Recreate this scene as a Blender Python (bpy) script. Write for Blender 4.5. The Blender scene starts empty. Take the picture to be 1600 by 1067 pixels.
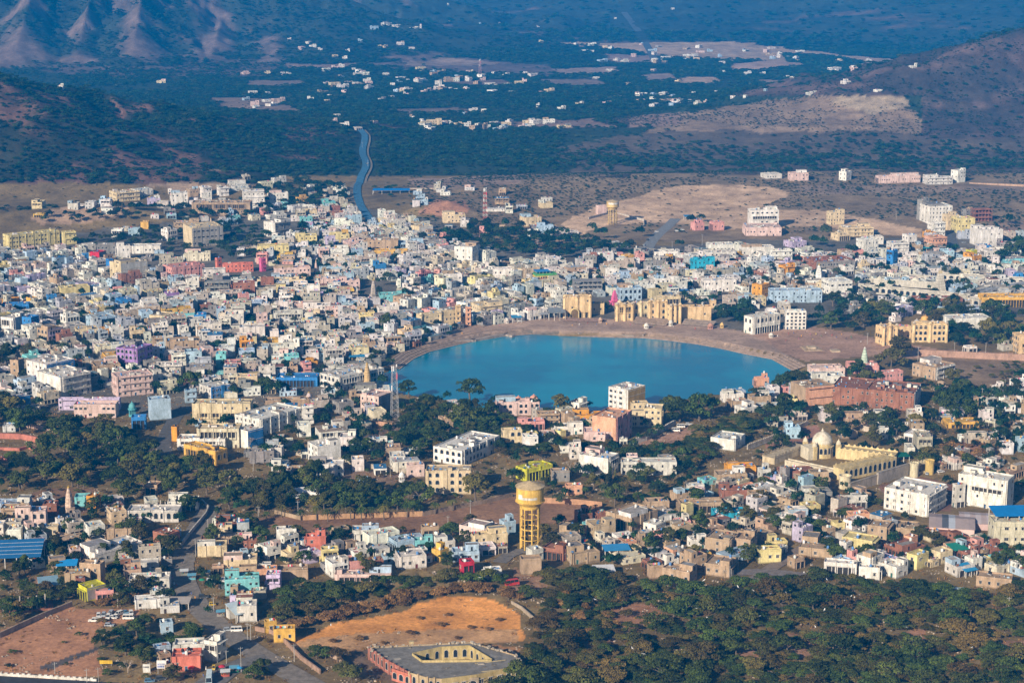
import bpy, math, random
import numpy as np
from mathutils import Vector, Matrix
R = math.radians
sc = bpy.context.scene
COL = sc.collection
# ---------------------------------------------------------------- camera, sky, sun, exposure
F, CX, CY, YH, H = 2900.0, 800.0, 533.5, -120.0, 294.0      # focal length and horizon in photo pixels, camera height in metres
PITCH = math.atan((CY - YH) / F)
cam = bpy.data.cameras.new('camera'); camo = bpy.data.objects.new('camera', cam); COL.objects.link(camo)
cam.sensor_width = 36; cam.lens = F / 1600 * 36; cam.clip_start = 1; cam.clip_end = 40000
camo.location = (0, 0, H); camo.rotation_euler = (math.pi / 2 - PITCH, 0, 0)
sc.camera = camo
SUN_EL, SUN_AZ = R(24), math.atan2(-0.55, -0.835)             # low sun behind the camera's left shoulder
sd = Vector((-0.55, -0.835, 0)).normalized() * math.cos(SUN_EL) + Vector((0, 0, math.sin(SUN_EL)))
w = bpy.data.worlds.new('World'); sc.world = w; w.use_nodes = True
nt = w.node_tree; bg = nt.nodes['Background']
sky = nt.nodes.new('ShaderNodeTexSky'); sky.sky_type = 'NISHITA'; sky.sun_disc = False
sky.sun_elevation = SUN_EL; sky.sun_rotation = math.atan2(sd.x, sd.y); sky.altitude = 700; sky.ozone_density = 1.0
nt.links.new(sky.outputs[0], bg.inputs[0]); bg.inputs[1].default_value = 0.05
sl = bpy.data.lights.new('sun', 'SUN'); sl.energy = 5.0; sl.angle = R(0.5); sl.color = (1.0, 0.86, 0.68)
so = bpy.data.objects.new('sun', sl); COL.objects.link(so); so.rotation_euler = sd.to_track_quat('Z', 'Y').to_euler()
so.location = (-300, -300, 500)
vs = sc.view_settings; vs.view_transform = 'Standard'; vs.look = 'None'; vs.gamma = 1; vs.exposure = 0.6
cy = sc.cycles; cy.max_bounces = 5; cy.diffuse_bounces = 2; cy.glossy_bounces = 2; cy.volume_bounces = 0
cy.transmission_bounces = 2; cy.use_denoising = True; cy.use_adaptive_sampling = True; cy.adaptive_threshold = 0.02
cy.volume_max_steps = 64
# ---------------------------------------------------------------- numbers
def h2(ix, iy, s):
    n = (ix * 374761393 + iy * 668265263 + s * 974634777) & 0xffffffff
    n = ((n ^ (n >> 13)) * 1274126177) & 0xffffffff
    return ((n ^ (n >> 16)) & 0xffff) / 65535.0
def vnoise(x, y, s=0):
    x = np.asarray(x, float); y = np.asarray(y, float)
    ix = np.floor(x).astype(np.int64); iy = np.floor(y).astype(np.int64)
    fx = x - ix; fy = y - iy; fx = fx * fx * (3 - 2 * fx); fy = fy * fy * (3 - 2 * fy)
    a = h2(ix, iy, s); b = h2(ix + 1, iy, s); c = h2(ix, iy + 1, s); d = h2(ix + 1, iy + 1, s)
    return (a * (1 - fx) + b * fx) * (1 - fy) + (c * (1 - fx) + d * fx) * fy
def fbm(x, y, o=4, s=0):
    t = 0; a = 0.5
    for k in range(o):
        t = t + a * vnoise(x * 2 ** k, y * 2 ** k, s + k); a *= 0.5
    return t                                                 # about 0..1, mean near .47
def ridged(x, y, o=4, s=0):
    t = 0; a = 0.5
    for k in range(o):
        t = t + a * (1 - np.abs(2 * vnoise(x * 2 ** k, y * 2 ** k, s + k) - 1)); a *= 0.5
    return t
CP, SP = math.cos(PITCH), math.sin(PITCH)
def proj(x, y, z):
    dz = z - H
    dep = y * CP - dz * SP; up = y * SP + dz * CP
    return CX + F * x / dep, CY - F * up / dep
def ray(px, py):
    a = (px - CX) / F; b = -(py - CY) / F
    return a, CP + b * SP, -SP + b * CP
def seg_d(x, y, P):
    """distance to polyline P [(x,y,val)], with the value interpolated at the nearest point"""
    best = np.full(np.shape(x), 1e9); val = np.zeros(np.shape(x)); side = np.zeros(np.shape(x))
    for (x0, y0, v0), (x1, y1, v1) in zip(P, P[1:]):
        dx, dy = x1 - x0, y1 - y0
        t = np.clip(((x - x0) * dx + (y - y0) * dy) / (dx * dx + dy * dy + 1e-9), 0, 1)
        qx, qy = x0 + t * dx, y0 + t * dy
        d = np.hypot(x - qx, y - qy); m = d < best
        best = np.where(m, d, best); val = np.where(m, v0 + t * (v1 - v0), val); side = np.where(m, y - qy, side)
    return best, val, side
def crest(pts):
    out = []
    for px, py, d in pts:
        a, b, c = ray(px, py); t = d / b; out.append((a * t, d, H + c * t))
    return out
HILLS = [  # crest, half width in front, half width behind, gully strength, seed
 (crest([(-700, 10, 2200), (-300, 60, 2250), (-100, 98, 2300), (0, 122, 2350), (80, 140, 2400), (170, 172, 2500), (260, 208, 2600)]), 400, 600, .35, 3),
 (crest([(-700, -170, 4600), (60, -170, 4600), (200, -135, 4600), (300, -30, 4550), (350, 20, 4450), (410, 58, 4300), (485, 96, 4150)]), 720, 1500, .62, 7),
 (crest([(240, -110, 4550), (228, -50, 4300), (215, 25, 4050), (206, 82, 3850), (200, 110, 3720)]), 190, 190, .45, 9),
 (crest([(318, -20, 4550), (345, 30, 4300), (336, 70, 4080), (322, 100, 3900)]), 170, 170, .45, 19),
 (crest([(70, -150, 4600), (58, -60, 4300), (40, 20, 4050), (24, 78, 3850), (10, 110, 3720)]), 200, 200, .45, 29),
 (crest([(150, -140, 4600), (146, -50, 4320), (132, 34, 4080), (120, 86, 3880)]), 160, 160, .45, 49),
 (crest([(-40, -150, 4600), (-60, -50, 4300), (-80, 40, 4000), (-90, 100, 3780)]), 200, 200, .45, 59),
 (crest([(410, 58, 4300), (425, 80, 4100), (418, 104, 3920)]), 140, 140, .4, 69),
 (crest([(300, -70, 6300), (420, -12, 6000), (500, 26, 5600), (570, 48, 5300)]), 700, 1200, .5, 11),
 (crest([(1385, 168, 2650), (1430, 126, 2720), (1480, 92, 2760), (1550, 62, 2820), (1640, 34, 2880), (1900, -20, 3000), (2600, -150, 3300)]), 250, 600, .3, 13),
 (crest([(1040, 183, 2700), (1130, 167, 2740), (1250, 158, 2780), (1350, 157, 2800), (1480, 150, 2850)]), 260, 300, .2, 17),
 (crest([(1120, 40, 5600), (1220, -30, 5900), (1400, -110, 5900), (1700, -170, 5700), (2500, -200, 5500)]), 1700, 2500, .4, 21),
 (crest([(560, -40, 10500), (800, -70, 10500), (1050, -50, 10000), (1200, -90, 9500), (2600, -200, 9000)]), 2600, 3000, .4, 23),
 (crest([(-900, -150, 8000), (0, -120, 8500), (500, -60, 9500)]), 2000, 3000, .4, 25),
 (crest([(680, 296, 2030), (820, 283, 2080), (1000, 272, 2120), (1250, 270, 2150), (1600, 270, 2180), (2000, 265, 2200)]), 320, 110, .1, 31),
 (crest([(170, 268, 2080), (260, 264, 2090), (400, 268, 2080)]), 90, 90, .2, 33),
 (crest([(20, 330, 1830), (120, 322, 1860), (200, 322, 1860)]), 60, 90, .2, 35),
 (crest([(400, 920, 830), (470, 897, 838), (560, 895, 822), (640, 900, 806), (720, 908, 795), (790, 915, 792), (850, 932, 786)]), 25, 60, .5, 37),
 (crest([(1490, 700, 1010), (1540, 690, 1020), (1590, 700, 1015)]), 26, 26, .2, 39),
 (crest([(655, 322, 1890), (700, 312, 1900), (725, 322, 1895)]), 35, 35, .2, 41),
]
HB = [(min(p[0] for p in P) - 1.3 * max(wf, wb), max(p[0] for p in P) + 1.3 * max(wf, wb), min(p[1] for p in P) - 1.3 * wf, max(p[1] for p in P) + 1.3 * wb) for P, wf, wb, g, s in HILLS]
def gz(x, y):
    x = np.asarray(x, float); y = np.asarray(y, float)
    z = np.zeros(np.broadcast(x, y).shape)
    if not z.size: return z
    X0, X1, Y0, Y1 = x.min(), x.max(), y.min(), y.max()
    for (P, wf, wb, g, s), (a0, a1, b0, b1) in zip(HILLS, HB):
        if X1 < a0 or X0 > a1 or Y1 < b0 or Y0 > b1: continue
        m = (x > a0) & (x < a1) & (y > b0) & (y < b1)
        if not np.any(m): continue
        xm, ym = x[m], y[m]
        ns = 0.75 + 0.5 * vnoise(xm / (wf * .5), ym / (wf * .5), s); best = np.zeros(xm.shape); bt = np.zeros(xm.shape)
        for (x0, y0, v0), (x1, y1, v1) in zip(P, P[1:]):
            dx, dy = x1 - x0, y1 - y0
            u = np.clip(((xm - x0) * dx + (ym - y0) * dy) / (dx * dx + dy * dy + 1e-9), 0, 1); sy = ym - y0 - u * dy
            d = np.hypot(xm - x0 - u * dx, sy); fb = .5 + .5 * sy / (d + 1e-6)
            t = np.clip(1 - d / ((wf * (1 - fb) + wb * fb) * ns), 0, 1); hh = (v0 + u * (v1 - v0)) * (t * t * (3 - 2 * t) * .45 + t * .55)
            m2 = hh > best; best = np.where(m2, hh, best); bt = np.where(m2, t, bt)
        er = 1 - g * (1 - ridged(xm / (wf * .42), ym / (wf * .42), 5, s + 50)) * 1.6 * np.clip((1 - bt) * 3, 0, 1) * np.clip(bt * 4, 0, 1)
        z[m] = np.maximum(z[m], np.minimum(best * er, 418))
    return z
def G(px, py):
    """photo pixel -> point on the ground"""
    a, b, c = ray(px, py)
    t0 = -H / c if c < 0 else 9e9
    if t0 < 16000:
        X, Y = a * t0, b * t0
        if not any(a0 - 60 < a * q < a1 + 60 and b0 - 60 < b * q < b1 + 60 for (a0, a1, b0, b1) in HB for q in (t0, t0 * .95, t0 * .85, t0 * .7, t0 * .5)): return Vector((X, Y, 0))
    ts = np.geomspace(450, 16000, 500)
    z = H + c * ts; g = gz(a * ts, b * ts)
    k = np.argmax(z < g)
    if z[k] >= g[k]: k = len(ts) - 1
    lo, hi = ts[max(k - 1, 0)], ts[k]
    for _ in range(22):
        m = (lo + hi) / 2
        if H + c * m < float(gz(np.array([a * m]), np.array([b * m]))[0]): hi = m
        else: lo = m
    return Vector((a * hi, b * hi, H + c * hi))
def G0(px, py):
    a, b, c = ray(px, py); t = -H / c
    return Vector((a * t, b * t, 0))
def sc_at(p): return F / (p[1] * CP - (p[2] - H) * SP)        # photo pixels per metre at a point
def inpoly(x, y, P):
    x = np.asarray(x); y = np.asarray(y); r = np.zeros(np.broadcast(x, y).shape, bool)
    n = len(P); j = n - 1
    for i in range(n):
        xi, yi = P[i][:2]; xj, yj = P[j][:2]
        if yi != yj:
            r ^= ((yi > y) != (yj > y)) & (x < (xj - xi) * (y - yi) / (yj - yi) + xi)
        j = i
    return r
LAKE_PX = [(556,600),(566,586),(600,574),(622,556),(650,544),(700,532),(760,520),(822,515),(905,519),(960,520),(1010,521),(1060,526),(1100,531),
 (1140,538),(1180,547),(1226,556),(1262,575),(1250,590),(1215,603),(1170,612),(1110,616),(1060,625),(1020,634),(990,646),(940,652),(870,650),
 (800,640),(740,636),(690,630),(650,618),(610,610)]
LAKE = [tuple(G0(*p)[:2]) for p in LAKE_PX]
WATER_Z = -2.6
# ---------------------------------------------------------------- custom properties
def tag(o, label=None, cat=None, group=None, kind=None):
    if label: o['label'] = label
    if cat: o['category'] = cat
    if group: o['group'] = group
    if kind: o['kind'] = kind
    return o
def empty(name, loc, rz=0, label=None, cat=None, group=None):
    o = bpy.data.objects.new(name, None); COL.objects.link(o); o.empty_display_size = .5
    o.location = loc; o.rotation_euler = (0, 0, rz); return tag(o, label, cat, group)
def link(name, me, parent=None, loc=None, rz=None, scale=None):
    o = bpy.data.objects.new(name, me); COL.objects.link(o)
    if parent: o.parent = parent
    if loc is not None: o.location = loc
    if rz is not None: o.rotation_euler = (0, 0, rz)
    if scale is not None: o.scale = scale
    return o
def copy_tree(o, parent=None):
    c = o.copy(); COL.objects.link(c)
    if parent: c.parent = parent
    for ch in o.children: copy_tree(ch, c)
    return c
class MB:
    """collects faces; every face has its own corners, its paint colour and material slot"""
    def __init__(s): s.v = []; s.n = []; s.c = []; s.m = []; s.xf(0, (0, 0, 0))
    def xf(s, rz, o): s.cs, s.sn, s.o = math.cos(rz), math.sin(rz), o; return s
    def face(s, pts, col, mi=0):
        for x, y, z in pts:
            s.v.append((s.o[0] + x * s.cs - y * s.sn, s.o[1] + x * s.sn + y * s.cs, s.o[2] + z))
        s.n.append(len(pts)); s.c.append(col); s.m.append(mi)
    def box(s, x0, y0, z0, x1, y1, z1, col, mi=0, top=None, bot=False):
        a, b, c, d = (x0, y0), (x1, y0), (x1, y1), (x0, y1)
        for p, q in ((a, b), (b, c), (c, d), (d, a)):
            s.face([(*p, z0), (*q, z0), (*q, z1), (*p, z1)], col, mi)
        s.face([(*a, z1), (*b, z1), (*c, z1), (*d, z1)], top or col, mi)
        if bot: s.face([(*d, z0), (*c, z0), (*b, z0), (*a, z0)], col, mi)
    def lathe(s, cx, cy, prof, n, col, mi=0, rot=0, cap=True, a0=0, a1=2 * math.pi):
        full = abs(a1 - a0 - 2 * math.pi) < 1e-6
        an = [a0 + rot + (a1 - a0) * i / n for i in range(n + 1)]
        for (r0, z0), (r1, z1) in zip(prof, prof[1:]):
            for i in range(n):
                p = [(cx + r0 * math.cos(an[i]), cy + r0 * math.sin(an[i]), z0), (cx + r0 * math.cos(an[i + 1]), cy + r0 * math.sin(an[i + 1]), z0),
                     (cx + r1 * math.cos(an[i + 1]), cy + r1 * math.sin(an[i + 1]), z1), (cx + r1 * math.cos(an[i]), cy + r1 * math.sin(an[i]), z1)]
                if r1 < 1e-4: p = p[:3]
                if r0 < 1e-4: p = [p[0], p[2], p[3]]
                s.face(p, col(0.5 * (z0 + z1)) if callable(col) else col, mi)
        if cap and prof[-1][0] > 1e-4 and full:
            r, z = prof[-1]; s.face([(cx + r * math.cos(t), cy + r * math.sin(t), z) for t in an[:-1]], col(z) if callable(col) else col, mi)
    def tube(s, p, q, r0, r1, n, col, mi=0):
        p = Vector(p); q = Vector(q); d = (q - p).normalized()
        u = d.orthogonal().normalized(); v = d.cross(u)
        A = [p + r0 * (math.cos(2 * math.pi * i / n) * u + math.sin(2 * math.pi * i / n) * v) for i in range(n)]
        B = [q + r1 * (math.cos(2 * math.pi * i / n) * u + math.sin(2 * math.pi * i / n) * v) for i in range(n)]
        for i in range(n):
            j = (i + 1) % n; s.face([A[i], A[j], B[j], B[i]], col, mi)
        s.face(B, col, mi)
    def mesh(s, name, mats):
        me = bpy.data.meshes.new(name); nv = len(s.v); nf = len(s.n)
        n = np.array(s.n, np.int32)
        me.vertices.add(nv); me.vertices.foreach_set('co', np.array(s.v, np.float32).ravel())
        me.loops.add(nv); me.loops.foreach_set('vertex_index', np.arange(nv, dtype=np.int32))
        me.polygons.add(nf); st = np.zeros(nf, np.int32); st[1:] = np.cumsum(n)[:-1]
        me.polygons.foreach_set('loop_start', st); me.polygons.foreach_set('loop_total', n)
        me.polygons.foreach_set('material_index', np.array(s.m, np.int32))
        for m in mats: me.materials.append(m)
        ca = me.color_attributes.new('Col', 'FLOAT_COLOR', 'POINT')
        cc = np.repeat(np.array([(*c[:3], 1) for c in s.c], np.float32), n, axis=0)
        ca.data.foreach_set('color', cc.ravel())
        me.update(calc_edges=True); return me
    def obj(s, name, mats, parent=None, loc=None, rz=None):
        if not s.n: return None
        return link(name, s.mesh(name, mats), parent, loc, rz)
# ---------------------------------------------------------------- materials
def mat(name, rough=.9, spec=.2):
    m = bpy.data.materials.new(name); m.use_nodes = True
    b = m.node_tree.nodes['Principled BSDF']; b.inputs['Roughness'].default_value = rough
    b.inputs['Specular IOR Level'].default_value = spec
    return m, m.node_tree, b
def nd(nt, typ, ins=None, **kw):
    n = nt.nodes.new(typ)
    for k, v in kw.items(): setattr(n, k, v)
    for k, v in (ins or {}).items():
        if hasattr(v, 'is_linked'): nt.links.new(v, n.inputs[k])
        else: n.inputs[k].default_value = v
    return n
def noise(nt, scale, detail=4, vec=None, rough=.6):
    n = nd(nt, 'ShaderNodeTexNoise', {'Scale': scale, 'Detail': detail, 'Roughness': rough})
    if vec is None: vec = nd(nt, 'ShaderNodeNewGeometry').outputs['Position']
    nt.links.new(vec, n.inputs['Vector']); return n.outputs['Fac']
def mr(nt, v, a, b, c, d):
    return nd(nt, 'ShaderNodeMapRange', {0: v, 1: a, 2: b, 3: c, 4: d}).outputs[0]
def mix(nt, f, a, b, mode='MIX'):
    n = nt.nodes.new('ShaderNodeMix'); n.data_type = 'RGBA'; n.blend_type = mode
    for i, v in ((0, f), (6, a), (7, b)):
        if hasattr(v, 'is_linked'): nt.links.new(v, n.inputs[i])
        else: n.inputs[i].default_value = v if not isinstance(v, tuple) else (*v[:3], 1)
    return n.outputs[2]
def mth(nt, op, a, b=0):
    n = nt.nodes.new('ShaderNodeMath'); n.operation = op
    for i, v in ((0, a), (1, b)):
        if hasattr(v, 'is_linked'): nt.links.new(v, n.inputs[i])
        else: n.inputs[i].default_value = v
    return n.outputs[0]
def paint_mat(name, rough=.9, amt=.42, g1=.35, g2=2.2):
    m, nt, b = mat(name, rough)
    at = nd(nt, 'ShaderNodeAttribute', attribute_name='Col').outputs['Color']
    pos = nd(nt, 'ShaderNodeNewGeometry').outputs['Position']
    mp = nd(nt, 'ShaderNodeMapping', {'Vector': pos, 'Scale': (1, 1, .35)}).outputs[0]
    n1 = mr(nt, noise(nt, g1, 6, mp, .7), .38, .66, 1.05, 1 - amt); n2 = mr(nt, noise(nt, g2, 3, mp), .3, .7, 1.06, 1 - amt * .5)
    f = mth(nt, 'MULTIPLY', n1, n2)
    c = mix(nt, 1.0, at, nd(nt, 'ShaderNodeCombineColor', {0: f, 1: mth(nt, 'MULTIPLY', f, .99), 2: mth(nt, 'POWER', f, 1.12)}).outputs[0], 'MULTIPLY')
    nt.links.new(c, b.inputs['Base Color']); return m
M_WALL = paint_mat('weathered_paint')
M_METAL = paint_mat('painted_metal', .45, .15)
M_CLOTH = paint_mat('cloth_tarpaulin', .7, .12)
m, nt, b = mat('window_glass', .15, .5); b.inputs['Base Color'].default_value = (.02, .026, .034, 1); M_GLASS = m
def foliage_mat(name, dark, light, dry=(.16, .12, .03)):
    m, nt, b = mat(name, .75, .15)
    oi = nd(nt, 'ShaderNodeObjectInfo').outputs['Random']
    at = nd(nt, 'ShaderNodeAttribute', attribute_name='Col').outputs['Fac']
    n = noise(nt, .12, 3)
    f = mth(nt, 'ADD', mth(nt, 'MULTIPLY', at, .65), mth(nt, 'MULTIPLY', n, .35))
    c = mix(nt, mr(nt, f, .3, .75, 0, 1), dark, light)
    c = mix(nt, mth(nt, 'POWER', oi, 3.0), c, dry)
    c = mix(nt, 1.0, c, nd(nt, 'ShaderNodeHueSaturation', {'Color': (1, 1, 1, 1), 'Value': mr(nt, mth(nt, 'FRACT', mth(nt, 'MULTIPLY', oi, 7.3)), 0, 1, .55, 1.5)}).outputs[0], 'MULTIPLY')
    nt.links.new(c, b.inputs['Base Color']); return m
M_LEAF = foliage_mat('broad_leaves', (.014, .029, .006), (.072, .106, .018), (.11, .09, .02))
M_THORN = foliage_mat('thorn_leaves', (.016, .030, .006), (.072, .108, .018), (.14, .09, .025))
M_DRY = foliage_mat('dry_leaves', (.11, .062, .020), (.30, .17, .055), (.18, .10, .04))
M_FAR = foliage_mat('far_leaves', (.004, .022, .007), (.026, .066, .020), (.045, .055, .02))  # red held low, so distance haze sits partly in the leaf colour
m, nt, b = mat('bark'); nt.links.new(mix(nt, noise(nt, 3), (.07, .05, .035), (.2, .16, .12)), b.inputs['Base Color']); M_BARK = m
# ---------------------------------------------------------------- ground
ZONES = [  # polygon in photo pixels (laid on the ground), soil colour, edge wander
 ([(-900,95),(2500,95),(2500,275),(-900,275)], (.038,.055,.030), 0),  # far forest floor, red lowered toward the haze blue
 ([(-900,275),(2500,275),(2500,1400),(-900,1400)], (.215,.155,.07), 0),
 ([(-200,385),(60,372),(250,350),(400,335),(560,322),(700,345),(800,392),(1000,388),(1200,372),(1430,372),(1700,372),(1700,500),(1400,480),(1230,520),(1000,510),(620,545),(560,600),(600,640),(250,650),(-200,640)], (.16,.145,.12), 3),
 ([(40,66),(480,96),(420,118),(200,122),(60,112)], (.12,.09,.075), 8),
 ([(640,287),(820,274),(1000,268),(1300,268),(1900,268),(1900,380),(1400,368),(1250,374),(900,380),(780,372),(700,345)], (.26,.19,.115), 6),
 ([(880,352),(930,325),(990,306),(1060,292),(1130,289),(1210,292),(1235,302),(1180,330),(1290,330),(1440,356),(1440,372),(1280,352),(1150,358),(1050,350),(960,352),(900,372)], (.62,.43,.28), 4),
 ([(1240,290),(1600,292),(1600,302),(1250,303)], (.30,.22,.16), 4),
 ([(1500,352),(1700,340),(1700,372),(1520,372)], (.33,.23,.17), 4),
 ([(808,388),(840,366),(878,358),(885,378),(840,392)], (.45,.3,.2), 3),
 ([(652,330),(680,312),(722,312),(732,330),(700,342)], (.46,.24,.15), 3),
 ([(640,280),(820,274),(812,288),(650,296)], (.34,.24,.18), 3),
 ([(158,272),(200,262),(300,262),(420,266),(408,288),(350,300),(230,294),(190,288)], (.36,.26,.18), 9),
 ([(36,336),(100,322),(160,330),(208,322),(200,340),(120,350),(60,348)], (.44,.30,.20), 5),
 ([(990,208),(1060,180),(1160,162),(1260,150),(1340,140),(1400,160),(1470,205),(1400,215),(1200,214),(1080,212)], (.28,.20,.135), 8),
 ([(1290,158),(1400,140),(1430,168),(1360,178)], (.36,.28,.19), 6),
 ([(1000,208),(1900,200),(1900,270),(900,270),(860,232)], (.125,.095,.068), 12),
 ([(490,38),(560,36),(640,44),(780,52),(960,48),(1070,56),(1200,74),(1290,84),(1440,96),(1430,106),(1300,104),(1180,92),(1120,96),(1060,90),(1000,84),(940,70),(760,72),(640,66),(560,60),(500,52)], (.42,.30,.20), 5),
 ([(560,86),(700,88),(860,104),(880,118),(760,116),(640,108),(560,98)], (.15,.11,.10), 7),
 ([(1060,122),(1116,120),(1126,130),(1062,133)], (.45,.31,.22), 2),
 ([(1142,100),(1200,94),(1268,100),(1190,111),(1146,110)], (.45,.31,.24), 2),
 ([(860,108),(960,104),(980,114),(880,118)], (.33,.24,.2), 4),
 ([(1350,92),(1450,96),(1440,104),(1360,102)], (.42,.29,.22), 2),
 ([(1220,84),(1300,88),(1350,98),(1320,106),(1230,98)], (.035,.11,.04), 2),
 ([(620,96),(700,92),(780,98),(760,104),(640,104)], (.30,.22,.18), 3),
 ([(1000,118),(1050,114),(1058,124),(1010,128)], (.30,.22,.18), 3),
 ([(840,126),(930,122),(960,130),(870,134)], (.22,.16,.13), 3),
 ([(1180,126),(1290,122),(1300,132),(1200,134)], (.30,.21,.16), 3),
 ([(600,172),(700,168),(760,176),(640,180)], (.20,.15,.12), 4),
 ([(700,128),(780,124),(800,132),(720,136)], (.18,.13,.11), 4),
 ([(940,84),(1010,88),(1020,98),(960,98)], (.32,.22,.18), 3),
 ([(440,96),(560,100),(540,108),(450,106)], (.28,.2,.17), 4),
 ([(380,128),(470,126),(480,134),(400,136)], (.22,.16,.13), 4),
 ([(720,58),(760,60),(750,66),(700,64)], (.035,.12,.05), 1),
 ([(1060,104),(1140,102),(1130,112),(1060,112)], (.04,.10,.045), 2),
 ([(320,156),(380,152),(430,158),(520,188),(570,205),(500,212),(420,212),(350,205),(400,190),(350,170)], (.27,.19,.14), 10),
 ([(160,216),(240,222),(236,236),(168,232)], (.25,.17,.12), 5),
 ([(768,192),(900,186),(1066,178),(1066,196),(900,200),(800,202)], (.25,.17,.14), 5),
 ([(620,556),(640,536),(700,518),(800,497),(875,494),(962,500),(1100,507),(1170,520),(1230,545),(1226,556),(1100,531),(960,522),(822,516),(700,533)], (.42,.30,.23), 1),
 ([(1170,520),(1250,508),(1330,520),(1380,532),(1480,548),(1700,555),(1700,572),(1430,562),(1360,558),(1260,565),(1230,556)], (.44,.28,.20), 2),
 ([(1430,556),(1700,560),(1700,620),(1500,600)], (.27,.19,.12), 5),
 ([(990,694),(1040,676),(1090,662),(1098,674),(1060,694),(1000,706)], (.42,.25,.17), 2),
 ([(1196,684),(1240,670),(1285,664),(1290,690),(1200,700)], (.33,.17,.12), 3),
 ([(1480,700),(1500,688),(1552,690),(1560,720),(1500,724)], (.30,.16,.10), 5),
 ([(1370,760),(1440,745),(1500,760),(1480,800),(1400,790)], (.24,.13,.09), 4),
 ([(380,812),(470,808),(640,806),(740,790),(800,768),(910,784),(965,800),(885,816),(760,826),(640,842),(480,832),(400,828)], (.29,.165,.095), 4),
 ([(34,778),(70,762),(150,762),(170,790),(100,812),(36,800)], (.21,.125,.075), 3),
 ([(160,800),(196,790),(196,806),(170,812)], (.20,.15,.11), 2),
 ([(420,725),(500,715),(560,730),(640,745),(640,760),(560,750),(440,760)], (.27,.18,.12), 4),
 ([(540,660),(640,662),(650,690),(560,695)], (.26,.18,.13), 4),
 ([(-900,860),(300,880),(420,960),(700,1090),(700,1400),(-900,1400)], (.23,.165,.08), 5),
 ([(-40,1000),(40,968),(110,948),(150,952),(225,948),(215,970),(160,980),(150,1010),(168,1056),(100,1062),(-40,1062)], (.46,.235,.13), 4),
 ([(55,900),(100,912),(90,935),(50,935)], (.33,.2,.13), 2),
 ([(60,1042),(100,1030),(150,1012),(165,1010),(140,1022),(80,1048)], (.10,.09,.09), 4),
 ([(455,1000),(520,978),(580,968),(630,958),(660,944),(700,934),(770,936),(812,958),(820,1000),(700,1010),(620,1024),(540,1020),(470,1008)], (.78,.35,.10), 9),
 ([(440,1008),(500,996),(600,990),(700,984),(810,984),(806,1002),(700,1010),(620,1022),(520,1018)], (.60,.35,.17), 6),
 ([(520,1020),(600,1010),(640,1030),(620,1070),(540,1050)], (.24,.17,.12), 4),
 ([(640,1012),(760,1006),(812,1012),(800,1030),(700,1030)], (.5,.26,.12), 2),
 ([(960,945),(1020,940),(1035,965),(990,990),(950,975)], (.36,.19,.11), 5),
 ([(905,990),(960,985),(950,1010),(900,1010)], (.30,.17,.11), 4),
 ([(1195,1000),(1240,985),(1275,985),(1290,1008),(1260,1028),(1200,1014)], (.33,.19,.12), 4),
 ([(1380,940),(1425,935),(1420,950),(1390,955)], (.33,.19,.12), 3),
 ([(1420,985),(1450,980),(1452,1005),(1425,1010)], (.33,.18,.11), 3),
 ([(1150,1000),(1180,1000),(1190,1030),(1160,1035)], (.33,.19,.12), 3),
 ([(1560,1000),(1620,1000),(1620,1030),(1570,1025)], (.33,.18,.11), 3),
 ([(800,885),(860,905),(850,935),(800,930)], (.36,.22,.14), 3),
]
def ground_col(x, y, z):
    px, py = proj(x, y, z)
    n3 = fbm(x / 14, y / 14, 3, 121) - .45; n1 = fbm(x / 60, y / 60, 4, 101) - .47 + n3 * .35; n2 = fbm(x / 60, y / 60, 4, 151) - .47
    col = np.zeros((*np.shape(x), 3)); col[:] = (.022, .036, .024)
    for P, c, wv in ZONES:
        col[inpoly(px + n1 * (wv + 1.2) * 5, py + (n2 + n3 * .4) * (wv + 1.2) * 1.6, P)] = c
    far = y > 3500                                            # bare rock scars; crest lines lightened to stand for sunlit ridges
    rk = ridged(x / 403.2, y / 403.2, 5, 57) * .62 + fbm(x / 55, y / 55, 5, 71) * .5
    hill = (gz(x, y) > 12) & (y > 1900)
    sd_ = np.minimum.reduce([seg_d(x, y, HILLS[k][0])[0] for k in (2, 3, 4, 5, 6, 7)]) if np.any(far) else 1e9
    rk = rk + np.clip(.22 - sd_ / 300, 0, .22) * (fbm(x / 40, y / 40, 4, 75) * 1.2 + .3)
    s = np.clip((rk - .72) * 6, 0, 1)[..., None]
    hc = np.where((px > 900)[..., None], np.array((.13, .088, .065)), np.array((.19, .135, .115)))
    near_hill = hill & (y < 3400)
    hc2 = np.where((px > 900)[..., None], np.array((.13, .085, .07)), np.array((.17, .095, .07)))
    s2 = np.clip((fbm(x / 55, y / 55, 5, 81) - .48) * 7, 0, 1)[..., None]
    nb = np.where((px > 900)[..., None], np.array((.068, .052, .043)), np.array((.030, .032, .02)))
    if np.any(near_hill): 
        cc = nb * (1 - s2) + hc2 * s2
        keep = near_hill & ~((px > 985) & (px < 1440) & (py > 150))
        col[keep] = cc[keep]
    fh = hill & far
    cc = np.array((.040, .050, .036)) * (1 - s) + hc * s
    col[fh] = cc[fh]
    return np.clip(col * (0.86 + 0.6 * (n1[..., None] + .0)), .004, 1)
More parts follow.
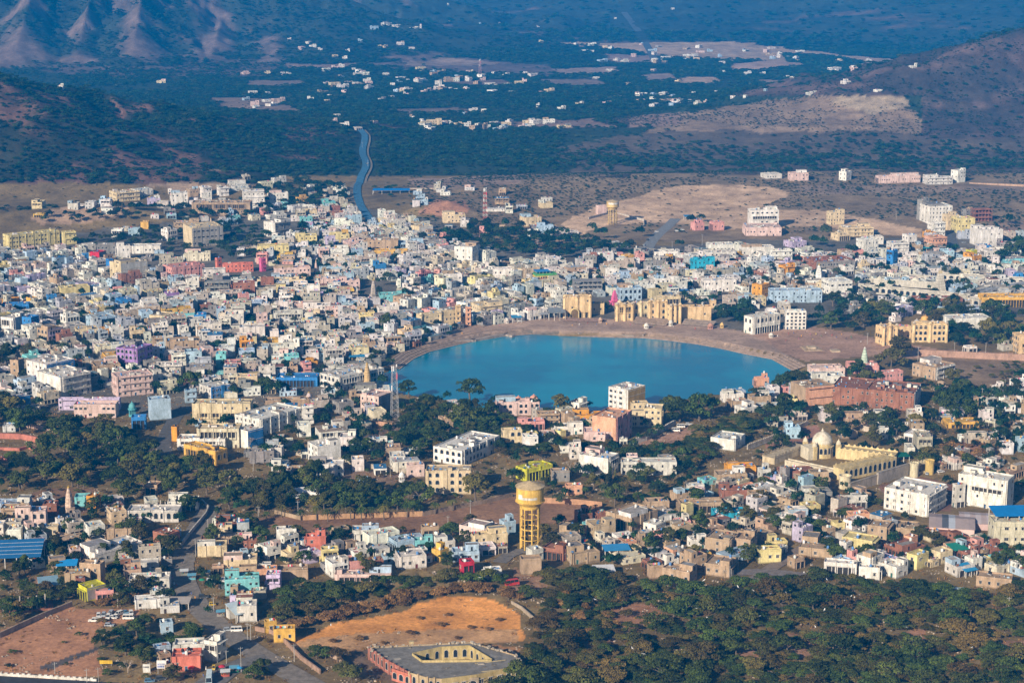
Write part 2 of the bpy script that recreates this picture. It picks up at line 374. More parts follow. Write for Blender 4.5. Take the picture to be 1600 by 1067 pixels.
def build_ground():
    pr = np.concatenate([np.linspace(40, 600, 16)[:-1], np.arange(600, 1150, 2.2), np.arange(1150, 1800, 4.5), np.arange(1800, 3000, 7), np.arange(3000, 6400, 13), np.arange(6400, 16000, 70)])
    cc = np.concatenate([np.linspace(-900, -60, 40)[:-1], np.arange(-60, 1660, 2.7), np.linspace(1660, 2500, 40)])
    X = ((cc[None, :] - CX) / F) * pr[:, None] * 1.03; Y = np.repeat(pr[:, None], len(cc), 1)
    Z = gz(X, Y)
    Z += np.where((Y > 600) & (Y < 3000) & (Z > 2), (fbm(X / 22, Y / 22, 3, 5) - .45) * np.clip(Z * .10, 0, 3), 0) + np.where((Y > 3000) & (Z > 10), (fbm(X / 110, Y / 110, 3, 6) - .45) * np.clip(Z * .25, 0, 30), 0)
    dl = None
    ins = inpoly(X, Y, LAKE)
    LP = [(*p, 0) for p in LAKE + LAKE[:1]]
    m = (X > -330) & (X < 330) & (Y > 1000) & (Y < 1500)
    d = np.full(X.shape, 99.); d[m] = seg_d(X[m], Y[m], LP)[0]
    Z = np.where(ins, np.minimum(-1.0 - d * .45, -1.4).clip(-9), Z)
    col = ground_col(X, Y, Z)
    nr, nc = X.shape; V = np.stack([X, Y, Z], -1).reshape(-1, 3).astype(np.float32)
    i = np.arange(nr * nc).reshape(nr, nc)
    Q = np.stack([i[:-1, :-1], i[:-1, 1:], i[1:, 1:], i[1:, :-1]], -1).reshape(-1, 4).astype(np.int32)
    me = bpy.data.meshes.new('ground'); me.vertices.add(len(V)); me.vertices.foreach_set('co', V.ravel())
    me.loops.add(Q.size); me.loops.foreach_set('vertex_index', Q.ravel()); me.polygons.add(len(Q))
    me.polygons.foreach_set('loop_start', np.arange(0, Q.size, 4, dtype=np.int32)); me.polygons.foreach_set('loop_total', np.full(len(Q), 4, np.int32))
    me.polygons.foreach_set('use_smooth', np.ones(len(Q), bool))
    ca = me.color_attributes.new('Col', 'FLOAT_COLOR', 'POINT')
    ca.data.foreach_set('color', np.concatenate([col.reshape(-1, 3), np.ones((len(V), 1))], 1).astype(np.float32).ravel())
    me.update(calc_edges=True)
    m, nt, b = mat('soil', .95, .1)
    at = nd(nt, 'ShaderNodeAttribute', attribute_name='Col').outputs['Color']
    f = mth(nt, 'MULTIPLY', mr(nt, noise(nt, .045, 8, None, .7), .3, .7, .55, 1.45), mr(nt, noise(nt, .5, 5, None, .7), .3, .7, .7, 1.3))
    c = mix(nt, 1.0, at, nd(nt, 'ShaderNodeCombineColor', {0: f, 1: f, 2: f}).outputs[0], 'MULTIPLY')
    sp = mr(nt, noise(nt, .16, 4, None, .75), .60, .66, 0, .75)           # patches of dry scrub and stones on the soil
    c = mix(nt, sp, c, mix(nt, .75, c, (.045, .045, .025)))
    nt.links.new(c, b.inputs['Base Color'])
    bp = nd(nt, 'ShaderNodeBump', {'Strength': .5, 'Distance': .6, 'Height': noise(nt, .35, 6, None, .7)}); nt.links.new(bp.outputs[0], b.inputs['Normal'])
    me.materials.append(m); tag(link('ground', me), 'dry valley floor and hills around the lake town', kind='structure')
build_ground()
# lake
mb = MB(); mb.face([(x, y, WATER_Z) for x, y in LAKE][::-1] if False else [(x, y, WATER_Z) for x, y in LAKE], (.02, .2, .3))
m, nt, b = mat('lake_water', .07, .5)
b.inputs['Base Color'].default_value = (.0, .125, .225, 1); b.inputs['IOR'].default_value = 1.42
pos = nd(nt, 'ShaderNodeNewGeometry').outputs['Position']
nt.links.new(mix(nt, mr(nt, noise(nt, .012, 4), .4, .65, 0, 1), (.0, .15, .26), (.0, .26, .38)), b.inputs['Base Color'])  # blue of the mirrored sky put into the water colour
bp = nd(nt, 'ShaderNodeBump', {'Strength': .55, 'Distance': .12, 'Height': noise(nt, .55, 4, nd(nt, 'ShaderNodeMapping', {'Vector': pos, 'Scale': (.6, 1.6, 1), 'Rotation': (0, 0, .3)}).outputs[0])})
nt.links.new(bp.outputs[0], b.inputs['Normal']); nt.links.new(mr(nt, noise(nt, .02, 4, nd(nt, 'ShaderNodeMapping', {'Vector': pos, 'Scale': (.5, 2, 1)}).outputs[0]), .4, .65, .03, .22), b.inputs['Roughness'])
lk = link('lake_water', mb.mesh('lake_water', [m])); tag(lk, 'calm blue lake in the middle of the town', kind='structure')
# haze
mb = MB(); mb.box(-9000, -60, -40, 9000, 17500, 432, (1, 1, 1), bot=True)
m = bpy.data.materials.new('haze'); m.use_nodes = True; nt = m.node_tree; nt.nodes.clear()
out = nt.nodes.new('ShaderNodeOutputMaterial'); v = nt.nodes.new('ShaderNodeVolumePrincipled')
v.inputs['Color'].default_value = (.0, .32, 1.0, 1); v.inputs['Density'].default_value = 1.0 / 9500; v.inputs['Anisotropy'].default_value = -0.15
nt.links.new(v.outputs[0], out.inputs['Volume'])
tag(link('haze', mb.mesh('haze', [m])), 'blue evening haze over the valley', kind='stuff')
# ---------------------------------------------------------------- buildings
PAL = dict(W=(.78,.76,.72), w=(.66,.64,.60), C=(.70,.58,.38), Y=(.72,.45,.10), y=(.72,.62,.30), O=(.74,.36,.05), P=(.72,.36,.33), p=(.72,.54,.50),
 B=(.05,.24,.58), b=(.42,.56,.70), G=(.30,.29,.28), T=(.46,.34,.23), R=(.33,.15,.10), V=(.36,.22,.50), v=(.55,.48,.66), g=(.20,.42,.22),
 t=(.22,.55,.58), r=(.66,.21,.15), X=(.55,.03,.06), L=(.64,.62,.05), M=(.66,.62,.48), K=(.10,.10,.11), S=(.72,.40,.26), N=(.05,.30,.22), H=(.75,.15,.33), e=(.50,.45,.38), F=(.62,.62,.62), k=(.46,.50,.55), q=(.04,.42,.60), U=(.56,.37,.12), D=(.72,.53,.30))
CNAME = dict(W='white', w='off-white', C='cream', Y='golden yellow', y='pale yellow', O='orange', P='pink', p='pale pink', B='blue', b='pale blue', G='grey concrete',
 T='tan', R='brick red', V='purple', v='lavender', g='green', t='turquoise', r='red', X='crimson', L='lime yellow', M='beige', K='dark grey', S='peach', N='dark green', H='hot pink', q='bright turquoise', e='beige', F='light grey', k='blue grey', U='mustard', D='golden')
ROOFS = [(.30,.28,.26), (.38,.36,.33), (.25,.235,.22), (.46,.44,.41), (.22,.22,.225), (.33,.27,.21), (.29,.30,.32)]  # tones darkened to stand for the low sun's weak light on roofs
DARK = (.022, .024, .028)
def sh(c, f): return tuple(min(.85, x * f) for x in c)
def jit(c, rng, a=.07):
    k = 1 + rng.uniform(-a, a); return tuple(min(.85, max(.01, x * k * (1 + rng.uniform(-a * .4, a * .4)))) for x in c)
def win_mesh(kind):
    """unit window standing on a wall whose outside is -y: frame, pane and shade slab"""
    mb = MB(); fr = (.55, .52, .47)
    if kind == 'arch':
        n = 8; pts = [(.5 * math.cos(math.pi * i / n), .5 + .5 * math.sin(math.pi * i / n)) for i in range(n + 1)]
        ring = [(-.5, -.5)] + [(.5, -.5)] + pts
        ring = [(x, z * .67) for x, z in ring]
        mb.face([(x, -.04, z) for x, z in ring], DARK, 1)
        for (x0, z0), (x1, z1) in zip(ring, ring[1:] + ring[:1]):
            o = 1.17; mb.face([(x0, -.10, z0), (x1, -.10, z1), (x1 * o, -.10, z1 * 1.1), (x0 * o, -.10, z0 * 1.1)][::-1], fr)
            mb.face([(x0, -.04, z0), (x1, -.04, z1), (x1, -.10, z1), (x0, -.10, z0)], fr)
    else:
        mb.face([(-.5, -.03, -.5), (.5, -.03, -.5), (.5, -.03, .5), (-.5, -.03, .5)], DARK, 1)
        f = .09
        for x0, x1, z0, z1 in ((-.5 - f, -.5, -.5 - f, .5 + f), (.5, .5 + f, -.5 - f, .5 + f), (-.5, .5, .5, .5 + f), (-.5, .5, -.5 - f, -.5)) + (((-.03, .03, -.5, .5),) if kind == 'win' else ()):
            mb.box(x0, -.10, z0, x1, 0, z1, fr, bot=True)
        if kind in ('win', 'shut'): mb.box(-.75, -.5, .62, .75, 0, .70, (.5, .48, .45), bot=True)
    return mb.mesh({'arch': 'arched_window', 'win': 'window', 'shut': 'window', 'plain': 'window'}[kind], [M_WALL, M_GLASS])
WM = {k: win_mesh(k) for k in ('arch', 'win', 'plain')}
def door_mesh(c):
    mb = MB(); mb.box(-.5, -.06, -.5, .5, 0, .5, c); fr = (.5, .47, .42)
    for x0, x1 in ((-.6, -.5), (.5, .6)): mb.box(x0, -.1, -.5, x1, 0, .56, fr)
    mb.box(-.5, -.1, .5, .5, 0, .56, fr); return mb.mesh('door', [M_WALL])
DM = [door_mesh(c) for c in ((.16, .03, .02), (.05, .10, .18), (.12, .08, .05), (.04, .14, .12))]
def tank_mesh(c):
    mb = MB(); mb.lathe(0, 0, [(.62, 0), (.66, .1), (.62, .4), (.66, .7), (.62, 1.0), (.5, 1.2), (.18, 1.32), (.16, 1.42)], 10, c)
    mb.box(-.5, -.5, -.5, .5, .5, 0, (.4, .38, .35)); return mb.mesh('water_tank', [M_METAL])
TM = [tank_mesh((.02, .02, .022)), tank_mesh((.7, .7, .68)), tank_mesh((.66, .64, .6)), tank_mesh((.10, .22, .45))]
TOPS = {}
class Occ:
    X0, Y0, S = -900, 560, 2.0
    a = np.zeros((900, 1100), bool)
    @classmethod
    def cells(c, P, grow=0):
        xs = [p[0] for p in P]; ys = [p[1] for p in P]
        i0, i1 = int((min(xs) - grow - c.X0) / c.S), int((max(xs) + grow - c.X0) / c.S) + 1
        j0, j1 = int((min(ys) - grow - c.Y0) / c.S), int((max(ys) + grow - c.Y0) / c.S) + 1
        i0, j0 = max(i0, 0), max(j0, 0); i1, j1 = min(i1, c.a.shape[0] - 1), min(j1, c.a.shape[1] - 1)
        if i1 <= i0 or j1 <= j0: return None
        gx = (np.arange(i0, i1) + .5) * c.S + c.X0; gy = (np.arange(j0, j1) + .5) * c.S + c.Y0
        Xg, Yg = np.meshgrid(gx, gy, indexing='ij')
        if grow: m = inpoly(Xg, Yg, P) | (seg_d(Xg, Yg, [(*p[:2], 0) for p in list(P) + [P[0]]])[0] < grow)
        else: m = inpoly(Xg, Yg, P)
        return i0, i1, j0, j1, m
    @classmethod
    def mark(c, P, grow=0):
        r = c.cells(P, grow)
        if r: c.a[r[0]:r[1], r[2]:r[3]] |= r[4]
    @classmethod
    def free(c, P):
        r = c.cells(P)
        if not r: return False
        return not np.any(c.a[r[0]:r[1], r[2]:r[3]] & r[4])
    @classmethod
    def freept(c, x, y, rad=0):
        i, j = int((x - c.X0) / c.S), int((y - c.Y0) / c.S)
        if not (0 <= i < c.a.shape[0] and 0 <= j < c.a.shape[1]): return True
        k = int(math.ceil(rad / c.S))
        return not c.a[max(i - k, 0):i + k + 1, max(j - k, 0):j + k + 1].any()
def rect(o, a, w, d, m=0):
    ca, sa = math.cos(a), math.sin(a)
    return [(o[0] + x * ca - y * sa, o[1] + x * sa + y * ca) for x, y in ((-m, -m), (w + m, -m), (w + m, d + m), (-m, d + m))]
def body(W, Rf, w, d, h, n, col, rng, o, wins, embed):
    """walls, roof and window places of one building; local x along the right face, y along the left face, near corner at 0,0"""
    col2 = o.get('c2', col); par = 0 if 'nopar' in o else (.9 if h > 4 else .6); fh = h / n; t = .22  # right face tone; off-white on two blocks to paint its shade
    rc = o.get('rc') or jit(ROOFS[rng.randrange(len(ROOFS))] if rng.random() < .75 else sh(col, .62), rng)
    def block(x0, y0, x1, y1, z0, z1, cf, cr, p):
        W.face([(x0, y0, z0), (x1, y0, z0), (x1, y0, z1 + p), (x0, y0, z1 + p)], cr)
        W.face([(x1, y0, z0), (x1, y1, z0), (x1, y1, z1 + p), (x1, y0, z1 + p)], cf)
        W.face([(x1, y1, z0), (x0, y1, z0), (x0, y1, z1 + p), (x1, y1, z1 + p)], cf)
        W.face([(x0, y1, z0), (x0, y0, z0), (x0, y0, z1 + p), (x0, y1, z1 + p)], cf)
        if p:
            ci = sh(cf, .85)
            for a, b_, c_, d_ in (((x0, y0), (x1, y0), (x1 - t, y0 + t), (x0 + t, y0 + t)), ((x1, y0), (x1, y1), (x1 - t, y1 - t), (x1 - t, y0 + t)),
                                  ((x1, y1), (x0, y1), (x0 + t, y1 - t), (x1 - t, y1 - t)), ((x0, y1), (x0, y0), (x0 + t, y0 + t), (x0 + t, y1 - t))):
                W.face([(*a, z1 + p), (*b_, z1 + p), (*c_, z1 + p), (*d_, z1 + p)], sh(cf, 1.02))
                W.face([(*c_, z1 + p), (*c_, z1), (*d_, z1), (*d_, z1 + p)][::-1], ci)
            Rf.face([(x0 + t, y0 + t, z1), (x1 - t, y0 + t, z1), (x1 - t, y1 - t, z1), (x0 + t, y1 - t, z1)], rc)
        else:
            e = .35 if 'eave' in o else .02
            Rf.box(x0 - e, y0 - e, z1, x1 + e, y1 + e, z1 + .18, rc, bot=True)
    frame = 'fr' in o
    if frame:
        for k in range(n):
            z1 = (k + 1) * fh
            Rf.box(-.3, -.3, z1 - .3, w + .3, d + .3, z1, sh(col, 1.1), bot=True)
            W.box(w * .3, d * .3, k * fh, w - .3, d - .3, z1 - .3, sh(col, .8))
            nx, ny = max(2, round(w / 4)), max(2, round(d / 4))
            for i in range(nx + 1):
                for j in range(ny + 1):
                    if i in (0, nx) or j in (0, ny):
                        x, y = i * (w - .4) / nx, j * (d - .4) / ny; W.box(x, y, k * fh, x + .4, y + .4, z1 - .3, col)
            if k < n - 1 or rng.random() < .5: 
                W.box(0.02, -.05, z1, w, .12, z1 + .9, sh(col, .95)); W.box(-.05, 0, z1, .12, d, z1 + .9, sh(col, .95))
    else:
        block(0, 0, w, d, -1.5, h, col, col2, par)
    # string courses
    if n > 1 and not frame:
        for k in range(1, n):
            z = k * fh
            if 'bal' in o and k >= 1:
                dp = 1.2; c_ = sh(col2, .95)
                W.box(w * .08, -dp, z - .15, w * .94, 0, z, c_, bot=True); W.box(w * .08, -dp, z, w * .94, -dp + .12, z + .95, c_, bot=True)
            elif rng.random() < .8: W.box(-.12, -.12, z - .1, w + .1, d + .1, z + .08, sh(col, .9), bot=True)
    if not frame: W.box(-.10, -.10, h - .05, w + .1, d + .1, h + .14, sh(col, .94), bot=True)
    if 'bal' in o: W.box(w * .06, -1.4, h - .1, w * .96, 0, h + .1, sh(col2, .95), bot=True)
    if 'orn' in o:                                                       # palace dress: corner turrets, bands, battlements
        for i in range(max(2, round(w / 17)) + 1):
            x = w * i / max(2, round(w / 17)); c_ = sh(col, 1.06); W.lathe(x, 0, [(1.2, -1), (1.2, h * .5), (1.4, h * .51), (1.2, h * .53), (1.2, h + .1), (1.5, h + .2), (1.5, h + .3)], 8, c_)
            for q in range(6): W.tube((x + 1.05 * math.cos(q * 1.047), 1.05 * math.sin(q * 1.047), h + .3), (x + 1.05 * math.cos(q * 1.047), 1.05 * math.sin(q * 1.047), h + 1.4), .13, .13, 4, c_)
            Rf.lathe(x, 0, [(1.4, h + 1.4), (1.2, h + 1.5), (1.15, h + 1.9), (.8, h + 2.3), (.05, h + 2.8)], 10, rng.choice([sh(col, 1.1), (.5, .44, .36)]))
        for k in range(int(w / 1.1)): W.box(k * 1.1, -.02, h + par, k * 1.1 + .6, .25, h + par + .55, sh(col, 1.05))
        for z in (h * .33, h * .66, h * .88): W.box(-.2, -.22, z, w + .2, d, z + .22, sh(col, 1.12), bot=True)
    # upper storey
    top = None
    if 'top' in o or ('nou' not in o and not frame and 'rc' not in o and rng.random() < .55 and min(w, d) > 5):
        fx, fy = rng.uniform(.35, .65), rng.uniform(.35, .65)
        if 'top' in o: fx = fy = .4
        x0 = rng.choice([.01, w * (1 - fx) - .01]); y0 = rng.choice([.01, d * (1 - fy) - .01]) if 'top' not in o else d * (1 - fy) - .01
        c_ = col if rng.random() < .7 else jit(PAL[rng.choice('wWTGpb')], rng)
        hh = 2.7; top = (x0, y0, w * fx, d * fy, hh)
        block(x0, y0, x0 + w * fx, y0 + d * fy, h, h + hh, c_, c_, .35)
        W.box(x0 + w * fx * .4, y0 - .05, h + .02, x0 + w * fx * .4 + .9, y0, h + 2, DARK)
        if embed:
            W.face([(x0 - .04, y0 + d * fy * .7, h + .9), (x0 - .04, y0 + d * fy * .35, h + .9), (x0 - .04, y0 + d * fy * .35, h + 1.9), (x0 - .04, y0 + d * fy * .7, h + 1.9)], DARK)
    # roof clutter
    if not frame and 'clean' not in o:
        for _ in range(rng.randrange(1, 5) + int(w * d / 30)):
            bx, by = rng.uniform(.6, max(.7, w - 1.6)), rng.uniform(.6, max(.7, d - 1.6)); bs = rng.uniform(.4, 1.1)
            Rf.box(bx, by, h + .01, bx + bs, by + bs * rng.uniform(.5, 1.3), h + rng.uniform(.3, 1.1), jit(PAL[rng.choice('wGTRbBW')], rng))
        for _ in range(int(rng.random() * 2.2)):                         # washing hung on the roof
            bx, by = rng.uniform(.6, max(.7, w - 2.4)), rng.uniform(.6, max(.7, d - 1)); 
            for q in range(3): cc = PAL[rng.choice('XBWOHtyW')]; Rf.face([(bx + q * .7, by, h + .6), (bx + q * .7 + .55, by, h + .6), (bx + q * .7 + .55, by + .05, h + 1.6), (bx + q * .7, by + .05, h + 1.6)], cc)
        if rng.random() < .45 and h > 3:                                 # low dividing wall or stair lip on the roof
            yy = d * rng.uniform(.3, .7); Rf.box(t, yy, h + .01, w - t, yy + .2, h + rng.uniform(.3, .8), sh(col, .9))
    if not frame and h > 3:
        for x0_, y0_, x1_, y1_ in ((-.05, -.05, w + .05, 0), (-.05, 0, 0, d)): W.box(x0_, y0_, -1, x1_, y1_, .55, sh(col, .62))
    if not frame and 'clean' not in o:                                   # projecting bays, pipes and wall returns
        for face, L, cc in (('r', w, col2), ('l', d, col)):
            if L > 11 and 'b' + face not in o and rng.random() < .8:
                k = int(L / 6.5); q0 = rng.uniform(0, 2)
                for i in range(k):
                    q = q0 + i * L / k; a_, b_ = q, min(q + rng.choice((.5, .5, 2.4)), L - .1)
                    if face == 'r': W.box(a_, -.38, -1, b_, 0, h + par * rng.choice((1, 1.5)), sh(cc, .96))
                    else: W.box(-.38, a_, -1, 0, b_, h + par * rng.choice((1, 1.5)), sh(cc, .96))
        if w * d > 150 and 'rc' not in o:                                # light wells, roof walls and stair rooms on wide roofs
            for _ in range(int(w * d / 110)):
                bw, bd = rng.uniform(2, 4.5), rng.uniform(2, 4); bx, by = rng.uniform(.5, w - bw - .5), rng.uniform(.5, max(.6, d - bd - .5)); hh_ = rng.uniform(.5, 2.6)
                cc = jit(col if rng.random() < .7 else PAL['w'], rng); W.box(bx, by, h + .01, bx + bw, by + bd, h + hh_, cc, top=rc)
                W.box(bx - .1, by - .1, h + hh_ - .25, bx + bw + .1, by + bd + .1, h + hh_ - .1, sh(cc, .9))
    # windows
    ww, wh = o.get('ww', 1.15), o.get('wh', 1.35); sp = o.get('sp', 3.1)
    for face, L in (('r', w), ('l', d)):
        if 'b' + face in o: continue
        k = max(1, int((L - .8) / sp))
        if L < 2.4 or frame: continue
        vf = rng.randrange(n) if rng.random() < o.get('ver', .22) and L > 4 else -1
        if vf >= 0:                                                       # verandah: dark strip painted for its shade, posts in front
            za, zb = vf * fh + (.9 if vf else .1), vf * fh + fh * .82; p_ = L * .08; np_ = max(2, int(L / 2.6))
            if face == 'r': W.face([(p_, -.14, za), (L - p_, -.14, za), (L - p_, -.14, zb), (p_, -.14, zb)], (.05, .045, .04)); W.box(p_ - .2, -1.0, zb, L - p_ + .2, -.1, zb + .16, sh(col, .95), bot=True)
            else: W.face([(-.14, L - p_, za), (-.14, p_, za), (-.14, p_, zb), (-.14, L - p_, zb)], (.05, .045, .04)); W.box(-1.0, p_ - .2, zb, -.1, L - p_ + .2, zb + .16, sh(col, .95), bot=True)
            for i in range(np_ + 1):
                q = p_ + (L - 2 * p_) * i / np_
                if face == 'r': W.box(q - .13, -.95, za - .9 if vf else 0, q + .13, -.7, zb, col2)
                else: W.box(-.95, q - .13, za - .9 if vf else 0, -.7, q + .13, zb, col)
            if vf and face == 'r': W.box(p_, -1.0, za - .95, L - p_, -.1, za - .8, col2, bot=True)
        for fl in range(n):
            if fl == vf: continue
            zc = fl * fh + fh * .54
            for i in range(k):
                if rng.random() < o.get('miss', .12): continue
                q = (i + .5) * L / k
                isd = fl == 0 and rng.random() < (.22 if 'nod' not in o else 0)
                wins.append((face, q, fl * fh + 1.05 if isd else zc, 1.1 if isd else ww, 2.1 if isd else min(wh, fh * .55), isd))
    return top
def embed_wins(W, wins, arch=False):
    for face, q, z, ww, wh, isd in wins:
        c = DARK if not isd else (.07, .05, .04); e = -.05
        P = [(q - ww / 2, z - wh / 2), (q + ww / 2, z - wh / 2), (q + ww / 2, z + wh / 2), (q - ww / 2, z + wh / 2)]
        if arch: P = P[:2] + [(q + ww / 2, z + wh * .2), (q + ww * .3, z + wh * .42), (q, z + wh / 2), (q - ww * .3, z + wh * .42), (q - ww / 2, z + wh * .2)]
        if face == 'r': W.face([(x, e, zz) for x, zz in P], c); 
        else: W.face([(e, x, zz) for x, zz in P][::-1], c)
        if not isd:
            if face == 'r': W.box(q - ww * .7, -.45, z + wh / 2 + .08, q + ww * .7, 0, z + wh / 2 + .18, (.45, .43, .4), bot=True)
            else: W.box(-.45, q - ww * .7, z + wh / 2 + .08, 0, q + ww * .7, z + wh / 2 + .18, (.45, .43, .4), bot=True)
PLACED = []      # (label seed info) of every individual building
def building(name, o0, a, w, d, h, n, ck, o, rng, label, cat, group, px, detail):
    o.setdefault('miss', rng.uniform(.05, .35));
    if 'arc' in o: o.setdefault('ww', 1.9); o.setdefault('wh', 3.0); o['miss'] = 0 if 'miss2' not in o else .5
    o.setdefault('sp', rng.uniform(2.6, 3.8)); o.setdefault('ww', rng.uniform(.9, 1.3)); base = float(gz(np.array([o0[0]]), np.array([o0[1]]))[0])
    for c in rect(o0, a, w, d): base = min(base, float(gz(np.array([c[0]]), np.array([c[1]]))[0]) + 1.2)
    root = empty(name, (o0[0], o0[1], base), a, label, cat, group)
    Wm, Rm = MB(), MB(); wins = []
    col = jit(PAL[ck], rng, .04)
    if 'c2' in o: o['c2'] = PAL[o['c2']]
    if 'rc' in o: o['rc'] = PAL[o['rc']]
    top = body(Wm, Rm, w, d, h, n, col, rng, o, wins, not detail)
    if not detail: embed_wins(Wm, wins, 'arc' in o)
    Wm.obj('walls', [M_WALL], root); Rm.obj('roof', [M_CLOTH if 'rc' in o else M_WALL], root)
    if detail:
        for face, q, z, ww, wh, isd in wins[:90]:
            me = rng.choice(DM) if isd else WM['arch' if 'arc' in o else ('win' if rng.random() < .6 else 'plain')]
            link('door' if isd else ('arched_window' if 'arc' in o else 'window'), me, root, (q, 0, z) if face == 'r' else (0, q, z), 0 if face == 'r' else -math.pi / 2, (ww, 1, wh))
    if detail or rng.random() < .5:
        nt_ = 1 if min(w, d) < 8 else rng.choice((1, 2, 2, 3))
        if 'fr' in o or 'nt' in o or 'rc' in o: nt_ = 0
        for _ in range(nt_):
            x, y = rng.uniform(1.2, max(1.3, w - 1.2)), rng.uniform(1.2, max(1.3, d - 1.2)); z = h + .5
            if top and top[0] < x < top[0] + top[2] and top[1] < y < top[1] + top[3]: z += top[4]
            link('water_tank', rng.choice(TM), root, (x, y, z))
    Occ.mark(rect(o0, a, w, d), 1.0)
    return root
def solve(x0, xk, x1, yt, yb, r):
    K = G(xk, yb); s = sc_at(K); Wp = x1 - x0; fr = (xk - x0) / Wp
    if fr < .04: a, wr = 0.0, Wp / s; wl = wr * (r or .6)
    elif fr > .96: a, wl = math.pi / 2, Wp / s; wr = wl * (r or .6)
    else:
        r = r or 1.0; a = math.atan(fr / ((1 - fr) * r)); wl = fr * Wp / s / math.sin(a); wr = (1 - fr) * Wp / s / math.cos(a)
    if fr >= .96: pass
    lo, hi = 0, 80
    for _ in range(24):
        m = (lo + hi) / 2
        if proj(K.x, K.y, K.z + m)[1] > yt: lo = m
        else: hi = m
    return K, a, wr, wl, max(lo, 2.4)
def parse(tok):
    o = {}
    for t in tok:
        if t[0] == 'r' and len(t) > 1 and (t[1].isdigit() or t[1] == '.'): o['r'] = float(t[1:])
        elif t[:3] == 'sp=': o['sp'] = float(t[3:])
        elif t[:3] == 'ww=': o['ww'] = float(t[3:])
        elif t[:3] == 'wh=': o['wh'] = float(t[3:])
        elif t[:3] == 'c2=': o['c2'] = t[3:]
        elif t[:3] == 'rc=': o['rc'] = t[3:]
        else: o[t] = 1
    return o
